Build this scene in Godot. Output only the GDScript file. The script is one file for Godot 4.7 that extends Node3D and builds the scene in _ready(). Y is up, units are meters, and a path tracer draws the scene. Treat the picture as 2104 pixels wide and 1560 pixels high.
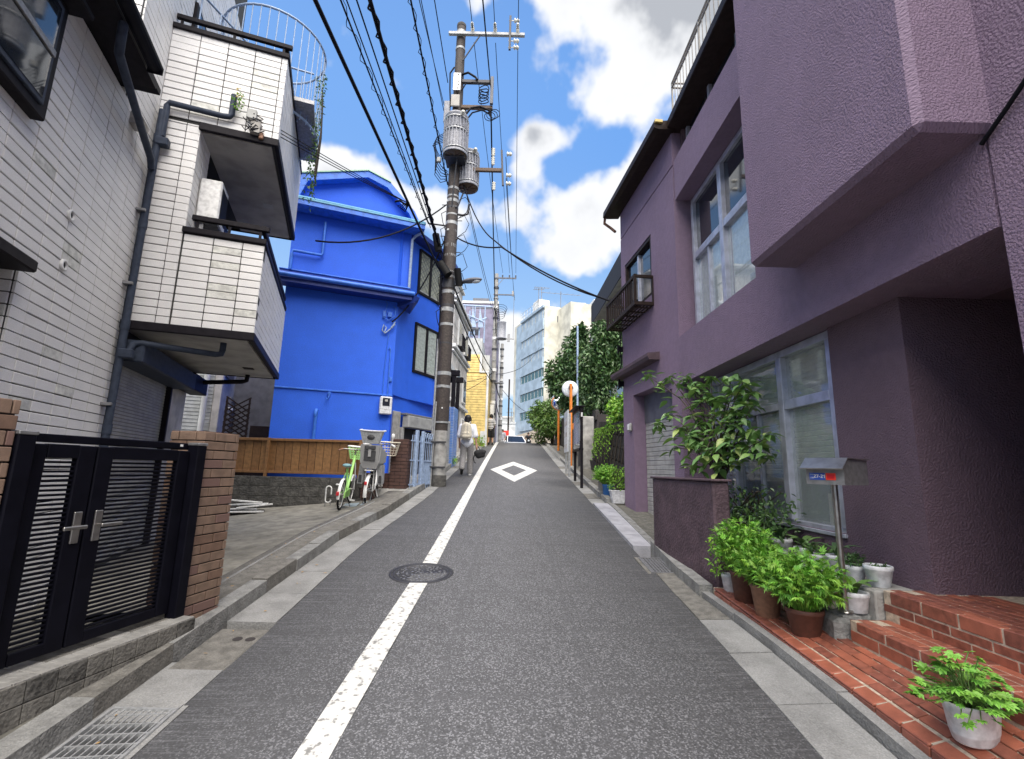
extends Node3D

const SLOPE := 0.11
const CREST := -30.5
var M := {}
var T := {}
var rng := RandomNumberGenerator.new()


# ---------------------------------------------------------------- mesh building
class MB:
	var st := SurfaceTool.new()
	var n := 0

	func _init():
		st.begin(Mesh.PRIMITIVE_TRIANGLES)
		st.set_smooth_group(-1)

	func tri(a: Vector3, b: Vector3, c: Vector3):  # a, b, c counter-clockwise from outside
		st.add_vertex(a)
		st.add_vertex(c)
		st.add_vertex(b)
		n += 1

	func quad(a: Vector3, b: Vector3, c: Vector3, d: Vector3):
		tri(a, b, c)
		tri(a, c, d)

	func hexa(p: Array):  # four bottom corners counter-clockwise from above, then the four above them
		quad(p[3], p[2], p[1], p[0])
		quad(p[4], p[5], p[6], p[7])
		for i in 4:
			var j := (i + 1) % 4
			quad(p[i], p[j], p[j + 4], p[i + 4])

	func box(c: Vector3, s: Vector3, b := Basis()):
		var h := s * 0.5
		var p := []
		for y in [-h.y, h.y]:
			for q in [Vector2(-h.x, h.z), Vector2(h.x, h.z), Vector2(h.x, -h.z), Vector2(-h.x, -h.z)]:
				p.append(c + b * Vector3(q.x, y, q.y))
		hexa(p)

	func span(a: Vector3, b: Vector3):  # box between two opposite corners
		box((a + b) * 0.5, (b - a).abs())

	func cbox(c: Vector3, s: Vector3, ch: float, b := Basis()):  # box with chamfered edges
		var h := s * 0.5
		var e := minf(ch, minf(h.x, minf(h.y, h.z)) * 0.9)
		var f := func(x, y, z): return c + b * Vector3(x, y, z)
		for sx in [-1.0, 1.0]:
			quad4(sx > 0, f.call(sx * h.x, -h.y + e, h.z - e), f.call(sx * h.x, -h.y + e, -h.z + e), f.call(sx * h.x, h.y - e, -h.z + e), f.call(sx * h.x, h.y - e, h.z - e))
			quad4(sx > 0, f.call(-h.x + e, sx * h.y, h.z - e), f.call(h.x - e, sx * h.y, h.z - e), f.call(h.x - e, sx * h.y, -h.z + e), f.call(-h.x + e, sx * h.y, -h.z + e))
			quad4(sx > 0, f.call(-h.x + e, -h.y + e, sx * h.z), f.call(h.x - e, -h.y + e, sx * h.z), f.call(h.x - e, h.y - e, sx * h.z), f.call(-h.x + e, h.y - e, sx * h.z))
			for sy in [-1.0, 1.0]:
				quad4(sx * sy > 0, f.call(sx * h.x, sy * (h.y - e), h.z - e), f.call(sx * h.x, sy * (h.y - e), -h.z + e), f.call(sx * (h.x - e), sy * h.y, -h.z + e), f.call(sx * (h.x - e), sy * h.y, h.z - e))
				quad4(sx * sy > 0, f.call(sx * (h.x - e), -h.y + e, sy * h.z), f.call(sx * h.x, -h.y + e, sy * (h.z - e)), f.call(sx * h.x, h.y - e, sy * (h.z - e)), f.call(sx * (h.x - e), h.y - e, sy * h.z))
				quad4(sx * sy > 0, f.call(-h.x + e, sx * (h.y - e), sy * h.z), f.call(h.x - e, sx * (h.y - e), sy * h.z), f.call(h.x - e, sx * h.y, sy * (h.z - e)), f.call(-h.x + e, sx * h.y, sy * (h.z - e)))
				for sz in [-1.0, 1.0]:
					var p: Vector3 = f.call(sx * h.x, sy * (h.y - e), sz * (h.z - e))
					var q: Vector3 = f.call(sx * (h.x - e), sy * h.y, sz * (h.z - e))
					var r: Vector3 = f.call(sx * (h.x - e), sy * (h.y - e), sz * h.z)
					if sx * sy * sz > 0:
						tri(p, q, r)
					else:
						tri(p, r, q)

	func quad4(same: bool, a, b, c, d):
		if same:
			quad(a, b, c, d)
		else:
			quad(d, c, b, a)

	func ring(c: Vector3, b: Basis, r: float, k: int) -> PackedVector3Array:
		var o := PackedVector3Array()
		for i in k:
			var a := TAU * i / k
			o.append(c + b.x * cos(a) * r + b.z * sin(a) * r)
		return o

	func skin(a: PackedVector3Array, b: PackedVector3Array):
		for i in a.size():
			var j := (i + 1) % a.size()
			quad(a[j], a[i], b[i], b[j])

	func cap(a: PackedVector3Array, up: bool):
		st.set_smooth_group(-1)
		for i in range(1, a.size() - 1):
			if up:
				tri(a[0], a[i + 1], a[i])
			else:
				tri(a[0], a[i], a[i + 1])

	func along(d: Vector3) -> Basis:
		var y := d.normalized()
		var x := y.cross(Vector3.UP if absf(y.y) < 0.9 else Vector3.RIGHT).normalized()
		return Basis(x, y, x.cross(y))

	func bar(p: Vector3, q: Vector3, r: float, k := 8, r2 := -1.0, caps := true):
		var b := along(q - p)
		var u := ring(p, b, r, k)
		var v := ring(q, b, r if r2 < 0 else r2, k)
		st.set_smooth_group(0)
		skin(u, v)
		if caps:
			cap(u, false)
			cap(v, true)
		st.set_smooth_group(-1)

	func tube(pts: Array, r: float, k := 6, r2 := -1.0):
		var last := PackedVector3Array()
		var x := Vector3.ZERO
		for i in pts.size():
			var d: Vector3 = (pts[mini(i + 1, pts.size() - 1)] - pts[maxi(i - 1, 0)]).normalized()
			if i == 0:
				x = along(d).x
			else:
				x = (x - d * x.dot(d)).normalized()
			var rr := r if r2 < 0 else lerpf(r, r2, float(i) / (pts.size() - 1))
			var o := ring(pts[i], Basis(x, d, x.cross(d)), rr, k)
			if i:
				st.set_smooth_group(0)
				skin(last, o)
			else:
				cap(o, false)
			last = o
		cap(last, true)
		st.set_smooth_group(-1)

	func lathe(c: Vector3, prof: Array, k := 24, b := Basis(), sharp := false):  # profile of Vector2(radius, height)
		var last := PackedVector3Array()
		for i in prof.size():
			var o := ring(c + b.y * prof[i].y, b, maxf(prof[i].x, 0.0005), k)
			if i:
				st.set_smooth_group(-1 if sharp else 0)
				skin(last, o)
			last = o
		st.set_smooth_group(-1)

	func prism(poly: PackedVector2Array, x: Transform3D, depth: float):  # polygon in x, y of the transform, extruded along its +z
		var ccw := not Geometry2D.is_polygon_clockwise(poly)
		var p := poly.duplicate()
		if not ccw:
			p.reverse()
		var idx := Geometry2D.triangulate_polygon(p)
		for i in range(0, idx.size(), 3):
			var q := [p[idx[i]], p[idx[i + 1]], p[idx[i + 2]]]
			if (q[1] - q[0]).cross(q[2] - q[0]) < 0:
				q = [q[0], q[2], q[1]]
			tri(x * Vector3(q[0].x, q[0].y, depth), x * Vector3(q[1].x, q[1].y, depth), x * Vector3(q[2].x, q[2].y, depth))
			tri(x * Vector3(q[0].x, q[0].y, 0), x * Vector3(q[2].x, q[2].y, 0), x * Vector3(q[1].x, q[1].y, 0))
		for i in p.size():
			var a := p[i]
			var b := p[(i + 1) % p.size()]
			quad(x * Vector3(a.x, a.y, 0), x * Vector3(b.x, b.y, 0), x * Vector3(b.x, b.y, depth), x * Vector3(a.x, a.y, depth))

	func ball(c: Vector3, r: Vector3, k := 10, b := Basis()):
		var last := PackedVector3Array()
		st.set_smooth_group(0)
		for i in k + 1:
			var a := -PI / 2 + PI * i / k
			var o := PackedVector3Array()
			for j in k * 2:
				var t := TAU * j / (k * 2)
				o.append(c + b * (Vector3(cos(a) * cos(t), sin(a), cos(a) * sin(t)) * r))
			if i:
				skin(last, o)
			last = o
		st.set_smooth_group(-1)

	func mesh() -> ArrayMesh:
		st.generate_normals()
		return st.commit()


# ---------------------------------------------------------------- nodes
func part(called: String, mesh, m, parent: Node, at := Vector3.ZERO, turn := Basis()) -> MeshInstance3D:
	var o := MeshInstance3D.new()
	o.name = called
	o.mesh = mesh.mesh() if mesh is MB else mesh
	o.material_override = M[m] if m is String else m
	o.transform = Transform3D(turn, at)
	parent.add_child(o, true)
	return o


func tag(o: Node, label: String, category := "", group := "", kind := "") -> Node:
	if label:
		o.set_meta("label", label)
	if category:
		o.set_meta("category", category)
	if group:
		o.set_meta("group", group)
	if kind:
		o.set_meta("kind", kind)
	return o


func thing(called: String, label: String, category: String, at := Vector3.ZERO, deg := 0.0, group := "") -> Node3D:
	var o := Node3D.new()
	o.name = called
	o.position = at
	o.rotation.y = deg_to_rad(deg)
	add_child(o, true)
	tag(o, label, category, group)
	return o


func dup(o: Node3D, label: String, at: Vector3, deg := 0.0) -> Node3D:
	var c: Node3D = o.duplicate()
	c.name = String(o.name).rstrip("0123456789")
	add_child(c, true)
	c.position = at
	c.rotation.y = deg_to_rad(deg)
	c.set_meta("label", label)
	return c


func ground_piece(called: String, mesh, m, label := "") -> MeshInstance3D:
	var o := part(called, mesh, m, self)
	tag(o, label, "", "", "structure")
	return o


func B(s: Vector3, ch := 0.0, c := Vector3.ZERO) -> MB:
	var b := MB.new()
	if ch > 0:
		b.cbox(c, s, ch)
	else:
		b.box(c, s)
	return b


func S(a: Vector3, b: Vector3, ch := 0.0) -> MB:
	return B((b - a).abs(), ch, (a + b) * 0.5)


func V(x: float, y: float, z: float) -> Vector3:
	return Vector3(x, y, z)


func gy(z: float) -> float:  # height of the road surface: up to the crest, then gently down
	if z > CREST + 2.5:
		return -SLOPE * z
	var t := clampf((CREST + 2.5 - z) / 5.0, 0.0, 1.0)
	var y := -SLOPE * (CREST + 2.5) + 5.0 * (SLOPE * t - (SLOPE + 0.04) * 0.5 * t * t)
	return y - 0.04 * clampf(CREST - 2.5 - z, 0.0, 25.0)


func apron_y(x: float, z: float) -> float:
	return 0.46 + 0.0979 * x - 0.0792 * z


# ---------------------------------------------------------------- materials
func ramp(a: Array) -> Gradient:  # [offset, linear value or Color, ...]
	var g := Gradient.new()
	var os := PackedFloat32Array()
	var cs := PackedColorArray()
	for i in range(0, a.size(), 2):
		os.append(a[i])
		var c: Color = a[i + 1] if a[i + 1] is Color else Color(a[i + 1], a[i + 1], a[i + 1])
		cs.append(c.linear_to_srgb())
	g.offsets = os
	g.colors = cs
	return g


func noise(key: String, kind: int, freq: float, oct: int, grad: Array, size := 512, bump := 0.0, warp := 0.0) -> void:
	var f := FastNoiseLite.new()
	f.seed = key.hash() % 10000
	f.noise_type = kind
	f.frequency = freq
	f.fractal_octaves = oct
	if oct < 2:
		f.fractal_type = FastNoiseLite.FRACTAL_NONE
	if kind == FastNoiseLite.TYPE_CELLULAR:
		f.cellular_return_type = FastNoiseLite.RETURN_CELL_VALUE if bump == 0.0 else FastNoiseLite.RETURN_DISTANCE
	if warp > 0:
		f.domain_warp_enabled = true
		f.domain_warp_amplitude = warp
		f.domain_warp_frequency = freq * 0.7
	var t := NoiseTexture2D.new()
	t.width = size
	t.height = size
	t.seamless = true
	t.seamless_blend_skirt = 0.15
	t.noise = f
	if bump > 0:
		t.as_normal_map = true
		t.bump_strength = bump
	elif grad:
		t.color_ramp = ramp(grad)
	T[key] = t


func mat(key: String, c: Color, rough := 0.8, o := {}) -> StandardMaterial3D:
	var m := StandardMaterial3D.new()
	m.resource_name = key
	m.albedo_color = c.linear_to_srgb()
	m.roughness = rough
	m.metallic = o.get("metal", 0.0)
	m.metallic_specular = o.get("spec", 0.5)
	if o.has("tex"):
		m.albedo_texture = T[o.tex]
	if o.has("nor"):
		m.normal_enabled = true
		m.normal_texture = T[o.nor]
		m.normal_scale = o.get("ns", 1.0)
	if o.has("hmap"):
		m.heightmap_enabled = true
		m.heightmap_texture = T[o.hmap]
		m.heightmap_scale = o.get("hs", 1.0)
	if o.has("tex") or o.has("nor") or o.has("hmap"):
		m.uv1_triplanar = true
		m.uv1_world_triplanar = o.get("world", true)
		m.uv1_triplanar_sharpness = 6.0
		m.uv1_scale = Vector3.ONE * o.get("sc", 1.0) * o.get("str", Vector3.ONE)
	if o.has("tex2"):
		m.detail_enabled = true
		m.detail_albedo = T[o.tex2]
		m.detail_blend_mode = BaseMaterial3D.BLEND_MODE_MUL
		m.detail_uv_layer = BaseMaterial3D.DETAIL_UV_2
		m.uv2_triplanar = true
		m.uv2_world_triplanar = true
		m.uv2_scale = Vector3.ONE * o.get("sc2", 0.3) * o.get("str2", Vector3.ONE)
	if o.has("back"):
		m.backlight_enabled = true
		m.backlight = o.back.linear_to_srgb()
	if o.get("vc", false):
		m.vertex_color_use_as_albedo = true
	if o.get("two", false):
		m.cull_mode = BaseMaterial3D.CULL_DISABLED
	M[key] = m
	return m


func make_materials() -> void:
	var SX := FastNoiseLite.TYPE_SIMPLEX_SMOOTH
	var CE := FastNoiseLite.TYPE_CELLULAR
	noise("speck", CE, 0.115, 1, [0.0, 0.30, 0.5, 0.42, 0.76, 0.55, 0.86, 0.9, 0.95, 1.6], 1024)
	noise("speck_fine", CE, 0.2, 1, [0.0, 0.72, 0.6, 0.86, 1.0, 1.0], 512)
	noise("mottle", SX, 0.012, 5, [0.2, 0.72, 0.5, 0.88, 0.8, 1.0], 512)
	noise("soft", SX, 0.012, 5, [0.2, 0.90, 0.8, 1.0], 512)
	noise("stain", SX, 0.006, 5, [0.2, 0.62, 0.5, 0.82, 0.8, 1.0], 512)
	noise("blotch", SX, 0.02, 5, [0.2, 0.58, 0.5, 0.8, 0.8, 1.0], 512)
	noise("worn", SX, 0.03, 6, [0.0, 0.3, 0.24, 0.42, 0.30, 0.86, 0.6, 1.0], 512)
	noise("grain", SX, 0.08, 4, [0.2, 0.88, 0.8, 1.0], 512)
	noise("fine_n", SX, 0.12, 4, [], 512, 3.0)
	noise("rough_n", SX, 0.05, 5, [], 512, 6.0)
	noise("pebble_n", CE, 0.09, 1, [], 512, 5.0)
	noise("stucco_n", SX, 0.035, 2, [], 1024, 14.0, 22.0)
	noise("leaf_t", SX, 0.01, 3, [0.2, 0.55, 0.8, 1.0], 256)
	mat("asphalt", Color(0.225, 0.228, 0.245), 0.9, {"tex": "speck", "sc": 1.15, "nor": "pebble_n", "ns": 0.5, "tex2": "soft", "sc2": 0.35})
	mat("paint_line", Color(0.66, 0.66, 0.64), 0.8, {"tex": "worn", "sc": 0.9, "nor": "fine_n", "ns": 0.4, "tex2": "grain", "sc2": 3.0})
	mat("slab", Color(0.31, 0.31, 0.305), 0.9, {"tex": "speck_fine", "sc": 1.6, "nor": "rough_n", "ns": 0.5, "tex2": "mottle", "sc2": 0.5})
	mat("slab_dark", Color(0.22, 0.21, 0.19), 0.9, {"tex": "speck_fine", "sc": 1.4, "nor": "rough_n", "ns": 0.6, "tex2": "blotch", "sc2": 0.8})
	mat("kerb", Color(0.31, 0.31, 0.30), 0.9, {"tex": "speck_fine", "sc": 1.6, "nor": "rough_n", "ns": 0.7, "tex2": "blotch", "sc2": 0.6})
	mat("ramp_plate", Color(0.40, 0.40, 0.44), 0.8, {"tex": "grain", "sc": 1.0, "tex2": "mottle", "sc2": 0.6})
	mat("pavement", Color(0.19, 0.182, 0.155), 0.92, {"tex": "blotch", "sc": 0.7, "nor": "rough_n", "ns": 0.7, "tex2": "mottle", "sc2": 2.0})
	mat("apron", Color(0.26, 0.248, 0.215), 0.92, {"tex": "stain", "sc": 0.22, "nor": "rough_n", "ns": 0.4, "tex2": "blotch", "sc2": 0.35})
	mat("earth", Color(0.12, 0.11, 0.09), 0.95, {"tex": "blotch", "sc": 0.2})
	mat("concrete", Color(0.40, 0.39, 0.37), 0.9, {"tex": "mottle", "sc": 0.8, "nor": "rough_n", "ns": 0.4, "tex2": "stain", "sc2": 0.6})
	mat("concrete_dark", Color(0.13, 0.125, 0.115), 0.92, {"tex": "blotch", "sc": 0.7, "nor": "rough_n", "ns": 0.8, "tex2": "stain", "sc2": 1.1})
	mat("wall_tile", Color(0.82, 0.81, 0.80), 0.55, {"tex": "grain", "sc": 2.0, "nor": "fine_n", "ns": 0.35, "tex2": "soft", "sc2": 0.5})
	mat("wall_tile_b", Color(0.79, 0.78, 0.77), 0.55, {"tex": "grain", "sc": 2.0, "nor": "fine_n", "ns": 0.35, "tex2": "soft", "sc2": 0.6})
	mat("wall_tile_dirty", Color(0.80, 0.80, 0.75), 0.6, {"tex": "mottle", "sc": 1.2, "nor": "fine_n", "ns": 0.4, "tex2": "mottle", "sc2": 2.0})
	mat("grout", Color(0.05, 0.05, 0.048), 0.95)
	mat("soffit", Color(0.42, 0.40, 0.37), 0.8, {"tex": "mottle", "sc": 0.4})
	mat("navy_metal", Color(0.006, 0.006, 0.011), 0.45, {"tex": "mottle", "sc": 1.0, "spec": 0.2})
	mat("black_trim", Color(0.018, 0.016, 0.02), 0.5, {"tex": "mottle", "sc": 2.0, "spec": 0.2})
	mat("pipe_blue", Color(0.05, 0.062, 0.09), 0.45, {"tex": "mottle", "sc": 2.0, "spec": 0.2})
	mat("slab_blue", Color(0.30, 0.36, 0.40), 0.7, {"tex": "mottle", "sc": 2.0})
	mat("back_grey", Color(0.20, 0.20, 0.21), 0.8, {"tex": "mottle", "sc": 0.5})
	mat("shutter_dark", Color(0.12, 0.125, 0.15), 0.5, {"tex": "mottle", "sc": 0.7})
	mat("shutter_grey", Color(0.40, 0.40, 0.39), 0.5, {"tex": "mottle", "sc": 0.7})
	mat("brick_tan", Color(0.27, 0.18, 0.13), 0.75, {"tex": "grain", "sc": 3.0, "nor": "fine_n", "ns": 0.3, "tex2": "mottle", "sc2": 1.5})
	mat("brick_tan_b", Color(0.22, 0.135, 0.095), 0.75, {"tex": "grain", "sc": 3.0, "nor": "fine_n", "ns": 0.3, "tex2": "mottle", "sc2": 1.5})
	mat("brick_tan_c", Color(0.20, 0.12, 0.10), 0.75, {"tex": "grain", "sc": 3.0, "nor": "fine_n", "ns": 0.3})
	mat("mortar_dark", Color(0.035, 0.03, 0.03), 0.95)
	mat("brick_dark", Color(0.10, 0.048, 0.038), 0.7, {"tex": "grain", "sc": 3.0, "nor": "fine_n", "ns": 0.3, "tex2": "mottle", "sc2": 2.0})
	mat("brick_dark_b", Color(0.075, 0.036, 0.032), 0.7, {"tex": "grain", "sc": 3.0, "nor": "fine_n", "ns": 0.3})
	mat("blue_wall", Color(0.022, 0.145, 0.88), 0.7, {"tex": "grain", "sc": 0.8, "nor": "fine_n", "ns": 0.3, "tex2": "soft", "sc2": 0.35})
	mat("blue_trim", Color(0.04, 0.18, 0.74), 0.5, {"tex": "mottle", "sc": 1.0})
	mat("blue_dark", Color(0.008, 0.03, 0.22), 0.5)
	mat("roof_teal", Color(0.10, 0.34, 0.52), 0.45, {"tex": "mottle", "sc": 0.8})
	mat("roof_pale", Color(0.32, 0.50, 0.36), 0.5)
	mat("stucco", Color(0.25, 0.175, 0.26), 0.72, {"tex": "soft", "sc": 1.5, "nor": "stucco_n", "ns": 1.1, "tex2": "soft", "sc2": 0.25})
	mat("stucco_shaded", Color(0.155, 0.102, 0.138), 0.72, {"tex": "soft", "sc": 1.5, "nor": "stucco_n", "ns": 0.8, "tex2": "soft", "sc2": 0.25})  # same stucco, with the shade below the overhang darkened into its colour
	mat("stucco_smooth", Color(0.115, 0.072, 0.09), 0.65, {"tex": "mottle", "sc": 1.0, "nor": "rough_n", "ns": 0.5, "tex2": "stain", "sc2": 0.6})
	mat("aluminium", Color(0.50, 0.52, 0.62), 0.35, {"metal": 0.35, "tex": "mottle", "sc": 1.0})
	mat("steel", Color(0.42, 0.40, 0.38), 0.28, {"metal": 0.9, "tex": "mottle", "sc": 2.0})
	mat("steel_dull", Color(0.30, 0.30, 0.31), 0.5, {"metal": 0.6, "tex": "mottle", "sc": 3.0})
	mat("brown_metal", Color(0.035, 0.025, 0.022), 0.5, {"tex": "mottle", "sc": 1.5, "spec": 0.2})
	mat("blind", Color(0.34, 0.35, 0.28), 0.7, {"tex": "mottle", "sc": 1.2})
	mat("dark_room", Color(0.02, 0.02, 0.025), 0.9)
	mat("tile_red", Color(0.34, 0.115, 0.075), 0.45, {"tex": "grain", "sc": 3.0, "nor": "fine_n", "ns": 0.25, "tex2": "blotch", "sc2": 1.6})
	mat("tile_red_b", Color(0.28, 0.095, 0.065), 0.45, {"tex": "grain", "sc": 3.0, "nor": "fine_n", "ns": 0.25, "tex2": "blotch", "sc2": 1.6})
	mat("tile_red_c", Color(0.40, 0.13, 0.08), 0.42, {"tex": "grain", "sc": 3.0, "nor": "fine_n", "ns": 0.25, "tex2": "mottle", "sc2": 1.6})
	mat("mortar_pale", Color(0.55, 0.46, 0.36), 0.9, {"tex": "blotch", "sc": 2.0})
	mat("white_pot", Color(0.72, 0.73, 0.76), 0.45, {"tex": "mottle", "sc": 3.0})
	mat("brown_pot", Color(0.115, 0.045, 0.03), 0.6, {"tex": "mottle", "sc": 4.0})
	mat("tan_pot", Color(0.30, 0.155, 0.095), 0.65, {"tex": "mottle", "sc": 4.0})
	mat("soil", Color(0.03, 0.022, 0.017), 0.95, {"tex": "blotch", "sc": 6.0})
	mat("fern", Color(0.23, 0.45, 0.06), 0.55, {"vc": true, "two": true, "back": Color(0.06, 0.13, 0.015)})
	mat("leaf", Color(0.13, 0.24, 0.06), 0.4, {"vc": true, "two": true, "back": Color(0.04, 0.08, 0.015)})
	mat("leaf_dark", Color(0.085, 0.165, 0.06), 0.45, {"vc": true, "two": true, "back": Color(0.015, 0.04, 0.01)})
	mat("leaf_bright", Color(0.24, 0.46, 0.05), 0.5, {"vc": true, "two": true, "back": Color(0.08, 0.16, 0.02)})
	mat("bark", Color(0.07, 0.055, 0.04), 0.9, {"tex": "blotch", "sc": 4.0})
	mat("fence_brown", Color(0.30, 0.155, 0.06), 0.6, {"tex": "mottle", "sc": 2.0})
	mat("fence_brown_b", Color(0.25, 0.125, 0.048), 0.6, {"tex": "mottle", "sc": 2.0})
	mat("white_paint", Color(0.78, 0.78, 0.77), 0.5, {"tex": "mottle", "sc": 2.0})
	mat("black_plastic", Color(0.012, 0.012, 0.013), 0.5, {"spec": 0.2})
	mat("rubber", Color(0.015, 0.015, 0.016), 0.85, {"spec": 0.2})
	mat("cable", Color(0.010, 0.010, 0.014), 0.6, {"spec": 0.2})
	mat("pole_concrete", Color(0.42, 0.41, 0.39), 0.85, {"tex": "mottle", "sc": 1.2, "nor": "fine_n", "ns": 0.4, "tex2": "stain", "sc2": 0.7})
	mat("pole_sleeve", Color(0.065, 0.05, 0.045), 0.7, {"tex": "blotch", "sc": 1.4, "nor": "fine_n", "ns": 0.3, "tex2": "mottle", "sc2": 3.0})
	mat("transformer", Color(0.36, 0.37, 0.42), 0.55, {"tex": "mottle", "sc": 1.5, "tex2": "blotch", "sc2": 2.5})
	mat("rust", Color(0.16, 0.11, 0.08), 0.8, {"tex": "blotch", "sc": 3.0})
	mat("galv", Color(0.36, 0.37, 0.38), 0.5, {"metal": 0.15, "tex": "mottle", "sc": 2.0})
	mat("porcelain", Color(0.70, 0.69, 0.62), 0.3)
	mat("gate_blue", Color(0.36, 0.47, 0.66), 0.5, {"tex": "mottle", "sc": 2.0})
	mat("cream_wall", Color(0.66, 0.63, 0.60), 0.8, {"tex": "mottle", "sc": 0.6, "tex2": "stain", "sc2": 0.3})
	mat("yellow_siding", Color(0.76, 0.57, 0.20), 0.6, {"tex": "mottle", "sc": 0.6})
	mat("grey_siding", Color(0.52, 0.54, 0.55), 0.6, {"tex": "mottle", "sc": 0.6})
	mat("mauve_wall", Color(0.25, 0.23, 0.32), 0.8, {"tex": "mottle", "sc": 0.4})
	mat("office_blue", Color(0.42, 0.52, 0.62), 0.4, {"tex": "mottle", "sc": 0.1})
	mat("office_cream", Color(0.68, 0.66, 0.57), 0.8, {"tex": "mottle", "sc": 0.1})
	mat("white_wall", Color(0.74, 0.75, 0.75), 0.8, {"tex": "mottle", "sc": 0.15})
	mat("beige_wall", Color(0.38, 0.33, 0.27), 0.9, {"tex": "mottle", "sc": 0.3})
	mat("orange_pole", Color(0.72, 0.22, 0.03), 0.45, {"tex": "mottle", "sc": 2.0})
	mat("mirror", Color(0.85, 0.87, 0.9), 0.04, {"metal": 1.0})
	mat("mirror_back", Color(0.66, 0.70, 0.74), 0.4, {"tex": "mottle", "sc": 3.0})
	mat("skin", Color(0.50, 0.29, 0.20), 0.6)
	mat("hair", Color(0.010, 0.008, 0.008), 0.5)
	mat("shirt_white", Color(0.72, 0.74, 0.80), 0.85)
	mat("trousers_grey", Color(0.30, 0.29, 0.29), 0.85, {"tex": "blotch", "sc": 3.5})
	mat("cloth_black", Color(0.012, 0.012, 0.014), 0.85)
	mat("bag_cream", Color(0.62, 0.57, 0.46), 0.85, {"tex": "mottle", "sc": 6.0})
	mat("bike_green", Color(0.42, 0.80, 0.22), 0.35)
	mat("bike_white", Color(0.80, 0.80, 0.78), 0.3)
	mat("basket_green", Color(0.42, 0.72, 0.28), 0.5)
	mat("basket_cream", Color(0.60, 0.55, 0.44), 0.6)
	mat("saddle_teal", Color(0.20, 0.36, 0.38), 0.5)
	mat("seat_grey", Color(0.34, 0.34, 0.34), 0.5)
	mat("seat_dark", Color(0.05, 0.05, 0.055), 0.6)
	mat("red_plastic", Color(0.55, 0.02, 0.03), 0.3)
	mat("sticker_red", Color(0.80, 0.05, 0.03), 0.4)
	mat("sticker_blue", Color(0.03, 0.09, 0.42), 0.4)
	mat("iron", Color(0.06, 0.06, 0.068), 0.55, {"metal": 0.3, "tex": "blotch", "sc": 3.0})
	mat("grate_steel", Color(0.52, 0.53, 0.54), 0.4, {"metal": 0.5, "tex": "mottle", "sc": 4.0})
	mat("rock", Color(0.55, 0.53, 0.46), 0.85, {"tex": "blotch", "sc": 5.0, "nor": "rough_n", "ns": 0.8})
	mat("granite", Color(0.33, 0.33, 0.32), 0.75, {"tex": "blotch", "sc": 2.5, "nor": "rough_n", "ns": 1.0, "tex2": "grain", "sc2": 6.0})
	mat("tile_blue", Color(0.14, 0.28, 0.66), 0.3, {"tex": "mottle", "sc": 1.0})
	mat("tile_blue_b", Color(0.20, 0.34, 0.70), 0.3, {"tex": "mottle", "sc": 1.0})
	mat("blue_plastic", Color(0.03, 0.14, 0.42), 0.5)
	mat("retain", Color(0.075, 0.07, 0.068), 0.92, {"tex": "blotch", "sc": 1.5, "nor": "rough_n", "ns": 0.8, "tex2": "stain", "sc2": 0.6})
	mat("car_white", Color(0.80, 0.80, 0.82), 0.2)
	mat("frost", Color(0.45, 0.50, 0.46), 0.35, {"tex": "mottle", "sc": 2.0})
	var g := mat("glass", Color(0.75, 0.85, 0.88), 0.03, {"spec": 0.6})
	g.transparency = BaseMaterial3D.TRANSPARENCY_ALPHA
	g.albedo_color.a = 0.16
	mat("glass_dark", Color(0.015, 0.02, 0.028), 0.04, {"spec": 0.8})
	mat("glass_green", Color(0.03, 0.09, 0.085), 0.05, {"spec": 0.8})


# ---------------------------------------------------------------- camera, sky, sun
func cloud_at(az: float, el: float, d: Vector3, n1: FastNoiseLite, n2: FastNoiseLite) -> Vector2:
	var blobs := [
		[19.0, 47.5, 11.5, 6.2, 1.5], [30.0, 43.0, 10.0, 9.0, 1.4], [14.0, 40.5, 4.2, 2.6, 0.9], [4.5, 50.5, 6.0, 2.2, 0.9],
		[3.5, 36.8, 4.2, 1.7, 0.95], [11.0, 29.0, 7.0, 4.2, 1.15], [16.5, 30.5, 3.2, 5.5, 0.95], [-0.5, 29.5, 5.5, 3.0, 0.62], [7.0, 24.0, 5.0, 3.0, 0.60], [1.0, 34.0, 3.0, 1.2, 0.4],
		[-22.5, 31.2, 4.0, 2.6, 1.3], [-14.0, 30.0, 6.0, 2.0, 0.72], [-6.0, 48.5, 2.8, 2.2, 0.62], [-1.0, 13.0, 8.0, 5.0, 1.3], [6.0, 18.0, 7.0, 2.4, 0.42], [-9.0, 27.5, 5.0, 2.2, 0.5],
	]
	var v := n1.get_noise_3dv(d * 100.0)
	var s := -0.42
	for b in blobs:
		var p: float = (az - b[0]) / b[2]
		var q: float = (el - b[1]) / b[3]
		var r := p * p + q * q
		if r < 7.0:
			s += b[4] * exp(-r)
	# outside the frame the same broken clouds go on
	var away := smoothstep(38.0, 60.0, absf(az)) + smoothstep(56.0, 72.0, el)
	s += clampf(away, 0.0, 1.0) * (0.34 + 0.5 * n2.get_noise_3dv(d * 38.0))
	var e := s + v * 0.62
	var thick := n2.get_noise_3dv(d * 70.0 + Vector3(40, 0, 0))
	return Vector2(pow(smoothstep(-0.12, 0.26, e), 0.8), clampf(e * 0.62 + thick * 0.5 + v * 0.35 - 0.05, 0.0, 1.0))


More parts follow.
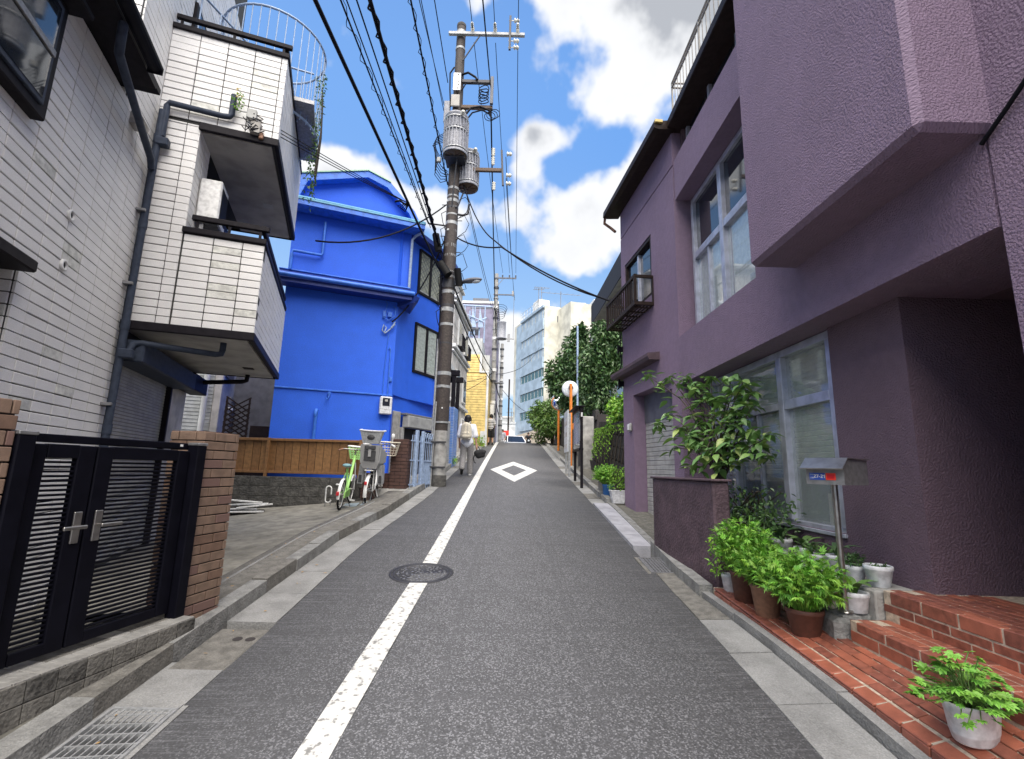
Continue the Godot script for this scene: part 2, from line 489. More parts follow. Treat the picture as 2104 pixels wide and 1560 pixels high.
func make_sky() -> ImageTexture:
	var w := 2560
	var h := 1280
	var n1 := FastNoiseLite.new()
	n1.seed = 11
	n1.noise_type = FastNoiseLite.TYPE_SIMPLEX
	n1.frequency = 0.055
	n1.fractal_octaves = 6
	n1.fractal_gain = 0.55
	var n2 := FastNoiseLite.new()
	n2.seed = 5
	n2.frequency = 0.05
	n2.fractal_octaves = 3
	var f := PackedFloat32Array()
	f.resize(w * h * 3)
	var low := Color(0.30, 0.32, 0.34)
	for y in h:
		var el := (0.5 - (y + 0.5) / h) * PI
		var deg := rad_to_deg(el)
		var t := clampf(sin(el), 0.0, 1.0)
		var base := Vector3(0.40, 0.60, 0.80).lerp(Vector3(0.115, 0.30, 0.70), smoothstep(0.02, 0.62, t)).lerp(Vector3(0.06, 0.18, 0.50), smoothstep(0.6, 1.0, t))
		for x in w:
			var i := (y * w + x) * 3
			var c := base
			if deg < -1.0:
				c = Vector3(low.r, low.g, low.b)
			else:
				var az := wrapf((x + 0.5) / w * TAU, -PI, PI)
				var d := Vector3(sin(az) * cos(el), sin(el), -cos(az) * cos(el))
				var k := cloud_at(rad_to_deg(az), deg, d, n1, n2)
				var white := Vector3(0.80, 0.81, 0.83).lerp(Vector3(0.40, 0.42, 0.46), clampf(smoothstep(0.25, 0.85, k.y) * smoothstep(22.0, 44.0, deg) + 0.35 * k.y, 0.0, 1.0))
				var veil := 0.10 * smoothstep(0.75, -0.2, rad_to_deg(az) / 60.0)
				c = c.lerp(Vector3(0.62, 0.78, 0.95), veil).lerp(white, k.x)
			f[i] = c.x
			f[i + 1] = c.y
			f[i + 2] = c.z
	var im := Image.create_from_data(w, h, false, Image.FORMAT_RGBF, f.to_byte_array())
	return ImageTexture.create_from_image(im)


func _ready() -> void:
	rng.seed = 7
	var cam := Camera3D.new()
	cam.name = "camera"
	cam.position = V(0, 1.65, 0)
	cam.basis = Basis(Vector3.RIGHT, deg_to_rad(10.44)) * Basis(Vector3.BACK, deg_to_rad(1.43))
	cam.fov = 76.02
	cam.far = 800.0
	cam.current = true
	add_child(cam)
	var env := Environment.new()
	env.background_mode = Environment.BG_SKY
	env.sky = Sky.new()
	var sm := PanoramaSkyMaterial.new()
	sm.panorama = make_sky()
	env.sky.sky_material = sm
	env.background_energy_multiplier = 0.44
	env.tonemap_mode = Environment.TONE_MAPPER_LINEAR
	env.tonemap_exposure = 2.9
	env.sdfgi_enabled = true
	env.ssao_enabled = true
	env.ssil_enabled = true
	var we := WorldEnvironment.new()
	we.name = "world_environment"
	we.environment = env
	add_child(we)
	var sun := DirectionalLight3D.new()
	sun.name = "sun"
	sun.light_energy = 1.1
	sun.light_angular_distance = 78.0
	sun.light_color = Color(1.0, 0.965, 0.91)
	sun.shadow_enabled = true
	var to := Vector3(0.06, 0.82, 0.48).normalized()
	sun.basis = Basis.looking_at(-to, Vector3.FORWARD)
	add_child(sun)
	make_materials()
	make_ground()
	make_road_marks()
	make_tile_house()
	make_gate()
	make_purple_house()
	make_steps_and_pots()
	make_blue_house()
	make_forecourt()
	make_bicycles()
	make_poles()
	make_left_street()
	make_right_street()
	make_far_end()
	make_people()
	make_wires()


# ---------------------------------------------------------------- ground, road, kerbs
func pl(a: Array, z: float) -> float:  # x along a line of [z, x] points, from near to far
	if z >= a[0][0]:
		return a[0][1]
	for i in range(1, a.size()):
		if z >= a[i][0]:
			return lerpf(a[i - 1][1], a[i][1], (z - a[i - 1][0]) / (a[i][0] - a[i - 1][0]))
	return a[-1][1]


func strip(l: Array, r: Array, z0: float, z1: float, dz: float, up: float, deep: float) -> MB:
	var b := MB.new()
	b.st.set_smooth_group(0)
	var n := maxi(1, roundi((z0 - z1) / dz))
	for i in n:
		var a := lerpf(z0, z1, float(i) / n)
		var c := lerpf(z0, z1, float(i + 1) / n)
		var p := [V(pl(l, a), gh(pl(l, a), a) + up, a), V(pl(r, a), gh(pl(r, a), a) + up, a), V(pl(r, c), gh(pl(r, c), c) + up, c), V(pl(l, c), gh(pl(l, c), c) + up, c)]
		b.quad(p[0], p[1], p[2], p[3])
		if deep > 0:
			var dn := Vector3.DOWN * deep
			b.quad(p[3], p[3] + dn, p[0] + dn, p[0])
			b.quad(p[1], p[1] + dn, p[2] + dn, p[2])
			if i == 0:
				b.quad(p[0] + dn, p[1] + dn, p[1], p[0])
			if i == n - 1:
				b.quad(p[2] + dn, p[3] + dn, p[3], p[2])
	return b


func gh(x: float, z: float) -> float:  # the road with its cross-fall beside the entrance steps
	var t := clampf((z + 6.0) / 3.6, 0.0, 1.0)
	return gy(z) + 0.17 * t * t * (3.0 - 2.0 * t) * maxf(0.0, x + 1.75) / 3.3


func block(l: Array, r: Array, z0: float, z1: float, top: float, deep: float, lean := 0.0, jx := 0.0) -> MB:  # one stone of a kerb or gutter
	var b := MB.new()
	var p := []
	for y in [top - deep, top]:
		var k := lean if y == top else 0.0
		for q in [[l, z0, 0.0], [r, z0, k], [r, z1, k], [l, z1, 0.0]]:
			var xx: float = pl(q[0], q[1]) - q[2] + jx
			p.append(V(xx, gh(xx, q[1]) + y, q[1]))
	b.hexa(p)
	return b


const ROAD_L := [[8.0, -1.74], [-3.9, -1.76], [-6.2, -1.8], [-9.8, -1.58], [-20.0, -1.45], [-28.0, -1.34], [-34.0, -1.3], [-40.0, -2.5], [-60.0, -6.0]]
const ROAD_R := [[8.0, 1.40], [-2.4, 1.41], [-3.4, 1.45], [-5.4, 1.57], [-10.0, 1.57], [-15.0, 1.55], [-31.0, 1.74], [-36.0, 2.2], [-44.0, 6.0], [-60.0, 6.0]]
const KERB_L := [[8.0, -2.10], [-6.4, -2.12], [-8.0, -1.93], [-11.0, -1.80], [-20.0, -1.70], [-28.0, -1.60], [-34.0, -1.55]]
const KERB_R := [[8.0, 1.73], [-4.0, 1.73], [-4.7, 1.72], [-6.2, 1.80], [-8.8, 1.84], [-12.0, 1.83], [-16.0, 1.84], [-31.0, 2.0]]


func shift(a: Array, d: float) -> Array:
	var o := []
	for p in a:
		o.append([p[0], p[1] + d])
	return o


func make_ground() -> void:
	var g := MB.new()
	g.st.set_smooth_group(0)
	var zs := [40.0, 10.0, -27.9, -29.0, -30.0, -31.0, -32.0, -33.0, -58.0, -120.0, -320.0]
	for i in zs.size() - 1:
		g.quad(V(-260, gy(zs[i]) - 0.45, zs[i]), V(260, gy(zs[i]) - 0.45, zs[i]), V(260, gy(zs[i + 1]) - 0.45, zs[i + 1]), V(-260, gy(zs[i + 1]) - 0.45, zs[i + 1]))
	ground_piece("ground", g, "earth")
	ground_piece("road", strip(ROAD_L, ROAD_R, 8.0, -58.0, 0.6, 0.0, 0.4), "asphalt")
	# gutters and kerbs, stone by stone
	var gl := thing("left_gutter_path", "", "")
	tag(gl, "", "", "", "structure")
	var kl := thing("left_kerb", "", "")
	tag(kl, "", "", "", "structure")
	var z := 2.0
	while z > -18.0:
		var e := z - 0.6
		if not (z < -2.1 and z > -2.75) and not (z < -3.3 and z > -3.9):
			part("slab", block(shift(ROAD_L, -0.38) if z > -7 else KERB_L, ROAD_L, z - 0.004, e + 0.004, 0.004 + rng.randf() * 0.006, 0.3), "slab" if rng.randf() < 0.8 else "slab_dark", gl)
		part("kerb_stone", block(shift(KERB_L, -0.16), KERB_L, z - 0.003, e + 0.003, 0.115 + rng.randf() * 0.012, 0.4, 0.02, rng.randf_range(-0.006, 0.006)), "kerb" if rng.randf() < 0.7 else "slab_dark", kl)
		z = e
	tag(part("far_slabs", strip(KERB_L, ROAD_L, -18.1, -34.0, 0.8, 0.006, 0.3), "slab", gl), "", "", "", "stuff")
	tag(part("far_kerb_stones", strip(shift(KERB_L, -0.16), KERB_L, -18.1, -34.0, 0.8, 0.12, 0.4), "kerb", kl), "", "", "", "stuff")
	ground_piece("left_sidewalk", strip([[8.0, -3.6], [-2.0, -2.9], [-4.6, -2.5]], shift(KERB_L, -0.162), 8.0, -4.02, 0.5, 0.108, 0.4), "pavement")
	ground_piece("left_far_sidewalk", strip([[-9.7, -2.6], [-34.0, -3.2]], shift(KERB_L, -0.162), -9.75, -34.0, 0.8, 0.11, 0.4), "concrete")
	# forecourt between the two houses
	var a := MB.new()
	a.st.set_smooth_group(0)
	for i in 12:
		for j in 10:
			var q := []
			for d in [[0, 0], [1, 0], [1, 1], [0, 1]]:
				var zz: float = -4.02 - (i + d[1]) * 0.492
				var x1 := pl(KERB_L, zz) - 0.40
				var xx := lerpf(-7.0, x1, (j + d[0]) / 10.0)
				q.append(V(xx, apron_y(xx, zz), zz))
			a.quad(q[0], q[1], q[2], q[3])
	ground_piece("forecourt_pavement", a, "apron")
	ground_piece("forecourt_verge_path", strip(shift(KERB_L, -0.50), shift(KERB_L, -0.162), -4.03, -9.74, 0.4, 0.10, 0.3), "slab_dark")
	ground_piece("forecourt_edge_line", strip(shift(KERB_L, -0.42), shift(KERB_L, -0.395), -4.05, -8.6, 0.4, 0.106, 0.02), "slab")
	ground_piece("yard_pavement", S(V(-7, 0.0, 3), V(-2.9, 0.42, -4.0)), "pavement")
	# right-hand gutter: wide L-shaped units, plates where cars cross, then a raised kerb
	var gr := thing("right_gutter_path", "", "")
	tag(gr, "", "", "", "structure")
	var kr := thing("right_kerb", "", "")
	tag(kr, "", "", "", "structure")
	z = 2.0
	while z > -18.0:
		var e := z - 0.6
		var m := "slab" if rng.randf() < 0.75 else "slab_dark"
		if z < -4.55 and z > -5.3:
			m = "slab_dark"
		if not (z < -5.0 and z > -5.9):
			if z < -5.9 and z > -8.8:
				var t := 0.03
				part("ramp_plate", block(shift(ROAD_R, 0.012), shift(KERB_R, 0.07), z - 0.006, e + 0.006, t, 0.3), "ramp_plate", gr)
			else:
				part("slab", block(ROAD_R, KERB_R, z - 0.004, e + 0.004, 0.004 + rng.randf() * 0.008, 0.3), m, gr)
		var hk := 0.05 if z > -4.5 else (0.10 if z > -6.0 or z < -8.8 else 0.035)
		part("kerb_stone", block(shift(KERB_R, 0.02 if hk < 0.09 else 0.0), shift(KERB_R, 0.09 if z > -4.5 else 0.12), z - 0.003, e + 0.003, hk + rng.randf() * 0.01, 0.4, 0.0, rng.randf_range(-0.004, 0.004)), "kerb" if z < -4.5 else "slab", kr)
		z = e
	part("slab", block(ROAD_R, KERB_R, -5.02, -5.40, 0.006, 0.3), "slab_dark", gr)
	tag(part("far_slabs", strip(ROAD_R, KERB_R, -18.1, -34.0, 0.8, 0.006, 0.3), "slab", gr), "", "", "", "stuff")
	tag(part("far_kerb_stones", strip(KERB_R, shift(KERB_R, 0.15), -18.1, -34.0, 0.8, 0.11, 0.4), "kerb", kr), "", "", "", "stuff")
	ground_piece("right_verge_path", strip(shift(KERB_R, 0.122), [[-4.4, 3.2], [-34.0, 3.4]], -4.62, -34.0, 0.6, 0.03, 0.4), "pavement")
	ground_piece("groove_joint_path", strip(shift(KERB_R, 0.001), shift(KERB_R, 0.019), 3.0, -4.5, 0.6, -0.015, 0.3), "mortar_dark")
	# fallen leaves and grit along the left kerb
	var lf := MB.new()
	for i in 70:
		var zz := -2.4 - rng.randf() * 8.0
		var xx := pl(KERB_L, zz) + (rng.randf_range(-0.4, -0.17) if rng.randf() < 0.6 else rng.randf_range(0.02, 0.3))
		var yy := gy(zz) + (0.14 if xx < pl(KERB_L, zz) else 0.016)
		var t := rng.randf() * TAU
		var s := rng.randf_range(0.006, 0.02)
		lf.quad(V(xx, yy, zz) + V(cos(t), 0.1, sin(t)) * s, V(xx, yy, zz) + V(sin(t), 0.3, -cos(t)) * s * 0.5, V(xx, yy, zz) - V(cos(t), 0, sin(t)) * s, V(xx, yy, zz) - V(sin(t), 0, -cos(t)) * s * 0.5)
	mat("dead_leaf", Color(0.36, 0.22, 0.08), 0.8, {"two": true})
	var dl := part("fallen_leaves", lf, "dead_leaf", self)
	tag(dl, "dry brown leaf bits scattered along the left kerb", "fallen leaves", "", "stuff")


func make_road_marks() -> void:
	var cl := [[2.0, -0.87], [-2.6, -0.88], [-5.0, -0.845], [-17.0, -0.84], [-30.0, -0.78], [-34.0, -0.76]]
	var a := strip(shift(cl, -0.085), shift(cl, 0.085), 2.0, -4.93, 0.4, 0.004, 0.0)
	ground_piece("white_edge_line", a, "paint_line")
	ground_piece("white_edge_line", strip(shift(cl, -0.08), shift(cl, 0.08), -5.54, -33.0, 0.4, 0.004, 0.0), "paint_line")
	var d := MB.new()
	var c := Vector2(0.12, -14.72)
	for i in 4:
		var ang := [0.0, PI / 2, PI, PI * 1.5]
		for k in 8:
			var o := []
			for s in [[k, 1.0], [k + 1, 1.0], [k + 1, 0.53], [k, 0.53]]:
				var p: Vector2 = Vector2(cos(ang[i]) * 0.70, sin(ang[i]) * 2.55).lerp(Vector2(cos(ang[(i + 1) % 4]) * 0.70, sin(ang[(i + 1) % 4]) * 2.55), s[0] / 8.0) * s[1] + c
				o.append(V(p.x, gy(p.y) + 0.004, p.y))
			d.quad(o[3], o[2], o[1], o[0])
	ground_piece("white_diamond_marking_line", d, "paint_line")
	# manhole cover
	var t := thing("manhole_cover", "round dark iron manhole cover breaking the white edge line", "manhole cover", V(-0.875, gh(-0.875, -5.235) + 0.002, -5.235))
	t.basis = Basis(Vector3.RIGHT, atan(SLOPE))
	var r := MB.new()
	r.lathe(V(0, 0, 0), [Vector2(0.325, -0.02), Vector2(0.325, 0.004), Vector2(0.295, 0.004), Vector2(0.293, -0.01)], 48)
	part("frame", r, "iron", t)
	var p := MB.new()
	p.lathe(V(0, 0, 0), [Vector2(0.289, -0.02), Vector2(0.289, 0.003), Vector2(0.262, 0.003), Vector2(0.26, -0.002), Vector2(0.0, -0.002)], 48)
	part("plate", p, "iron", t)
	var q := MB.new()
	for ring in 5:
		var rad := 0.055 + ring * 0.045
		var k := 8 + ring * 6
		for i in k:
			if (i + ring) % 4 == 3:
				continue
			var an := TAU * i / k + ring * 0.3
			q.box(V(cos(an) * rad, 0.001, sin(an) * rad), V(0.03, 0.007, 0.010 + 0.01 * (i % 2)), Basis(Vector3.UP, -an + (PI / 2 if i % 3 else 0.5)))
	q.box(V(0, 0.002, 0), V(0.05, 0.008, 0.012))
	q.box(V(0, 0.002, 0.01), V(0.012, 0.008, 0.05))
	tag(part("raised_pattern", q, "steel_dull", t), "", "", "", "stuff")
	# left grate
	var s := thing("drain_grate", "wide steel drain grate in the left gutter by the gate", "drain grate", V(-1.93, gy(-2.5) + 0.004, -2.5), 0.0, "drain grates in the gutters")
	s.basis = Basis(Vector3.RIGHT, atan(SLOPE))
	var f := MB.new()
	for x in [-0.168, 0.168]:
		f.box(V(x, -0.01, 0), V(0.016, 0.05, 0.82))
	for zz in [-0.402, 0.402]:
		f.box(V(0, -0.01, zz), V(0.32, 0.05, 0.016))
	part("frame", f, "grate_steel", s)
	part("pit", B(V(0.34, 0.02, 0.82), 0, V(0, -0.28, 0)), "dark_room", s)
	var bm := B(V(0.007, 0.035, 0.79))
	for i in 9:
		part("bar", bm, "grate_steel", s, V(-0.14 + i * 0.035, -0.01, 0))
	var cm := B(V(0.32, 0.02, 0.007))
	for i in 10:
		part("cross_bar", cm, "grate_steel", s, V(0, -0.002, -0.36 + i * 0.08), Basis(Vector3.UP, 0.12))
	var walls := MB.new()
	for x in [-0.19, 0.19]:
		walls.box(V(x, -0.16, 0), V(0.03, 0.33, 0.9))
	for zz in [-0.43, 0.43]:
		walls.box(V(0, -0.1545, zz), V(0.35, 0.33, 0.04))
	part("surround", walls, "slab", s)
	# right grate
	var u := thing("drain_grate", "small square-holed drain grate in the right gutter beside the planter wall", "drain grate", V(1.70, gh(1.70, -5.66) + 0.006, -5.66), 0.0, "drain grates in the gutters")
	u.basis = Basis(Vector3.RIGHT, atan(SLOPE))
	f = MB.new()
	for x in [-0.17, 0.17]:
		f.box(V(x, -0.01, 0), V(0.022, 0.05, 0.54))
	for zz in [-0.262, 0.262]:
		f.box(V(0, -0.01, zz), V(0.318, 0.05, 0.018))
	part("frame", f, "steel_dull", u)
	bm = B(V(0.016, 0.03, 0.51))
	for i in 9:
		part("bar", bm, "steel_dull", u, V(-0.14 + i * 0.035, -0.008, 0))
	cm = B(V(0.318, 0.026, 0.014))
	for i in 9:
		part("cross_bar", cm, "steel_dull", u, V(0, -0.009, -0.22 + i * 0.055))
	part("pit", B(V(0.34, 0.02, 0.52), 0, V(0, -0.25, 0)), "dark_room", u)
	walls = MB.new()
	for x in [-0.14, 0.24]:
		walls.box(V(x * 1.0 + (-0.06 if x < 0 else -0.03), -0.15, 0), V(0.04, 0.31, 0.6))
	for zz in [-0.285, 0.285]:
		walls.box(V(0, -0.1545, zz), V(0.34, 0.31, 0.03))
	part("surround", walls, "slab_dark", u)
	# concrete lid with two hand holes
	var w := thing("gutter_lid", "worn concrete gutter lid with two dark hand holes", "gutter lid", V(-1.93, gy(-3.6) + 0.006, -3.6))
	w.basis = Basis(Vector3.RIGHT, atan(SLOPE))
	part("plate", B(V(0.35, 0.14, 0.58), 0.006, V(0, -0.07, 0)), "slab_dark", w)
	for i in 2:
		var hole := MB.new()
		hole.lathe(V(0, 0, 0), [Vector2(0.034, 0.001), Vector2(0.026, 0.003), Vector2(0.0, 0.0015)], 16)
		part("hand_hole", hole, "mortar_dark", w, V(0.03 + i * 0.09, 0, -0.13))


# ---------------------------------------------------------------- the pale tiled house on the left
var bag := []  # pieces waiting to be ranked by how large the photograph shows them


func grid_pieces(o: Vector3, u: Vector3, v: Vector3, w: Vector3, lu: float, lv: float, pu: float, pv: float, gap: float, off := 0.0, cut := []) -> void:
	# pieces of a facing on the plane through o, along u and v, standing off along w; cut: rectangles [u0, u1, v0, v1] left open
	var rows := ceili(lv / pv - 0.02)
	for j in rows:
		var v0 := j * pv
		var v1 := minf(v0 + pv, lv)
		var x := -fposmod(off * j, 1.0) * pu if off > 0.0 else 0.0
		while x < lu - 0.001:
			var a := maxf(x, 0.0)
			var b := minf(x + pu, lu)
			x += pu
			if b - a < 0.02 or v1 - v0 < 0.02:
				continue
			var cells := [[a, b]]
			for c in cut:
				if (v0 + v1) * 0.5 > c[2] and (v0 + v1) * 0.5 < c[3]:
					var keep := []
					for q in cells:
						if q[1] <= c[0] or q[0] >= c[1]:
							keep.append(q)
						else:
							if q[0] < c[0] - 0.03:
								keep.append([q[0], c[0]])
							if q[1] > c[1] + 0.03:
								keep.append([c[1], q[1]])
					cells = keep
			for q in cells:
				bag.append({"c": o + u * ((q[0] + q[1]) * 0.5) + v * ((v0 + v1) * 0.5), "s": Vector2(q[1] - q[0] - gap, v1 - v0 - gap), "b": Basis(u, v, w), "w": w})


func lay_pieces(called: String, parent: Node3D, mats: Array, thick: float, ch: float, most := 300, dirty := "", spread := 1.0) -> void:
	# the largest in view as parts of their own (they share meshes), the rest as one part
	var x := parent.global_transform
	for p in bag:
		var at: Vector3 = x * p.c
		var to := at - V(0, 1.65, 0)
		var dn := (x.basis * p.w as Vector3).dot(-to.normalized())
		p.k = p.s.x * p.s.y * maxf(dn, 0.0) / to.length_squared()
		var sx := absf(at.x / maxf(-at.z, 0.01))
		if at.z > -0.3 or sx > 1.15 or (at.y - 1.65) / maxf(-at.z, 0.01) > 1.15:
			p.k *= 0.001
	bag.sort_custom(func(a, b): return a.k > b.k)
	var cache := {}
	var rest := MB.new()
	for i in bag.size():
		var p: Dictionary = bag[i]
		var tilt: Basis = Basis(p.w, rng.randf_range(-0.004, 0.004) * spread) * p.b
		var c: Vector3 = p.c + p.w * (thick * 0.5 + rng.randf_range(-0.0015, 0.0015) * spread)
		if i < most:
			var key := "%.3f %.3f" % [p.s.x, p.s.y]
			if not cache.has(key):
				cache[key] = B(V(p.s.x, p.s.y, thick), ch).mesh()
			var m: String = mats[0] if rng.randf() < 0.6 else mats[rng.randi() % mats.size()]
			if dirty and rng.randf() < 0.12:
				m = dirty
			part(called, cache[key], m, parent, c, tilt)
		else:
			rest.box(c, V(p.s.x, p.s.y, thick), tilt)
	if rest.n:
		tag(part(called + "s", rest, mats[0], parent), "", "", "", "stuff")
	bag = []


func make_tile_house() -> void:
	var h := thing("tile_house", "pale tiled house with stacked balconies and dark downpipes behind the black gate", "house", V(-4.2, 0, -5.02), 19.7)
	# the core that the tiles are set on, a little behind their faces
	var core := MB.new()
	core.span(V(-4.5, 0.2, -0.05), V(-0.016, 5.25, 1.78))
	core.span(V(-4.5, 3.05, 1.78), V(-0.016, 5.25, 4.6))
	core.span(V(-4.5, 0.2, 1.79), V(-1.2, 3.04, 4.6))
	core.span(V(-4.5, 2.9, -2.97), V(-0.016, 11.0, 0.73))
	core.span(V(-4.5, 0.2, -2.97), V(-0.12, 2.9, -2.05))
	core.span(V(-4.5, 0.2, -2.05), V(-0.5, 2.9, -0.06))
	part("wall", core, "grout", h)
	var X := Vector3.RIGHT
	var Y := Vector3.UP
	var Z := Vector3.BACK
	# wall A (faces +x): u runs towards -z so that u x v = w
	var ww := [[4.6 - 2.80, 4.6 - 2.02, 4.05 - 0.2, 5.0 - 0.2], [-1.0, 4.6 - 1.79, -1.0, 3.05 - 0.2]]
	grid_pieces(V(-0.016, 0.2, 4.6), -Z, Y, X, 4.6, 5.05, 0.30, 0.09, 0.009, 0.0, ww)
	grid_pieces(V(-0.016, 5.25, 0.73), -Z, Y, X, 3.7, 4.2, 0.30, 0.09, 0.009, 0.0, [[1.25, 2.2, 1.55, 2.5]])
	grid_pieces(V(-4.5, 5.25, 0.73), X, Y, Z, 4.48, 3.2, 0.30, 0.09, 0.009)
	grid_pieces(V(-1.2, 0.2, 1.782), X, Y, Z, 1.18, 2.84, 0.30, 0.09, 0.009)
	# balcony pier, lower parapet, upper parapet: front faces and street sides
	var bal := MB.new()
	bal.span(V(0.0, 3.11, -0.50), V(0.424, 5.6, -0.016))
	bal.span(V(0.424, 3.11, -0.12), V(1.27, 4.22, -0.016))
	bal.span(V(1.15, 3.11, -2.73), V(1.254, 4.22, -0.12))
	bal.span(V(0.0, 3.11, -2.73), V(1.15, 4.22, -2.62))
	bal.span(V(0.0, 3.06, -2.73), V(1.25, 3.11, -0.02))
	bal.span(V(0.0, 5.56, -2.73), V(1.25, 5.66, -0.02))
	bal.span(V(0.0, 5.66, -0.12), V(1.254, 6.80, -0.016))
	bal.span(V(1.15, 5.66, -2.73), V(1.254, 6.80, -0.12))
	bal.span(V(0.0, 5.66, -2.73), V(1.15, 6.80, -2.62))
	part("balcony_core", bal, "grout", h)
	grid_pieces(V(0.0, 3.12, -0.016), X, Y, Z, 0.43, 2.47, 0.30, 0.0905, 0.009)
	grid_pieces(V(0.44, 3.12, -0.016), X, Y, Z, 0.83, 1.086, 0.30, 0.0905, 0.009)
	grid_pieces(V(0.0, 5.63, -0.016), X, Y, Z, 1.27, 1.176, 0.30, 0.0905, 0.009)
	grid_pieces(V(1.254, 3.12, 0.0), -Z, Y, X, 2.73, 1.086, 0.30, 0.0905, 0.009)
	grid_pieces(V(1.254, 5.63, 0.0), -Z, Y, X, 2.73, 1.176, 0.30, 0.0905, 0.009)
	grid_pieces(V(0.424, 4.29, 0.0), -Z, Y, X, 0.50, 1.29, 0.25, 0.0905, 0.009)
	lay_pieces("wall_tile", h, ["wall_tile", "wall_tile", "wall_tile_b"], 0.016, 0.004, 300, "wall_tile_dirty")
	# soffits and trim
	part("soffit", S(V(0.02, 3.035, -2.70), V(1.2, 3.058, -0.05)), "soffit", h)
	part("soffit", S(V(0.44, 5.535, -2.70), V(1.2, 5.558, -0.05)), "soffit", h)
	for y in [3.03, 5.53]:
		var tr := MB.new()
		tr.cbox(V(0.64, y + 0.045, 0.004), V(1.29 if y < 4 else 0.86, 0.095, 0.05), 0.006)
		if y > 4:
			tr = MB.new()
			tr.cbox(V(0.855, y + 0.045, 0.004), V(0.86, 0.095, 0.05), 0.006)
		tr.cbox(V(1.262, y + 0.045, -1.38), V(0.05, 0.095, 2.72), 0.006)
		tr.cbox(V(0.64, y + 0.045, -2.735), V(1.2, 0.095, 0.03), 0.006)
		part("edge_trim", tr, "black_trim", h)
	for y in [4.25, 6.83]:
		var x0 := 0.42 if y < 5 else -0.06
		var cp := MB.new()
		cp.cbox(V((x0 + 1.29) * 0.5, y, -0.05), V(1.29 - x0, 0.07, 0.16), 0.008)
		cp.cbox(V(1.21, y, -1.42), V(0.15, 0.07, 2.58), 0.008)
		part("parapet_cap", cp, "black_trim", h)
		var rl := MB.new()
		rl.cbox(V((x0 + 1.32) * 0.5 + 0.02, y + 0.19, -0.06), V(1.24 - x0, 0.065, 0.05), 0.008)
		rl.cbox(V(1.23, y + 0.19, -1.42), V(0.05, 0.065, 2.66), 0.008)
		for i in 3:
			rl.box(V(lerpf(x0 + 0.12, 1.2, i / 2.0), y + 0.095, -0.06), V(0.03, 0.125, 0.012))
		for i in 3:
			rl.box(V(1.23, y + 0.095, -0.6 - i * 0.95), V(0.012, 0.125, 0.03))
		part("hand_rail", rl, "black_trim", h)
	# recess of the balcony: dark storm-shutter bay on the house wall
	var sb := part("storm_shutter_bay", S(V(0.0, 4.2, -2.45), V(0.30, 5.35, -0.75)), "black_trim", h)
	part("opening", S(V(0.30, 4.25, -2.35), V(0.306, 5.2, -0.85)), "dark_room", sb)
	part("frame", S(V(0.30, 5.22, -2.45), V(0.34, 5.33, -0.75)), "pipe_blue", sb)
	part("frame", S(V(0.30, 4.22, -0.84), V(0.33, 5.22, -0.76)), "pipe_blue", sb)
	part("soffit_vent", S(V(0.92, 5.53, -1.7), V(1.05, 5.536, -1.55)), "shutter_grey", h)
	part("soffit_vent", S(V(0.88, 3.03, -2.0), V(1.02, 3.036, -1.84)), "black_trim", h)
	# windows on the gate side
	var w := part("window", B(V(0.10, 0.96, 0.80), 0.01, V(0.03, 4.525, 2.41)), "black_trim", h)
	part("frame", B(V(0.03, 0.82, 0.64), 0.006, V(0.085, 4.53, 2.42)), "pipe_blue", w)
	part("pane", S(V(0.098, 4.56, 2.14), V(0.104, 4.90, 2.70)), "glass_dark", w)
	part("pane", S(V(0.098, 4.16, 2.14), V(0.104, 4.50, 2.70)), "glass_dark", w)
	part("sash_rail", S(V(0.098, 4.505, 2.12), V(0.118, 4.555, 2.72), 0.004), "steel_dull", w)
	part("window_hood", B(V(0.22, 0.05, 0.95), 0.01, V(0.10, 5.035, 2.43)), "black_trim", h)
	var w2 := part("attic_window", S(V(-0.02, 6.8, -1.45), V(0.03, 7.75, -0.55), 0.01), "black_trim", h)
	part("pane", S(V(0.03, 6.87, -1.38), V(0.034, 7.68, -0.62)), "glass_dark", w2)
	part("porch_canopy", B(V(0.45, 0.09, 2.75), 0.012, V(-0.10, 3.005, 3.2)), "black_trim", h)
	# near eave with gutter
	part("eave", S(V(-0.3, 5.26, 0.95), V(0.30, 5.33, 4.6)), "black_trim", h)
	part("roof", S(V(-4.5, 5.335, 0.76), V(0.27, 5.40, 4.6)), "navy_metal", h)
	var gt := MB.new()
	var half := PackedVector2Array()
	for i in 9:
		var a := PI + PI * i / 8.0
		half.append(Vector2(cos(a) * 0.065, sin(a) * 0.065))
	for i in 9:
		var a := TAU - PI * i / 8.0
		half.append(Vector2(cos(a) * 0.055, sin(a) * 0.055))
	gt.prism(half, Transform3D(Basis(), V(0.37, 5.30, 1.22)), 3.4)
	gt.cbox(V(0.37, 5.265, 1.225), V(0.13, 0.075, 0.012), 0.002)
	part("gutter", gt, "navy_metal", h)
	# pipes
	var pb := MB.new()
	pb.tube([V(0.30, 5.24, 1.75), V(0.30, 5.10, 1.74), V(0.27, 5.02, 1.66), V(0.12, 4.98, 0.6), V(0.08, 4.93, 0.2), V(0.07, 4.86, 0.12)], 0.036, 10)
	part("downpipe", pb, "pipe_blue", h)
	pb = MB.new()
	pb.bar(V(0.07, 0.4, 0.08), V(0.07, 5.62, 0.08), 0.037, 12)
	for y in [1.9, 3.0, 4.15, 5.2]:
		pb.bar(V(0.07, y, 0.08), V(0.07, y + 0.10, 0.08), 0.043, 12)
	part("downpipe", pb, "pipe_blue", h)
	pb = MB.new()
	pb.tube([V(0.10, 5.30, 0.07), V(0.10, 5.70, 0.07), V(0.12, 5.745, 0.07), V(0.66, 5.74, 0.06), V(0.73, 5.75, 0.06), V(0.75, 5.78, 0.06), V(0.75, 6.05, 0.06)], 0.034, 10)
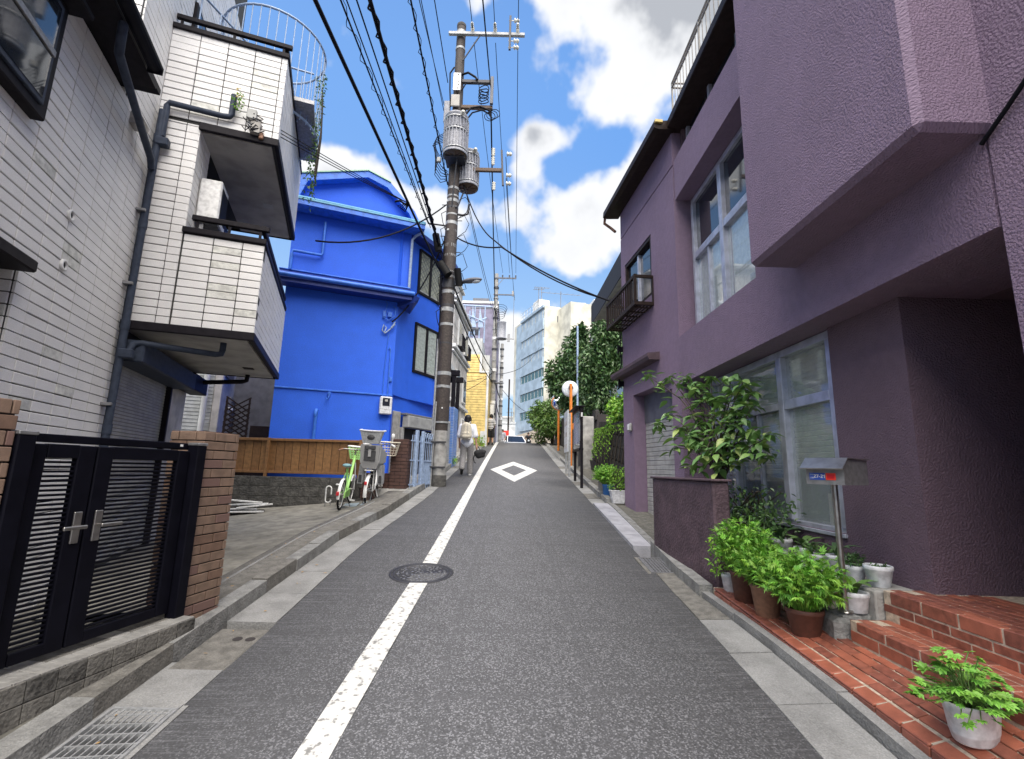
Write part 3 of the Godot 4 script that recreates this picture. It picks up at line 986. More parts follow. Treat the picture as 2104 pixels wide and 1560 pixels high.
	part("overflow_pipe", pb, "pipe_blue", h)
	for y in [5.22, 2.74]:
		part("hopper_head", B(V(0.13, 0.10, 0.10), 0.012, V(0.12, y, 0.08)), "pipe_blue", h)
	pb = MB.new()
	pb.tube([V(0.12, 2.76, 0.03), V(0.14, 2.86, 0.0), V(0.2, 2.89, -0.03), V(0.86, 2.885, -0.27), V(0.91, 2.90, -0.285), V(0.92, 2.95, -0.29), V(0.92, 3.04, -0.29)], 0.035, 10)
	part("overflow_pipe", pb, "pipe_blue", h)
	pb = MB.new()
	pb.tube([V(-0.1, 2.86, -2.75), V(0.78, 2.92, -2.55), V(0.84, 2.94, -2.54), V(0.85, 3.04, -2.54)], 0.035, 10)
	part("overflow_pipe", pb, "black_trim", h)
	for y in [4.35, 3.5, 2.2]:
		part("pipe_bracket", B(V(0.10, 0.03, 0.11), 0.004, V(0.04, y, 0.09)), "steel_dull", h)
	# vents
	for q in [V(0.0, 3.66, 1.31), V(0.0, 3.23, 1.27), V(0.0, 5.05, 2.0)]:
		var vm := MB.new()
		vm.lathe(V(0, 0, 0), [Vector2(0.048, 0.0), Vector2(0.048, 0.02), Vector2(0.034, 0.024), Vector2(0.030, 0.006), Vector2(0.0, 0.006)], 20)
		var vc := part("wall_vent", vm, "white_paint", h, q, Basis(Vector3.BACK, -PI / 2))
		var vd := MB.new()
		vd.lathe(V(0, 0.004, 0), [Vector2(0.031, 0.0), Vector2(0.031, 0.004), Vector2(0.0, 0.0045)], 16)
		part("opening", vd, "black_plastic", vc)
	var hm := MB.new()
	hm.prism(PackedVector2Array([Vector2(0, 0), Vector2(0.12, 0), Vector2(0.13, 0.05), Vector2(0.10, 0.10), Vector2(0.05, 0.125), Vector2(0, 0.13)]), Transform3D(Basis(), V(0, 5.05, 0.48)), 0.15)
	part("vent_hood", hm, "steel", h)
	# garage shutter
	var sh := part("shutter", S(V(-0.10, 0.4, -2.0), V(-0.085, 2.75, -0.08)), "grout", h)
	var sl := B(V(0.016, 0.036, 1.92), 0.006)
	for i in 56:
		part("slat", sl, "shutter_grey", sh, V(-0.078, 0.55 + i * 0.0395, -1.04))
	part("shutter_box", B(V(0.30, 0.24, 2.15), 0.015, V(0.09, 2.80, -1.09)), "pipe_blue", h)
	var gm := MB.new()
	gm.cbox(V(-0.05, 1.6, -0.075), V(0.09, 2.4, 0.06), 0.006)
	gm.cbox(V(-0.05, 1.6, -2.03), V(0.09, 2.4, 0.06), 0.006)
	part("shutter_frame", gm, "black_trim", h)
	part("side_pier", S(V(-0.2, 0.3, -2.95), V(-0.06, 2.9, -2.08), 0.01), "cream_wall", h)
	part("side_box", S(V(-0.02, 2.7, -2.97), V(0.22, 2.95, -2.2), 0.01), "black_trim", h)
	# round roof-terrace railing with a climbing plant
	var cage := MB.new()
	var cc := V(0.83, 0, -1.55)
	var rr := 0.75
	var pts := []
	for i in 41:
		var a := TAU * i / 40.0
		pts.append(cc + V(cos(a) * rr, 8.25, sin(a) * rr))
	cage.tube(pts, 0.018, 6)
	for i in 40:
		var a := TAU * i / 40.0
		cage.bar(cc + V(cos(a) * rr, 6.7, sin(a) * rr), cc + V(cos(a) * rr, 8.25, sin(a) * rr), 0.008, 6)
	pts = []
	for i in 41:
		var a := TAU * i / 40.0
		pts.append(cc + V(cos(a) * rr, 6.75, sin(a) * rr))
	cage.tube(pts, 0.018, 6)
	part("round_railing", cage, "gate_blue", h)
	var gate := MB.new()
	gate.bar(V(0.1, 7.75, -0.4), V(0.75, 7.60, -1.1), 0.016, 6)
	gate.bar(V(0.75, 7.60, -1.1), V(1.45, 7.75, -1.3), 0.016, 6)
	for i in 7:
		gate.bar(V(0.1 + i * 0.2, 6.8, -0.45 - i * 0.13), V(0.1 + i * 0.2, 7.72 - 0.02 * i, -0.45 - i * 0.13), 0.01, 6)
	part("inner_railing", gate, "gate_blue", h)
	part("stair_landing", S(V(0.2, 6.84, -2.3), V(1.55, 6.90, -0.8)), "steel_dull", h)
	# service brackets with boxes on the upper parapet
	part("junction_box", B(V(0.11, 0.13, 0.06), 0.006, V(0.96, 5.86, 0.04)), "shutter_grey", h)
	part("junction_box", B(V(0.11, 0.15, 0.07), 0.006, V(1.02, 5.68, 0.05)), "soffit", h)
	part("junction_box", B(V(0.05, 0.08, 0.05), 0.006, V(1.09, 5.60, 0.04)), "tan_pot", h)
	var cbs := MB.new()
	for i in 7:
		var q := V(0.86 + rng.randf() * 0.12, 5.62 + rng.randf() * 0.2, 0.07)
		cbs.tube([q, q + V(0.05, -0.07, 0.03), q + V(0.10, 0.03 - 0.02 * i, 0.02), q + V(0.16, -0.01, 0.0)], 0.006, 5)
	part("service_cables", cbs, "cable", h)
	# the air conditioner stands on the balcony floor; the plant grows from the cut pipe
	var ac := thing("air_conditioner", "white outdoor air conditioner unit on the tiled house's lower balcony", "air conditioner", h.transform * V(0.57, 4.50, -0.42), 19.7)
	part("casing", B(V(0.24, 0.56, 0.36), 0.015, V(0, 0.28, 0)), "white_paint", ac)
	part("fan_guard", S(V(0.12, 0.08, -0.14), V(0.126, 0.48, 0.14)), "black_plastic", ac)
	part("leg", B(V(0.05, 0.30, 0.05), 0, V(-0.06, -0.15, 0.1)), "steel_dull", ac)
	part("leg", B(V(0.05, 0.30, 0.05), 0, V(0.08, -0.15, -0.1)), "steel_dull", ac)
	var wp := thing("weed_sprig", "small yellow flowering weed growing beside the balcony's cut overflow pipe", "plant", h.transform * V(0.80, 5.82, 0.10), 19.7)
	leafy("leaves", wp, "leaf_bright", 60, func(): return V(rng.randf_range(-0.05, 0.06), rng.randf_range(0.0, 0.26), rng.randf_range(-0.03, 0.05)), 0.045, 0.4)
	leafy("flowers", wp, "yellow_siding", 14, func(): return V(rng.randf_range(-0.03, 0.04), rng.randf_range(0.2, 0.32), rng.randf_range(-0.02, 0.05)), 0.03, 0.8)
	var iv := thing("climbing_vine", "green climbing vine trailing over the round roof railing", "vine", h.transform * (cc + V(rr, 6.7, 0)), 19.7)
	leafy("leaves", iv, "leaf", 380, func():
		var a := rng.randf_range(-0.7, 0.5)
		return V(cos(a) * rr - rr + 0.02, rng.randf_range(-1.2, 1.35) * (1.0 - absf(a) * 0.6), sin(a) * rr), 0.06, 0.5)
	var stems := MB.new()
	for i in 4:
		stems.tube([V(0.02, -0.6, 0.1 * i - 0.2), V(0.05, 0.2, 0.08 * i - 0.1), V(0.0, 1.0, 0.1 * i - 0.3)], 0.008, 5)
	part("stems", stems, "bark", iv)


func leaf_quad(b: MB, c: Vector3, d: Vector3, up: Vector3, l: float, wd: float, bend := 0.25) -> void:  # a leaf with a fold: two sides of three points
	var side := d.cross(up).normalized()
	var n := side.cross(d).normalized()
	var tip := c + d * l - n * l * bend
	var mid := c + d * l * 0.45
	b.tri(c, mid + side * wd * 0.5 + n * wd * 0.12, tip)
	b.tri(c, tip, mid - side * wd * 0.5 + n * wd * 0.12)


func rdir() -> Vector3:
	var z := rng.randf_range(-1, 1)
	var a := rng.randf() * TAU
	return V(sqrt(1 - z * z) * cos(a), z, sqrt(1 - z * z) * sin(a))


func leafy(called: String, parent: Node3D, m: String, n: int, spot: Callable, size: float, ratio: float, hang := 0.2) -> void:
	var b := MB.new()
	for i in n:
		var c: Vector3 = spot.call()
		var d := (rdir() + Vector3.DOWN * hang).normalized()
		var g := rng.randf_range(0.6, 1.0)
		b.st.set_color(Color(g * rng.randf_range(0.85, 1.1), g, g * rng.randf_range(0.7, 1.0)))
		var up := (Vector3.UP + rdir() * 0.7).normalized()
		leaf_quad(b, c, d, up, size * rng.randf_range(0.7, 1.2), size * ratio * rng.randf_range(0.8, 1.2))
	part(called, b, m, parent)


# ---------------------------------------------------------------- black gate, brick piers, plinth
func make_gate() -> void:
	# local frame: origin at the road-side foot of the brick pillar, z towards the camera along the gate line
	var o := V(-2.25, 0, -4.0)
	var g := thing("gate", "black double gate of thin horizontal slats with steel lever handles", "gate", o, -8.8)
	for q in [0.41, 1.55]:
		var p := part("gate_post", B(V(0.085, 1.22, 0.085), 0.006, V(0.03, 1.15, q)), "navy_metal", g)
		part("post_cap", B(V(0.092, 0.02, 0.092), 0.004, V(0.03, 1.77, q)), "steel_dull", p)
	for leaf in [[0.465, 1.135, 0.095, 0.10], [1.145, 1.50, 0.10, 0.09]]:
		var f := MB.new()
		var z0: float = leaf[0]
		var z1: float = leaf[1]
		f.cbox(V(0, 1.175, z0 + leaf[2] * 0.5), V(0.045, 1.09, leaf[2]), 0.005)
		f.cbox(V(0, 1.175, z1 - leaf[3] * 0.5), V(0.045, 1.09, leaf[3]), 0.005)
		f.cbox(V(0, 1.685, (z0 + z1) * 0.5), V(0.042, 0.075, z1 - z0 - leaf[2] - leaf[3]), 0.004)
		f.cbox(V(0, 0.66, (z0 + z1) * 0.5), V(0.042, 0.06, z1 - z0 - leaf[2] - leaf[3]), 0.004)
		var fr := part("leaf_frame", f, "navy_metal", g)
		var ln: float = z1 - z0 - leaf[2] - leaf[3]
		var sm := B(V(0.022, 0.0125, ln), 0.003)
		var zc: float = (z0 + leaf[2] + z1 - leaf[3]) * 0.5
		for i in 38:
			part("slat", sm, "navy_metal", fr, V(0, 0.705 + i * 0.0249, zc))
	part("top_rail", S(V(-0.06, 1.73, 0.38), V(-0.02, 1.775, 1.52), 0.004), "navy_metal", g)
	for q in [1.195, 1.075]:
		var hp := part("handle_plate", B(V(0.012, 0.17, 0.045), 0.003, V(0.029, 1.27, q)), "steel", g)
		var lv := MB.new()
		var s := 1.0 if q > 1.1 else -1.0
		lv.bar(V(0.03, 1.275, q), V(0.075, 1.275, q), 0.010, 8)
		lv.cbox(V(0.08, 1.275, q + s * 0.045), V(0.014, 0.02, 0.13), 0.004)
		part("lever", lv, "steel", hp)
	part("white_tag", B(V(0.004, 0.016, 0.022), 0, V(0.025, 1.755, 0.55)), "white_paint", g)
	# brick pillar
	var p := thing("brick_pillar", "tan brick gate pillar on the road side of the black gate", "pillar", o, -8.8)
	part("core", S(V(-0.24, 0.2, 0.012), V(0.028, 1.862, 0.358)), "mortar_dark", p)
	grid_pieces(V(0.028, 0.50, 0.37), V(0, 0, -1), V(0, 1, 0), V(1, 0, 0), 0.37, 1.37, 0.218, 0.0685, 0.008, 0.5)
	grid_pieces(V(-0.25, 0.50, 0.358), V(1, 0, 0), V(0, 1, 0), V(0, 0, 1), 0.29, 1.37, 0.145, 0.0685, 0.008, 0.5)
	grid_pieces(V(0.04, 0.50, 0.012), V(-1, 0, 0), V(0, 1, 0), V(0, 0, -1), 0.29, 1.37, 0.145, 0.0685, 0.008, 0.5)
	lay_pieces("brick", p, ["brick_tan", "brick_tan_b", "brick_tan_c", "brick_tan_b"], 0.014, 0.003, 300)
	part("cap_bed", S(V(-0.245, 1.863, 0.005), V(0.035, 1.872, 0.365)), "brick_tan_b", p)
	# the pier left of the gate
	var q := thing("brick_pier", "tan brick pier at the photo's left edge, left of the black gate", "pier", o, -8.8)
	part("core", S(V(-0.24, 0.2, 1.612), V(0.048, 1.922, 3.6)), "mortar_dark", q)
	grid_pieces(V(0.048, 0.47, 3.6), V(0, 0, -1), V(0, 1, 0), V(1, 0, 0), 2.0, 1.46, 0.218, 0.0768, 0.008, 0.5)
	grid_pieces(V(0.06, 0.47, 1.612), V(-1, 0, 0), V(0, 1, 0), V(0, 0, -1), 0.29, 1.46, 0.145, 0.0768, 0.008, 0.5)
	lay_pieces("brick", q, ["brick_tan", "brick_tan_b", "brick_tan_c"], 0.014, 0.003, 300)
	# level tiled plinth under the gate
	var pl := thing("gate_plinth", "grey tiled plinth step under the black gate", "plinth", o, -8.8)
	part("bed", S(V(-0.30, 0.0, 0.365), V(0.150, 0.583, 3.6)), "mortar_dark", pl)
	var tm := [B(V(0.12, 0.012, 0.118), 0.003).mesh(), B(V(0.012, 0.10, 0.145), 0.003).mesh()]
	for i in 26:
		for j in 2:
			part("tile", tm[0], "slab_dark" if rng.randf() < 0.45 else "concrete", pl, V(0.095 - j * 0.124, 0.589, 0.43 + i * 0.122))
	for i in 21:
		for j in 3:
			part("tile", tm[1], "slab_dark" if rng.randf() < 0.6 else "concrete_dark", pl, V(0.156, 0.536 - j * 0.104, 0.44 + i * 0.149))


# ---------------------------------------------------------------- the purple stucco house on the right
func window_bars(parent: Node3D, m: String, bars: Array, ch := 0.004) -> void:
	for b in bars:
		part("frame", S(b[0], b[1], ch), m, parent)


func make_purple_house() -> void:
	var h := thing("purple_house", "dark purple stucco house with a projecting upper box and recessed entrance", "house")
	var st := MB.new()
	# street wall of the upper floor at x 2.37, with the big window recess cut out
	st.span(V(2.37, 2.88, -7.45), V(3.2, 3.56, -2.2))
	st.span(V(2.37, 3.56, -4.5), V(3.2, 6.27, -2.2))
	st.span(V(2.37, 5.66, -6.64), V(3.2, 6.27, -4.5))
	st.span(V(2.72, 3.56, -6.64), V(3.2, 5.66, -4.5))
	st.span(V(2.39, 6.285, -6.7), V(3.2, 6.34, -2.2))
	part("upper_wall", st, "stucco", h)
	st = MB.new()
	st.cbox(V(3.9, 4.5, 0.9), V(3.06, 9.6, 6.2), 0.02)
	part("street_pier", st, "stucco", h)
	part("projecting_box", B(V(0.72, 7.0, 1.74), 0.035, V(2.36, 6.88, -3.02)), "stucco", h)
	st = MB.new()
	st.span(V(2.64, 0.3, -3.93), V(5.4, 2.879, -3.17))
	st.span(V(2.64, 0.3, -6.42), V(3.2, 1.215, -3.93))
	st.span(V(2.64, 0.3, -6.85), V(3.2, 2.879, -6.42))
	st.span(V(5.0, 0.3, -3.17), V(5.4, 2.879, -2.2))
	part("lower_wall", st, "stucco_shaded", h)
	part("entrance_ceiling", S(V(3.2, 2.88, -3.9), V(5.4, 3.1, -2.2)), "stucco_shaded", h)
	part("window_room", S(V(3.18, 1.0, -6.6), V(3.19, 2.9, -3.9)), "dark_room", h)
	part("door", S(V(4.94, 0.96, -3.05), V(4.998, 2.85, -2.3)), "brown_metal", h)
	# ground-floor window
	var w := part("street_window", S(V(2.66, 1.20, -6.41), V(2.74, 1.25, -3.935), 0.004), "aluminium", h)
	window_bars(w, "aluminium", [[V(2.655, 2.80, -6.41), V(2.73, 2.872, -3.935)], [V(2.65, 1.251, -4.00), V(2.73, 2.799, -3.937)], [V(2.645, 1.251, -4.77), V(2.735, 2.799, -4.68)], [V(2.65, 1.251, -5.79), V(2.73, 2.799, -5.72)], [V(2.65, 1.251, -6.408), V(2.73, 2.799, -6.345)], [V(2.65, 2.28, -4.679), V(2.728, 2.37, -4.001)], [V(2.66, 2.29, -5.719), V(2.725, 2.36, -4.771)], [V(2.66, 2.29, -6.344), V(2.725, 2.36, -5.791)], [V(2.675, 1.251, -5.27), V(2.715, 2.289, -5.225)]])
	for q in [[-4.679, -4.001], [-5.719, -4.771], [-6.344, -5.791]]:
		for y in [[1.252, 2.279], [2.371, 2.798]]:
			part("pane", S(V(2.700, y[0], q[0]), V(2.704, y[1], q[1])), "glass", w)
		var bm := B(V(0.012, 0.046, absf(q[0] - q[1]) - 0.01), 0.004).mesh()
		for i in 23:
			var y := 2.77 - i * 0.049
			if i > 21 and q[0] > -4.7:
				break
			part("blind_slat", bm, "blind", w, V(2.735, y, (q[0] + q[1]) * 0.5), Basis(Vector3.BACK, 0.35))
	part("sill", B(V(0.10, 0.03, 2.52), 0.004, V(2.67, 1.197, -5.18)), "aluminium", h)
	part("indoor_shelf", S(V(2.95, 1.22, -4.6), V(3.1, 1.5, -4.05)), "beige_wall", h)
	# big upper window
	var u := part("upper_window", S(V(2.60, 3.58, -6.63), V(2.68, 3.72, -4.56), 0.004), "aluminium", h)
	window_bars(u, "aluminium", [[V(2.60, 5.58, -6.63), V(2.68, 5.65, -4.56)], [V(2.59, 3.721, -6.63), V(2.675, 5.579, -6.56)], [V(2.585, 3.721, -5.71), V(2.68, 5.579, -5.61)], [V(2.59, 3.721, -4.64), V(2.675, 5.579, -4.56)], [V(2.592, 4.69, -6.559), V(2.672, 4.79, -5.711)], [V(2.592, 4.69, -5.609), V(2.672, 4.79, -4.641)], [V(2.61, 3.722, -6.16), V(2.66, 4.689, -6.125)]])
	for q in [[-6.559, -5.711], [-5.609, -4.641]]:
		part("pane", S(V(2.642, 4.791, q[0]), V(2.646, 5.578, q[1])), "glass_dark", u)
		part("pane", S(V(2.642, 3.722, q[0]), V(2.646, 4.689, q[1])), "glass", u)
		part("curtain", S(V(2.69, 3.73, q[0]), V(2.70, 4.68, q[1])), "frost", u)
	# attic strip of windows, fascia and railing
	part("attic_wall", S(V(2.56, 6.341, -6.62), V(3.2, 6.42, -2.2)), "stucco", h)
	var a := part("attic_window", S(V(2.56, 6.42, -6.60), V(2.64, 6.47, -2.4), 0.004), "aluminium", h)
	for i in 6:
		part("frame", S(V(2.555, 6.471, -6.6 + i * 0.82), V(2.635, 6.839, -6.54 + i * 0.82), 0.004), "aluminium", a)
		if i < 5:
			part("pane", S(V(2.60, 6.471, -6.539 + i * 0.82), V(2.604, 6.839, -5.79 + i * 0.82)), "glass_dark", a)
	part("attic_back", S(V(2.66, 6.34, -6.6), V(3.2, 6.84, -2.2)), "stucco", h)
	part("attic_end", S(V(2.50, 6.341, -6.68), V(3.2, 6.84, -6.61)), "stucco_smooth", h)
	part("roof_fascia", S(V(2.28, 6.84, -6.72), V(3.6, 6.97, -2.0), 0.01), "brown_metal", h)
	var rb := MB.new()
	for y in [7.02, 7.50, 7.58]:
		rb.bar(V(2.36, y, -6.55), V(2.36, y, -2.5), 0.016, 6)
	rb.bar(V(2.36, 7.58, -6.55), V(3.2, 7.58, -6.55), 0.016, 6)
	rb.bar(V(2.36, 7.50, -6.55), V(3.2, 7.50, -6.55), 0.016, 6)
	rb.bar(V(2.36, 7.02, -6.55), V(3.2, 7.02, -6.55), 0.016, 6)
	for i in 34:
		rb.bar(V(2.36, 7.0, -6.55 + i * 0.118), V(2.36, 7.5 if i % 9 else 7.58, -6.55 + i * 0.118), 0.007 if i % 9 else 0.016, 5)
	for i in 7:
		rb.bar(V(2.36 + i * 0.12, 7.0, -6.55), V(2.36 + i * 0.12, 7.5, -6.55), 0.007, 5)
	part("roof_railing", rb, "soffit", h)
	# scratched ring mark and a cable on the wall
	var cb := MB.new()
	cb.tube([V(2.355, 3.33, -2.2), V(2.35, 3.42, -2.05), V(2.35, 3.56, -1.85), V(2.35, 3.72, -1.6)], 0.012, 6)
	part("wall_cable", cb, "cable", h)
	# the garage wing is turned a little towards the street
	var g := part("garage_wing", null, "stucco", h, V(2.37, 0, -6.7), Basis(Vector3.UP, deg_to_rad(5.5)))
	st = MB.new()
	st.span(V(0, 3.0, -0.93), V(3, 6.26, 0.0))
	st.span(V(0, 3.0, -2.48), V(3, 4.55, -0.93))
	st.span(V(0, 5.62, -2.48), V(3, 6.26, -0.93))
	st.span(V(0, 4.55, -2.48), V(3, 5.62, -2.26))
	st.span(V(0.12, 4.55, -2.26), V(3, 5.62, -0.93))
	st.span(V(0.015, 6.26, -2.47), V(3, 6.285, 0.0))
	st.span(V(0, 6.285, -2.48), V(3, 6.9, 0.0))
	st.span(V(0, 0.4, -2.48), V(3, 3.0, -1.93))
	st.span(V(0, 0.4, -0.30), V(3, 3.0, 0.0))
	st.span(V(0.35, 0.4, -1.93), V(3, 3.0, -0.30))
	g.mesh = st.mesh()
	var sh := part("garage_shutter", S(V(0.20, 2.50, -1.925), V(0.34, 2.998, -0.305)), "shutter_dark", g)
	var sm := B(V(0.02, 0.072, 1.60), 0.008).mesh()
	for i in 22:
		part("slat", sm, "shutter_grey", sh, V(0.22, 0.90 + i * 0.0755, -1.115))
	part("threshold", S(V(0.02, 0.6, -1.93), V(0.35, 0.86, -0.3)), "concrete", g)
	var aw := MB.new()
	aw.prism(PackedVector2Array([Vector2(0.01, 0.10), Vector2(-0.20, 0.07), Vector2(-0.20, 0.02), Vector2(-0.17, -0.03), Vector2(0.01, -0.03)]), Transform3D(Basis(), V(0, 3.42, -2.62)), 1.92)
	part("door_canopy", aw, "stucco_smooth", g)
	var sw := part("side_window", S(V(0.02, 4.56, -2.25), V(0.10, 4.62, -0.94), 0.004), "brown_metal", g)
	window_bars(sw, "brown_metal", [[V(0.01, 5.55, -2.25), V(0.10, 5.61, -0.94)], [V(0.01, 4.62, -2.25), V(0.10, 5.55, -2.19)], [V(0.01, 4.62, -1.0), V(0.10, 5.55, -0.94)]])
	part("sash", S(V(0.03, 4.621, -1.66), V(0.09, 5.549, -1.60), 0.004), "aluminium", sw)
	part("pane", S(V(0.055, 4.621, -2.189), V(0.06, 5.549, -1.661)), "glass_dark", sw)
	part("pane", S(V(0.075, 4.621, -1.599), V(0.08, 5.549, -1.001)), "glass_dark", sw)
	var bl := part("window_balcony", S(V(-0.33, 4.33, -2.44), V(-0.29, 4.40, -0.86), 0.004), "brown_metal", g)
	window_bars(bl, "brown_metal", [[V(-0.33, 4.80, -2.44), V(-0.28, 4.86, -0.86)], [V(-0.29, 4.33, -0.90), V(0.0, 4.39, -0.86)], [V(-0.28, 4.80, -0.90), V(0.0, 4.85, -0.86)], [V(-0.29, 4.33, -2.44), V(0.0, 4.39, -2.40)], [V(-0.28, 4.80, -2.44), V(0.0, 4.85, -2.40)], [V(-0.33, 4.401, -0.90), V(-0.29, 4.799, -0.86)], [V(-0.33, 4.401, -2.44), V(-0.29, 4.799, -2.40)], [V(-0.02, 4.391, -0.90), V(0.0, 4.799, -0.86)]])
	var vb := B(V(0.018, 0.40, 0.03)).mesh()
	for i in 14:
		part("baluster", vb, "brown_metal", bl, V(-0.31, 4.60, -2.33 + i * 0.108))
	var fs := B(V(0.03, 0.02, 1.49)).mesh()
	for i in 5:
		part("floor_slat", fs, "brown_metal", bl, V(-0.25 + i * 0.058, 4.35, -1.65))
	for i in 6:
		part("floor_bearer", B(V(0.28, 0.018, 0.03)), "brown_metal", bl, V(-0.147, 4.332, -2.25 + i * 0.25))
	var gu := MB.new()
	gu.prism(PackedVector2Array([Vector2(0.02, 0.14), Vector2(-0.22, 0.10), Vector2(-0.30, 0.10), Vector2(-0.31, -0.02), Vector2(-0.22, -0.04), Vector2(0.02, -0.02)]), Transform3D(Basis(), V(0, 6.85, -2.66)), 2.75)
	part("gutter", gu, "brown_metal", g)
	gu = MB.new()
	gu.tube([V(-0.26, 6.85, -2.67), V(-0.26, 6.74, -2.72), V(-0.12, 6.66, -2.74), V(-0.08, 6.5, -2.58)], 0.03, 8)
	part("gutter_outlet", gu, "tan_pot", g)
	part("gutter_end", B(V(0.12, 0.05, 0.05), 0.006, V(-0.24, 6.93, 0.10)), "yellow_siding", g)
	var lm := part("garage_lamp", B(V(0.05, 0.15, 0.13), 0.03, V(-0.03, 2.44, -2.05)), "shutter_grey", g)
	part("cover", B(V(0.02, 0.11, 0.09), 0.01, V(-0.062, 2.44, -2.05)), "white_pot", lm)
	var hk := MB.new()
	for q in [V(-0.02, 4.95, -2.46), V(-0.02, 3.98, -2.46), V(-0.02, 3.30, -2.44)]:
		hk.box(q, V(0.10, 0.10, 0.03))
		hk.box(q + V(-0.07, 0.0, 0), V(0.03, 0.16, 0.05))
	hk.tube([V(-0.03, 4.3, -2.47), V(-0.05, 4.0, -2.48), V(-0.02, 3.75, -2.48), V(-0.06, 3.55, -2.47)], 0.012, 6)
	tag(part("wire_brackets", hk, "cable", g), "", "", "", "stuff")


func pot(called: String, label: String, at: Vector3, r: float, hh: float, m: String, group := "", flare := 0.78, rim := 0.012) -> Node3D:
	var t := thing(called, label, "plant pot", at, 0.0, group)
	var b := MB.new()
	b.lathe(V(0, 0, 0), [Vector2(0.0, 0.0), Vector2(r * flare - 0.004, 0.0), Vector2(r * flare, 0.005), Vector2(r * 0.95, hh - 0.03), Vector2(r - 0.002, hh - 0.028), Vector2(r, hh - 0.024), Vector2(r, hh - 0.004), Vector2(r - 0.004, hh), Vector2(r - rim, hh), Vector2(r - rim - 0.003, hh - 0.006), Vector2((r - rim) * 0.93, hh - 0.04)], 28)
	part("pot", b, m, t)
	var s := MB.new()
	s.lathe(V(0, hh - 0.026, 0), [Vector2((r - rim) * 0.955, -0.01), Vector2((r - rim) * 0.95, 0.0), Vector2(r * 0.4, 0.006), Vector2(0.0, 0.010)], 20)
	part("soil", s, "soil", t)
	return t


func fern_plant(parent: Node3D, base: Vector3, rx: float, rz: float, hh: float, n: int, m := "fern", leaf := 0.045) -> void:
	# many finely cut leaves on thin stems that spread from the pot
	var b := MB.new()
	var s := MB.new()
	for i in n:
		var a := rng.randf() * TAU
		var k := sqrt(rng.randf())
		var foot := base + V(cos(a) * 0.05, -0.01, sin(a) * 0.05)
		var top := base + V(cos(a) * k * rx, hh * (0.30 + 0.75 * rng.randf() * (1.0 - 0.45 * k * k)), sin(a) * k * rz)
		var mid := foot.lerp(top, 0.55) + V(0, hh * 0.12, 0)
		if i % 3 == 0:
			s.tube([foot, mid, top], 0.0025, 4)
		for j in 6:
			var f := 0.35 + 0.65 * j / 5.0
			var p := foot.lerp(mid, f / 0.55) if f < 0.55 else mid.lerp(top, (f - 0.55) / 0.45)
			var g := rng.randf_range(0.62, 1.0)
			b.st.set_color(Color(g * rng.randf_range(0.7, 1.1), g, g * rng.randf_range(0.6, 1.1)))
			var d := (rdir() + V(cos(a), 0.25, sin(a)) * 0.7).normalized()
			var side := d.cross(Vector3.UP).normalized()
			var up := side.cross(d)
			var l := leaf * rng.randf_range(0.7, 1.4)
			for q in [-1.0, -0.5, 0.0, 0.5, 1.0]:  # five narrow fingers to a leaf
				var dd: Vector3 = (d + side * q * 0.9).normalized()
				leaf_quad(b, p + d * l * 0.25 * (1.0 - absf(q)), dd, up, l * (1.0 - 0.35 * absf(q)), l * 0.20, 0.12)
	part("stems", s, m, parent)
	part("leaves", b, m, parent)


func strap_plant(parent: Node3D, base: Vector3, n: int, l: float, wd: float, m := "leaf") -> void:
	for i in n:
		var b := MB.new()
		var a := TAU * i / n + rng.randf() * 0.8
		var d := V(cos(a), 0, sin(a))
		var side := V(-sin(a), 0, cos(a))
		var g := rng.randf_range(0.7, 1.0)
		b.st.set_color(Color(g, g, g))
		b.st.set_smooth_group(0)
		var last := []
		for j in 6:
			var f := j / 5.0
			var c := base + d * l * (0.15 * f + 0.62 * f * f) + V(0, l * (0.95 * f - 0.55 * f * f), 0)
			var ww := wd * (0.45 + 1.6 * f * (1.0 - f) * 1.6) * (1.0 if j < 5 else 0.1)
			var e := [c - side * ww * 0.5 + V(0, 0.15 * ww, 0), c, c + side * ww * 0.5 + V(0, 0.15 * ww, 0)]
			if j:
				b.quad(last[0], last[1], e[1], e[0])
				b.quad(last[1], last[2], e[2], e[1])
			last = e
		part("leaf", b, m, parent)


func big_leaf(l: float, w: float) -> ArrayMesh:
	var b := MB.new()
	b.st.set_smooth_group(0)
	b.st.set_color(Color.WHITE)
	var last := []
	for j in 6:
		var f := j / 5.0
		var ww: float = [0.06, 0.75, 1.0, 0.8, 0.4, 0.02][j] * w
		var c := V(0, -l * 0.22 * f * f, -l * f)
		var e := [c + V(-ww * 0.5, ww * 0.16, 0), c, c + V(ww * 0.5, ww * 0.16, 0)]
		if j:
			b.quad(last[0], last[1], e[1], e[0])
			b.quad(last[1], last[2], e[2], e[1])
		last = e
	return b.mesh()


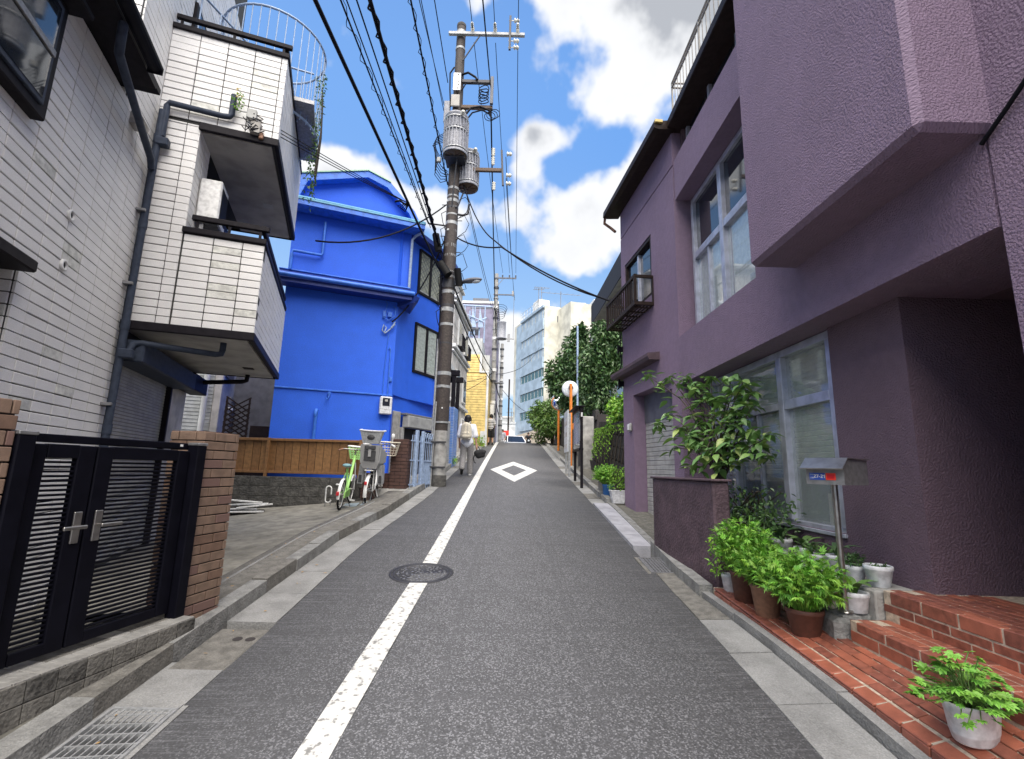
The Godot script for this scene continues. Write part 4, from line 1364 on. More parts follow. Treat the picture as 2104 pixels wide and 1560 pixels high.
func make_steps_and_pots() -> void:
	# tiled landing strip along the kerb and two steps up to the entrance
	var t := thing("entrance_steps", "red tiled steps with pale joints up to the purple house's entrance", "steps")
	var bed := MB.new()
	var yf := func(z: float) -> float: return 0.545 + 0.055 * (-z - 2.3)
	for i in 10:
		var z0 := -0.2 - i * 0.434
		var z1 := z0 - 0.434
		bed.hexa([V(1.825, 0.0, z0), V(2.2, 0.0, z0), V(2.2, 0.0, z1), V(1.825, 0.0, z1), V(1.825, yf.call(z0) - 0.001, z0), V(2.2, 0.650, z0), V(2.2, 0.650, z1), V(1.825, yf.call(z1) - 0.001, z1)])
	bed.span(V(2.1435, 0.0, -3.235), V(2.45, 0.7765, 1.0))
	bed.span(V(2.3835, 0.0, -3.255), V(5.0, 0.9525, 1.0))
	part("mortar_bed", bed, "mortar_pale", t)
	var reds := ["tile_red", "tile_red_b", "tile_red_c"]
	# strip: nosing row, then courses of long thin tiles, each a piece lying on the slope
	var L := 0.157
	var i := 0
	while i < 26:
		var z := -4.50 + i * L + L * 0.5
		i += 1
		var tl: float = atan(0.055)
		var slope := Basis(Vector3.RIGHT, tl)
		var y: float = yf.call(z)
		var hh: float = clampf(y - gh(1.81, z) + 0.02, 0.05, 0.2)
		part("riser_tile", B(V(0.016, hh, L - 0.008), 0.003), "tile_red_b" if rng.randf() < 0.7 else "tile_red", t, V(1.817, y - hh * 0.5 - 0.016, z), slope)
		var tilt := Basis(Vector3.BACK, atan2(0.65 - y, 0.36))
		part("nosing_tile", B(V(0.075, 0.016, L - 0.008), 0.005), "tile_red_c" if z > -3.6 else "tile_red_b", t, V(1.847, y - 0.001, z), slope * tilt)
		for j in 4:
			var off := 0.5 * (j % 2) * L
			var xx := 1.925 + j * 0.068
			part("tile", B(V(0.060, 0.012, L - 0.008), 0.002), reds[rng.randi() % 3] if z > -3.9 else "tile_red_b", t, V(xx, lerpf(y, 0.65, (xx - 1.82) / 0.36) - 0.003, z + off), slope * tilt)
	# the two steps
	for s in [[2.14, 0.655, 0.78, -3.245, 0.235], [2.38, 0.78, 0.956, -3.265, 0.60]]:
		var rise: float = s[2] - s[1]
		for k in 14:
			var z: float = s[3] + 0.1175 + k * 0.235
			var nh: float = rise * 0.42
			var nm := B(V(0.05, nh, 0.227), 0.005)
			part("nosing_tile", nm, reds[rng.randi() % 3], t, V(s[0] + 0.025, s[2] - nh * 0.5, z + 0.06))
			var rh: float = (rise - nh) * 0.5 - 0.008 if rise > 0.15 else rise - nh - 0.012
			var y: float = s[2] - nh - 0.008 - rh * 0.5
			var r := 0
			while y - rh * 0.5 > s[1] - 0.03:
				part("riser_tile", B(V(0.016, rh, 0.227), 0.002), reds[rng.randi() % 3], t, V(s[0] + 0.0095, y, z + (0.0 if r % 2 == 0 else 0.117)))
				y -= rh + 0.008
				r += 1
			var c := 0
			var x: float = s[0] + 0.082
			while x < s[0] + s[4]:
				part("tile", B(V(0.060, 0.012, 0.227), 0.002), reds[rng.randi() % 3], t, V(x, s[2] - 0.007, z + (0.117 if c % 2 else 0.0)))
				x += 0.068
				c += 1
	part("step_end", S(V(2.16, 0.5, -3.262), V(2.44, 0.772, -3.236)), "tile_red_b", t)
	# concrete ledge and granite block
	var lg := thing("concrete_ledge", "low grey concrete ledge carrying white flowerpots below the window", "ledge")
	part("ledge_body", S(V(2.34, 0.3, -5.6), V(2.638, 0.945, -3.27), 0.01), "concrete", lg)
	var gb := thing("granite_block", "rough granite block beside the second step, under the mailbox post", "stone block")
	var bb := MB.new()
	bb.cbox(V(2.235, 0.66, -3.62), V(0.19, 0.27, 0.62), 0.02, Basis(Vector3.UP, 0.06))
	bb.cbox(V(2.20, 0.60, -3.40), V(0.20, 0.33, 0.22), 0.025, Basis(Vector3.UP, -0.1))
	part("block_body", bb, "granite", gb)
	# planter wall and its shrubs
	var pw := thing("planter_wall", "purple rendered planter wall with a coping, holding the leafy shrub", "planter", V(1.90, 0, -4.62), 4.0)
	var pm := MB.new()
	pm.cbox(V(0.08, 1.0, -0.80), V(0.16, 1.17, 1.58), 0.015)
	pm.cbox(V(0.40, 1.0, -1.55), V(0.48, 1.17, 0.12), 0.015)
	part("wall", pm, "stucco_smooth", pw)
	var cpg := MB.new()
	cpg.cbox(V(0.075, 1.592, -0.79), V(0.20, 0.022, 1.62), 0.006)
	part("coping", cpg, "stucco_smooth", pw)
	part("soil", S(V(0.165, 0.6, -1.48), V(0.62, 1.2, -0.25)), "soil", pw)
	var sh := thing("leafy_shrub", "tall shrub with large pointed leaves growing behind the planter wall", "shrub", V(2.28, 1.2, -5.3))
	var tips := [V(1.82, 2.93, -6.40), V(2.07, 2.86, -6.20), V(2.20, 2.84, -6.00), V(2.25, 2.72, -5.80), V(2.34, 2.74, -5.60), V(2.40, 2.70, -5.20), V(2.42, 2.60, -5.00), V(2.48, 2.48, -4.95), V(2.45, 2.44, -5.10), V(2.40, 2.52, -5.20), V(2.33, 2.50, -5.50), V(2.23, 2.63, -5.80), V(1.96, 2.36, -5.90), V(1.81, 2.24, -6.00), V(2.00, 2.17, -5.70), V(2.21, 2.21, -5.50), V(2.32, 2.31, -5.30), V(2.40, 2.30, -5.10), V(2.45, 2.34, -4.90), V(2.34, 2.09, -5.20), V(2.16, 1.93, -5.40), V(1.94, 1.94, -5.70), V(2.42, 2.08, -4.90), V(2.45, 1.93, -4.80), V(2.48, 2.02, -4.65), V(2.36, 1.87, -4.85), V(2.45, 1.83, -4.70), V(2.27, 1.78, -5.20), V(1.99, 1.72, -5.40), V(2.28, 1.88, -5.10), V(2.05, 2.05, -5.5), V(2.1, 2.3, -5.6), V(2.15, 1.75, -5.0), V(2.02, 1.82, -5.15), V(2.2, 2.0, -5.0)]
	var br := MB.new()
	var meshes := [big_leaf(0.14, 0.064), big_leaf(0.115, 0.056), big_leaf(0.155, 0.070)]
	for q in 3:
		mat("shrub_leaf_%d" % q, [Color(0.19, 0.31, 0.085), Color(0.12, 0.23, 0.07), Color(0.32, 0.40, 0.13)][q], 0.38, {"two": true, "back": Color(0.05, 0.09, 0.015)})
	var root := V(2.26, 1.2, -5.3)
	var spots := []
	for tip in tips:
		var fork := V(2.26, 1.55 + rng.randf() * 0.4, -5.3 + rng.randf_range(-0.15, 0.15))
		var mid: Vector3 = fork.lerp(tip, 0.5) + V(0, 0.10, 0)
		br.tube([root + V(rng.randf_range(-0.05, 0.05), 0, rng.randf_range(-0.08, 0.08)) - sh.position, fork - sh.position, mid - sh.position, tip - sh.position], 0.014, 5, 0.004)
		for k in 21:
			var a := TAU * k / 7.0 + rng.randf() * 0.6
			var on: Vector3 = tip if k < 8 else mid.lerp(tip, rng.randf_range(0.1, 0.95))
			on += rdir() * (0.03 if k < 8 else 0.13)
			spots.append([on - sh.position, Basis(Vector3.UP, a) * Basis(Vector3.RIGHT, rng.randf_range(-0.75, 0.35)) * Basis(Vector3.BACK, rng.randf_range(-0.5, 0.5))])
	part("branches", br, "bark", sh)
	var far := MB.new()
	for k in spots.size():
		var q: Array = spots[(k * 37) % spots.size()]
		if k < 300:
			part("leaf", meshes[k % 3], "shrub_leaf_%d" % ([0, 1, 0, 2, 1][k % 5]), sh, q[0], q[1])
		else:
			far.st.append_from(meshes[k % 3], 0, Transform3D(q[1], q[0]))
			far.n += 1
	tag(part("leaves", far.st.commit(), "shrub_leaf_1", sh), "", "", "", "stuff")
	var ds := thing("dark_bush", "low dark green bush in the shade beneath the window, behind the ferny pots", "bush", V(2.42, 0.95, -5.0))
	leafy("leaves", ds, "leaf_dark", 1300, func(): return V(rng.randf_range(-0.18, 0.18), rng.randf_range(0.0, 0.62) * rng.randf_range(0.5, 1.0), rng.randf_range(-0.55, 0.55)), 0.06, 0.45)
	var dst := MB.new()
	for k in 12:
		dst.tube([V(0, 0, 0), V(rng.randf_range(-0.1, 0.1), 0.3, rng.randf_range(-0.3, 0.3)), V(rng.randf_range(-0.15, 0.15), 0.55, rng.randf_range(-0.5, 0.5))], 0.006, 4)
	part("stems", dst, "bark", ds)
	# mailbox on its steel post
	var mb := thing("mailbox", "steel mailbox on a post with a blue number plate and red sticker", "mailbox", V(2.19, 0.80, -3.34), -55.0)
	var pm2 := MB.new()
	pm2.bar(V(0, 0, 0), V(0, 0.83, 0), 0.019, 14)
	pm2.lathe(V(0, 0, 0), [Vector2(0.045, 0.0), Vector2(0.04, 0.012), Vector2(0.02, 0.014)], 16)
	part("post", pm2, "steel", mb)
	var bx := MB.new()
	bx.prism(PackedVector2Array([Vector2(0.13, 0.0), Vector2(0.13, 0.105), Vector2(0.10, 0.165), Vector2(-0.25, 0.165), Vector2(-0.25, 0.0)]), Transform3D(Basis(V(0, 0, 1), V(0, 1, 0), V(-1, 0, 0)), V(0.115, 0.80, 0)), 0.23)
	part("body", bx, "steel_dull", mb)
	var ld := MB.new()
	ld.prism(PackedVector2Array([Vector2(0.185, 0.105), Vector2(0.09, 0.176), Vector2(-0.255, 0.176), Vector2(-0.255, 0.168), Vector2(0.088, 0.168), Vector2(0.183, 0.098)]), Transform3D(Basis(V(0, 0, 1), V(0, 1, 0), V(-1, 0, 0)), V(0.13, 0.80, 0)), 0.26)
	part("lid", ld, "steel", mb)
	part("number_plate", B(V(0.095, 0.045, 0.002), 0, V(-0.045, 0.852, 0.132)), "sticker_blue", mb)
	part("red_sticker", B(V(0.058, 0.045, 0.002), 0, V(0.037, 0.852, 0.132)), "sticker_red", mb)
	part("sticker_print", B(V(0.042, 0.026, 0.001), 0, V(0.037, 0.852, 0.1338)), "red_plastic", mb)
	text("number", "27-21", 0.030, V(-0.030, 0.853, 0.134), "white_paint", mb)
	var jp := MB.new()  # the small characters beside the number, stroke by stroke
	var stroke := func(x: float, y: float, w: float, hh: float): jp.box(V(-0.078 + x * 0.001, 0.842 + y * 0.001, 0.1335), V(w * 0.001, hh * 0.001, 0.001))
	for q in [[-7, 4, 6, 1], [-7, 0, 5, 1], [-7, -4, 7, 1], [0, 4, 7, 1], [0.5, 0, 1, 8], [7, 4, 6, 1], [7, 1.3, 5, 0.9], [7, -1.3, 5, 0.9], [7, -4, 6, 1], [4.5, 0, 1, 9], [9.5, 0, 1, 9]]:
		stroke.call(q[0], q[1], q[2], q[3])
	part("block_characters", jp, "white_paint", mb)
	var jq := MB.new()
	for q in [[-6, 4, 8, 1], [-6, 1, 9, 1], [-6, -3, 8, 1], [-6, 0.5, 1, 9], [-9, -1, 1, 5], [5, 4.5, 10, 1], [0.5, 3, 1, 4], [9.5, 3, 1, 4], [5, 1, 7, 1], [5, -4, 7, 1], [2, -1.5, 1, 6], [8, -1.5, 1, 6], [5, -1.5, 6, 0.9]]:
		jq.box(V(-0.078 + q[0] * 0.001, 0.863 + q[1] * 0.001, 0.1335), V(q[2] * 0.001, q[3] * 0.001, 0.001))
	part("district_characters", jq, "office_blue", mb)
	# pots on the ledge
	var grp := "white flowerpots on the concrete ledge"
	var a := pot("flower_pot", "tall plain white conical pot at the ledge's end beside the steps", V(2.47, 0.945, -3.40), 0.085, 0.135, "white_pot", grp, 0.7, 0.006)
	leafy("leaves", a, "leaf_dark", 60, func(): return V(rng.randf_range(-0.05, 0.05), 0.115 + rng.randf() * 0.02, rng.randf_range(-0.05, 0.05)), 0.03, 0.5)
	a = pot("flower_pot", "small white pot with dark leafy rosettes, second from the steps on the ledge", V(2.42, 0.945, -3.56), 0.07, 0.105, "white_pot", grp, 0.74)
	leafy("leaves", a, "leaf_dark", 130, func(): return V(rng.randf_range(-0.06, 0.06), 0.10 + rng.randf() * 0.08, rng.randf_range(-0.06, 0.06)), 0.035, 0.6)
	a = pot("flower_pot", "ribbed white pot with strap leaves standing behind the mailbox post", V(2.44, 0.945, -3.76), 0.076, 0.14, "white_pot", grp, 0.72)
	strap_plant(a, V(0, 0.12, 0), 4, 0.22, 0.05, "leaf_dark")
	a = pot("flower_pot", "wide low greyish white bowl pot with small ferns on the ledge", V(2.44, 0.945, -3.98), 0.085, 0.11, "white_pot", grp, 0.85)
	fern_plant(a, V(0, 0.09, 0), 0.12, 0.12, 0.12, 26, "leaf", 0.035)
	a = pot("flower_pot", "white pot with two curved leaves, in the ledge's middle", V(2.49, 0.945, -4.26), 0.08, 0.12, "white_pot", grp, 0.75)
	strap_plant(a, V(0, 0.10, 0), 5, 0.24, 0.055, "leaf")
	a = pot("flower_pot", "blue-white pot with one broad leaf far along the ledge", V(2.47, 0.945, -4.56), 0.088, 0.15, "white_pot", grp, 0.8)
	strap_plant(a, V(0, 0.13, 0), 3, 0.26, 0.09, "leaf_dark")
	a = pot("flower_pot", "white pot half hidden behind the ferny plants, farthest along the ledge", V(2.44, 0.945, -4.84), 0.08, 0.14, "white_pot", grp, 0.8)
	a = pot("flower_pot", "white round-rimmed pot with orchid leaves on the granite block", V(2.27, 0.795, -3.36), 0.082, 0.125, "white_pot", "", 0.78, 0.014)
	strap_plant(a, V(0, 0.10, 0), 4, 0.22, 0.055, "leaf")
	a = pot("flower_pot", "little black pot on the granite block by the ferns", V(2.17, 0.795, -3.62), 0.048, 0.06, "black_plastic", "", 0.8)
	a = pot("flower_pot", "little tan pot behind the mailbox post's foot", V(2.30, 0.795, -3.53), 0.045, 0.07, "tan_pot", "", 0.8)
	var rk := MB.new()
	rk.ball(V(0, 0.03, 0), V(0.058, 0.034, 0.04), 7, Basis(V(0.2, 1, 0.1).normalized(), 0.5))
	var rock := part("stone", rk, "rock", self, V(2.165, 0.797, -3.43))
	tag(rock, "pale rounded stone lying on the granite block", "stone")
	# pots with ferny plants on the tiled strip
	a = pot("flower_pot", "squat dark brown pot with a bushy bright green ferny plant, nearest the steps", V(1.985, 0.62, -3.45), 0.118, 0.17, "brown_pot", "", 0.7, 0.01)
	fern_plant(a, V(0, 0.15, 0), 0.27, 0.27, 0.40, 330)
	a = pot("flower_pot", "tall terracotta pot between the two brown pots with ferny green plants", V(1.925, 0.63, -3.82), 0.11, 0.225, "tan_pot", "", 0.72, 0.014)
	fern_plant(a, V(0, 0.20, 0), 0.22, 0.22, 0.32, 220)
	a = pot("flower_pot", "dark brown rimmed pot with a tall ferny plant by the planter wall", V(1.945, 0.64, -4.17), 0.122, 0.235, "brown_pot", "", 0.76, 0.018)
	fern_plant(a, V(0, 0.21, 0), 0.24, 0.24, 0.46, 330)
	a = pot("flower_pot", "small white pot with a pale-leaved plant against the planter wall's end", V(1.93, 0.65, -4.45), 0.066, 0.15, "white_pot", "", 0.72)
	leafy("leaves", a, "leaf_bright", 150, func(): return V(rng.randf_range(-0.16, 0.08), 0.15 + rng.randf() * 0.32, rng.randf_range(-0.10, 0.14)), 0.05, 0.5)
	# oval white planter on the strip in front
	var ov := thing("oval_planter", "oval white planter with lobed green leaves on the tiles in front", "planter", V(1.975, 0.588, -2.26), 32.0)
	var om := MB.new()
	var ell := Basis(V(1.0, 0, 0), V(0, 1, 0), V(0, 0, 0.62))
	om.lathe(V(0, 0, 0), [Vector2(0.0, 0.0), Vector2(0.108, 0.0), Vector2(0.114, 0.006), Vector2(0.124, 0.035), Vector2(0.126, 0.037), Vector2(0.127, 0.042), Vector2(0.140, 0.112), Vector2(0.142, 0.114), Vector2(0.143, 0.120), Vector2(0.144, 0.122), Vector2(0.147, 0.150), Vector2(0.145, 0.155), Vector2(0.136, 0.155), Vector2(0.133, 0.150), Vector2(0.124, 0.118)], 40, ell)
	part("pot", om, "white_pot", ov)
	var os := MB.new()
	os.lathe(V(0, 0.120, 0), [Vector2(0.129, -0.005), Vector2(0.128, 0.0), Vector2(0.0, 0.008)], 24, ell)
	part("soil", os, "soil", ov)
	# lobed leaves: a fan of short broad fingers on a stalk
	var lb := MB.new()
	var sb := MB.new()
	for i2 in 130:
		var an := rng.randf() * TAU
		var kk := sqrt(rng.randf())
		var top := V(-0.07 + cos(an) * kk * 0.24, 0.15 + rng.randf() * 0.20 * (1.0 - 0.5 * kk) + (0.03 if kk < 0.7 else -0.02), sin(an) * kk * 0.16)
		var foot := V(-0.01 + rng.randf_range(-0.05, 0.05), 0.12, rng.randf_range(-0.03, 0.03))
		sb.tube([foot, foot.lerp(top, 0.6) + V(0, 0.03, 0), top], 0.0022, 4)
		var d := (V(cos(an), rng.randf_range(-0.35, 0.25), sin(an)) + rdir() * 0.35).normalized()
		var up := (V(0, 1, 0) + rdir() * 0.45).normalized()
		var side := d.cross(up).normalized()
		var gg := rng.randf_range(0.65, 1.0)
		lb.st.set_color(Color(gg * rng.randf_range(0.75, 1.0), gg, gg))
		var ls := rng.randf_range(0.026, 0.044)
		for q2 in 7:
			var th := (q2 - 3) * 0.62
			leaf_quad(lb, top, (d * cos(th) + side * sin(th)).normalized(), up, ls * (1.0 - 0.07 * absf(q2 - 3)), ls * 0.52, 0.08)
	part("stems", sb, "leaf", ov)
	part("leaves", lb, "fern", ov)


func text(called: String, s: String, size: float, at: Vector3, m: String, parent: Node3D, depth := 0.001, turn := Basis()) -> MeshInstance3D:
	var t := TextMesh.new()
	t.text = s
	var f := SystemFont.new()
	f.font_names = PackedStringArray(["Droid Sans", "Droid Sans Fallback"])
	f.font_weight = 700
	t.font = f
	t.font_size = 64
	t.pixel_size = size / 64.0
	t.depth = depth
	return part(called, t, m, parent, at, turn)


# ---------------------------------------------------------------- the blue house
func make_blue_house() -> void:
	var h := thing("blue_house", "bright blue painted house with teal eaves and a curved bay of dark windows", "house", V(-2.74, 0, -11.0), 22.0)
	var w := MB.new()
	w.span(V(-2.43, 0.6, -6.0), V(0.0, 3.235, -0.02))
	w.span(V(-2.43, 3.235, -6.0), V(0.0, 5.60, 0.0))
	w.span(V(-2.43, 5.6, -6.0), V(0.22, 7.5, -0.06))
	part("wall", w, "blue_wall", h)
	part("band", B(V(2.44, 0.035, 0.03), 0.006, V(-1.21, 3.235, -0.004)), "blue_trim", h)
	# mansard end wall, its roof edge and covering
	var out := PackedVector2Array([Vector2(-2.52, 7.50), Vector2(-2.40, 8.16), Vector2(-0.92, 8.62), Vector2(-0.38, 8.45), Vector2(0.24, 7.84), Vector2(0.44, 7.45)])
	var inn := PackedVector2Array([Vector2(-2.40, 7.50), Vector2(-2.22, 8.03), Vector2(-0.92, 8.46), Vector2(-0.45, 8.31), Vector2(0.10, 7.76), Vector2(0.27, 7.45)])
	w = MB.new()
	w.prism(inn, Transform3D(Basis(), V(0, 0, -5.5)), 5.32)
	part("gable_wall", w, "blue_wall", h)
	w = MB.new()
	var pr := MB.new()
	for i in out.size() - 1:
		w.prism(PackedVector2Array([out[i], out[i + 1], inn[i + 1], inn[i]]), Transform3D(Basis(), V(0, 0, -5.6)), 5.65)
		var n := (out[i + 1] - out[i]).orthogonal().normalized() * (-1.0)
		if n.y < 0 and absf(n.y) > 0.2:
			n = -n
		var q := 0.03
		if i == 1 or i == 2:
			pr.prism(PackedVector2Array([out[i] + Vector2(0, 0.003), out[i + 1] + Vector2(0, 0.003), out[i + 1] + Vector2(0, q), out[i] + Vector2(0, q)]), Transform3D(Basis(), V(0, 0, -5.6)), 5.68)
	part("roof_edge", w, "blue_trim", h)
	part("roof", pr, "roof_pale", h)
	# upper eave: teal folded metal
	var e := MB.new()
	e.prism(PackedVector2Array([Vector2(0.36, 7.27), Vector2(0.36, 7.42), Vector2(-0.05, 7.66), Vector2(-0.05, 7.27)]), Transform3D(Basis(V(0, 0, 1), V(0, 1, 0), V(-1, 0, 0)), V(0.46, 0, 0)), 3.0)
	part("eave", e, "blue_trim", h)
	var ef := part("eave_cladding", B(V(3.02, 0.045, 0.03), 0.004, V(-1.04, 7.40, 0.365)), "roof_teal", h)
	for i in 3:
		part("strip", B(V(3.02, 0.035, 0.13), 0.004), "roof_teal", ef, V(-1.04, 7.455 + i * 0.078, 0.31 - i * 0.132), Basis(V(1, 0, 0), 0.52))
	# lower eave with gutter
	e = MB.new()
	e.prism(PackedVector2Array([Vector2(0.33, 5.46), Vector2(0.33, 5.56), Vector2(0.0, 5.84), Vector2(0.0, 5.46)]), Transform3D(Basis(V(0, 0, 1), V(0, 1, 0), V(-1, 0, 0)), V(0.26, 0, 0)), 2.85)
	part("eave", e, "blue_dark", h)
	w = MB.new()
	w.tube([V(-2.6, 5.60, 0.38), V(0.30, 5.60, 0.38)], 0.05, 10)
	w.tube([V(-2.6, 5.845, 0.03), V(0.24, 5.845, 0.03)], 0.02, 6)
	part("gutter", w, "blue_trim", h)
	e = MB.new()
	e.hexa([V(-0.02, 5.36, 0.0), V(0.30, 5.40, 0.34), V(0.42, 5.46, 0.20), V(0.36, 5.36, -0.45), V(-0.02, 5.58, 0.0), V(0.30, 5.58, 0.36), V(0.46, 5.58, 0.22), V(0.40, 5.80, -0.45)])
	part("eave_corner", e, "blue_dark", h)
	# pipes, boxes, lamp
	w = MB.new()
	w.tube([V(-1.57, 1.6, 0.045), V(-1.57, 2.68, 0.045)], 0.036, 10)
	w.tube([V(-1.57, 2.66, 0.045), V(-1.57, 2.76, 0.06), V(-1.565, 2.79, 0.03), V(-1.56, 2.79, -0.02)], 0.042, 10)
	part("pipe", w, "blue_trim", h)
	w = MB.new()
	w.tube([V(-1.76, 7.10, 0.045), V(-1.76, 6.33, 0.045), V(-1.78, 6.29, 0.045), V(-2.36, 6.29, 0.045), V(-2.38, 6.2, 0.045), V(-2.38, 5.85, 0.04)], 0.032, 10)
	part("pipe", w, "blue_trim", h)
	w = MB.new()
	w.tube([V(0.46, 7.26, 0.22), V(0.30, 7.2, 0.05), V(0.23, 7.1, 0.02), V(0.23, 5.85, 0.0)], 0.034, 10)
	part("downpipe", w, "gate_blue", h)
	w = MB.new()
	w.tube([V(-0.21, 3.16, 0.02), V(-0.21, 3.8, 0.02), V(-0.17, 4.6, 0.02), V(-0.16, 4.75, 0.02)], 0.010, 6)
	w.tube([V(-0.10, 3.16, 0.02), V(-0.10, 4.3, 0.02), V(-0.12, 4.36, 0.02), V(-0.14, 4.3, 0.02)], 0.014, 6)
	part("conduit", w, "blue_trim", h)
	part("switch_box", B(V(0.07, 0.11, 0.05), 0.008, V(-0.06, 3.60, 0.02)), "blue_trim", h)
	var mb := part("meter_box", B(V(0.27, 0.40, 0.13), 0.02, V(-0.13, 2.985, 0.065)), "white_pot", h)
	part("window", B(V(0.16, 0.18, 0.01), 0.01, V(-0.13, 3.06, 0.131)), "glass_dark", mb)
	part("dial", B(V(0.07, 0.05, 0.006), 0.004, V(-0.13, 3.095, 0.134)), "soffit", mb)
	part("label", B(V(0.08, 0.014, 0.004), 0, V(-0.13, 2.89, 0.131)), "shutter_grey", mb)
	var lp := part("wall_lamp", B(V(0.06, 0.07, 0.05), 0.01, V(-1.34, 3.17, 0.025)), "blue_trim", h)
	w = MB.new()
	w.tube([V(-1.34, 3.15, 0.03), V(-1.34, 3.10, 0.09), V(-1.36, 3.03, 0.08), V(-1.40, 3.06, 0.05)], 0.012, 6)
	part("hook", w, "blue_trim", lp)
	w = MB.new()
	w.box(V(-0.30, 5.13, 0.03), V(0.07, 0.14, 0.05))
	w.box(V(-0.18, 5.12, 0.04), V(0.09, 0.11, 0.08))
	w.tube([V(-0.34, 5.05, 0.04), V(-0.2, 4.98, 0.06), V(-0.06, 5.1, 0.06), V(-0.05, 5.3, 0.05), V(-0.12, 5.34, 0.05)], 0.012, 6)
	w.tube([V(-0.28, 5.2, 0.04), V(-0.25, 5.38, 0.03), V(-0.31, 5.48, 0.03)], 0.010, 6)
	tag(part("service_entry", w, "blue_trim", h), "", "", "", "stuff")
	w = MB.new()
	w.tube([V(-0.05, 4.95, 0.1), V(-0.14, 4.78, 0.07), V(-0.26, 4.66, 0.06), V(-0.33, 4.72, 0.06), V(-0.30, 4.86, 0.06), V(-0.24, 4.80, 0.06), V(-0.28, 4.66, 0.05)], 0.016, 6)
	w.bar(V(-0.06, 4.90, 0.10), V(-0.13, 4.80, 0.08), 0.026, 8)
	part("cable_loop", w, "gate_blue", h)
	# the bay: its own frame along the window wall
	var bx := h.transform.affine_inverse() * Transform3D(Basis(Vector3.UP, deg_to_rad(-24.0)), V(-2.5, 0, -11.92))
	var plan := func(a: Array, y0: float, y1: float) -> MB:
		var b := MB.new()
		var p := PackedVector2Array()
		for q in a:
			p.append(Vector2(q[0], -q[1]))
		b.prism(p, Transform3D(Basis(V(1, 0, 0), V(0, 0, -1), V(0, 1, 0)), V(0, y0, 0)), y1 - y0)
		return b
	var curve := [[0.15, 0.93], [0.09, 0.72], [0.04, 0.45], [0.0, 0.12], [0.012, -0.2], [0.018, -0.51], [0.012, -0.85], [-0.02, -1.15], [-0.09, -1.4], [-0.22, -1.62], [-0.5, -1.8], [-2.0, -1.8], [-2.0, 0.9]]
	var bay := part("bay", plan.call(curve, 3.27, 7.35), "blue_wall", h, bx.origin, bx.basis)
	part("ground_wall", plan.call([[0.145, 0.90], [0.02, 0.7], [-0.03, 0.2], [-0.12, -0.8], [-0.3, -1.7], [-2.0, -1.7], [-2.0, 0.8]], 0.8, 3.27), "blue_wall", h, bx.origin, bx.basis)
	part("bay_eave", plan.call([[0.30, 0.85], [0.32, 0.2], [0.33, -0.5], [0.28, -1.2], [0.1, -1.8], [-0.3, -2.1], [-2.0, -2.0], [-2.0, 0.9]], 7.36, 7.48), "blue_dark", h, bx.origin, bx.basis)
	for y in [[3.97, 5.27], [6.05, 7.26]]:
		var f := part("bay_window", S(V(-0.05, y[0], -1.03), V(0.05, y[0] + 0.07, 0.02), 0.006), "black_trim", bay)
		window_bars(f, "black_trim", [[V(-0.05, y[1] - 0.06, -1.03), V(0.06, y[1], 0.02)]])
		f = part("bay_window", S(V(-0.05, y[0] + 0.071, -0.05), V(0.048, y[1] - 0.061, 0.02), 0.006), "black_trim", bay)
		f = part("bay_window", S(V(-0.05, y[0] + 0.071, -1.03), V(0.048, y[1] - 0.061, -0.96), 0.006), "black_trim", bay)
		f = part("bay_window", S(V(-0.05, y[0] + 0.071, -0.55), V(0.055, y[1] - 0.061, -0.46), 0.006), "black_trim", bay)
		for q in [[-0.051, -0.459], [-0.551, -0.959]]:
			part("pane", S(V(0.026, y[0] + 0.072, q[1]), V(0.03, y[1] - 0.062, q[0])), "frost" if y[0] < 5 else "blind", bay)
			part("pane_frame", S(V(0.0305, y[0] + 0.072, q[1]), V(0.04, y[0] + 0.11, q[0])), "shutter_grey", bay)
			var la := MB.new()
			if y[0] > 5:
				for k in 7:
					la.bar(V(0.034, y[0] + 0.10 + k * 0.15, q[1] + 0.02), V(0.034, minf(y[0] + 0.42 + k * 0.15, y[1] - 0.08), q[0] - 0.02), 0.006, 4, -1.0, false)
					la.bar(V(0.034, y[0] + 0.10 + k * 0.15, q[0] - 0.02), V(0.034, minf(y[0] + 0.42 + k * 0.15, y[1] - 0.08), q[1] + 0.02), 0.006, 4, -1.0, false)
				tag(part("lattice", la, "shutter_dark", bay), "", "", "", "stuff")
			else:
				for k in 5:
					la.tube([V(0.033, y[0] + 0.2 + k * 0.2, q[0] - 0.04), V(0.033, y[0] + 0.28 + k * 0.2, (q[0] + q[1]) * 0.5), V(0.033, y[0] + 0.2 + k * 0.2, q[1] + 0.04)], 0.005, 4)
				if q[0] < -0.5:
					tag(part("lattice", la, "shutter_grey", bay), "", "", "", "stuff")
	# roller shutter and stone jamb of the ground floor
	var gs := part("door_jamb", S(V(-0.02, 0.9, 0.42), V(0.06, 2.92, 0.70), 0.01), "pole_concrete", h, bx.origin, bx.basis)
	part("shutter_box", S(V(0.06, 2.56, -1.25), V(0.26, 2.84, 0.36), 0.015), "shutter_grey", gs)
	part("shutter_hood", S(V(0.02, 2.85, -1.3), V(0.20, 2.90, 0.40), 0.01), "steel_dull", gs)
	part("doorway", S(V(-0.02, 1.0, -1.2), V(0.02, 2.56, 0.34)), "dark_room", gs)
	for k in 3:
		part("door_bar", S(V(0.03, 1.0, -0.2 - k * 0.35), V(0.05, 2.5, -0.16 - k * 0.35)), "steel_dull", gs)
	part("inner_frame", S(V(0.02, 1.0, 0.30), V(0.10, 2.56, 0.40), 0.006), "shutter_grey", gs)


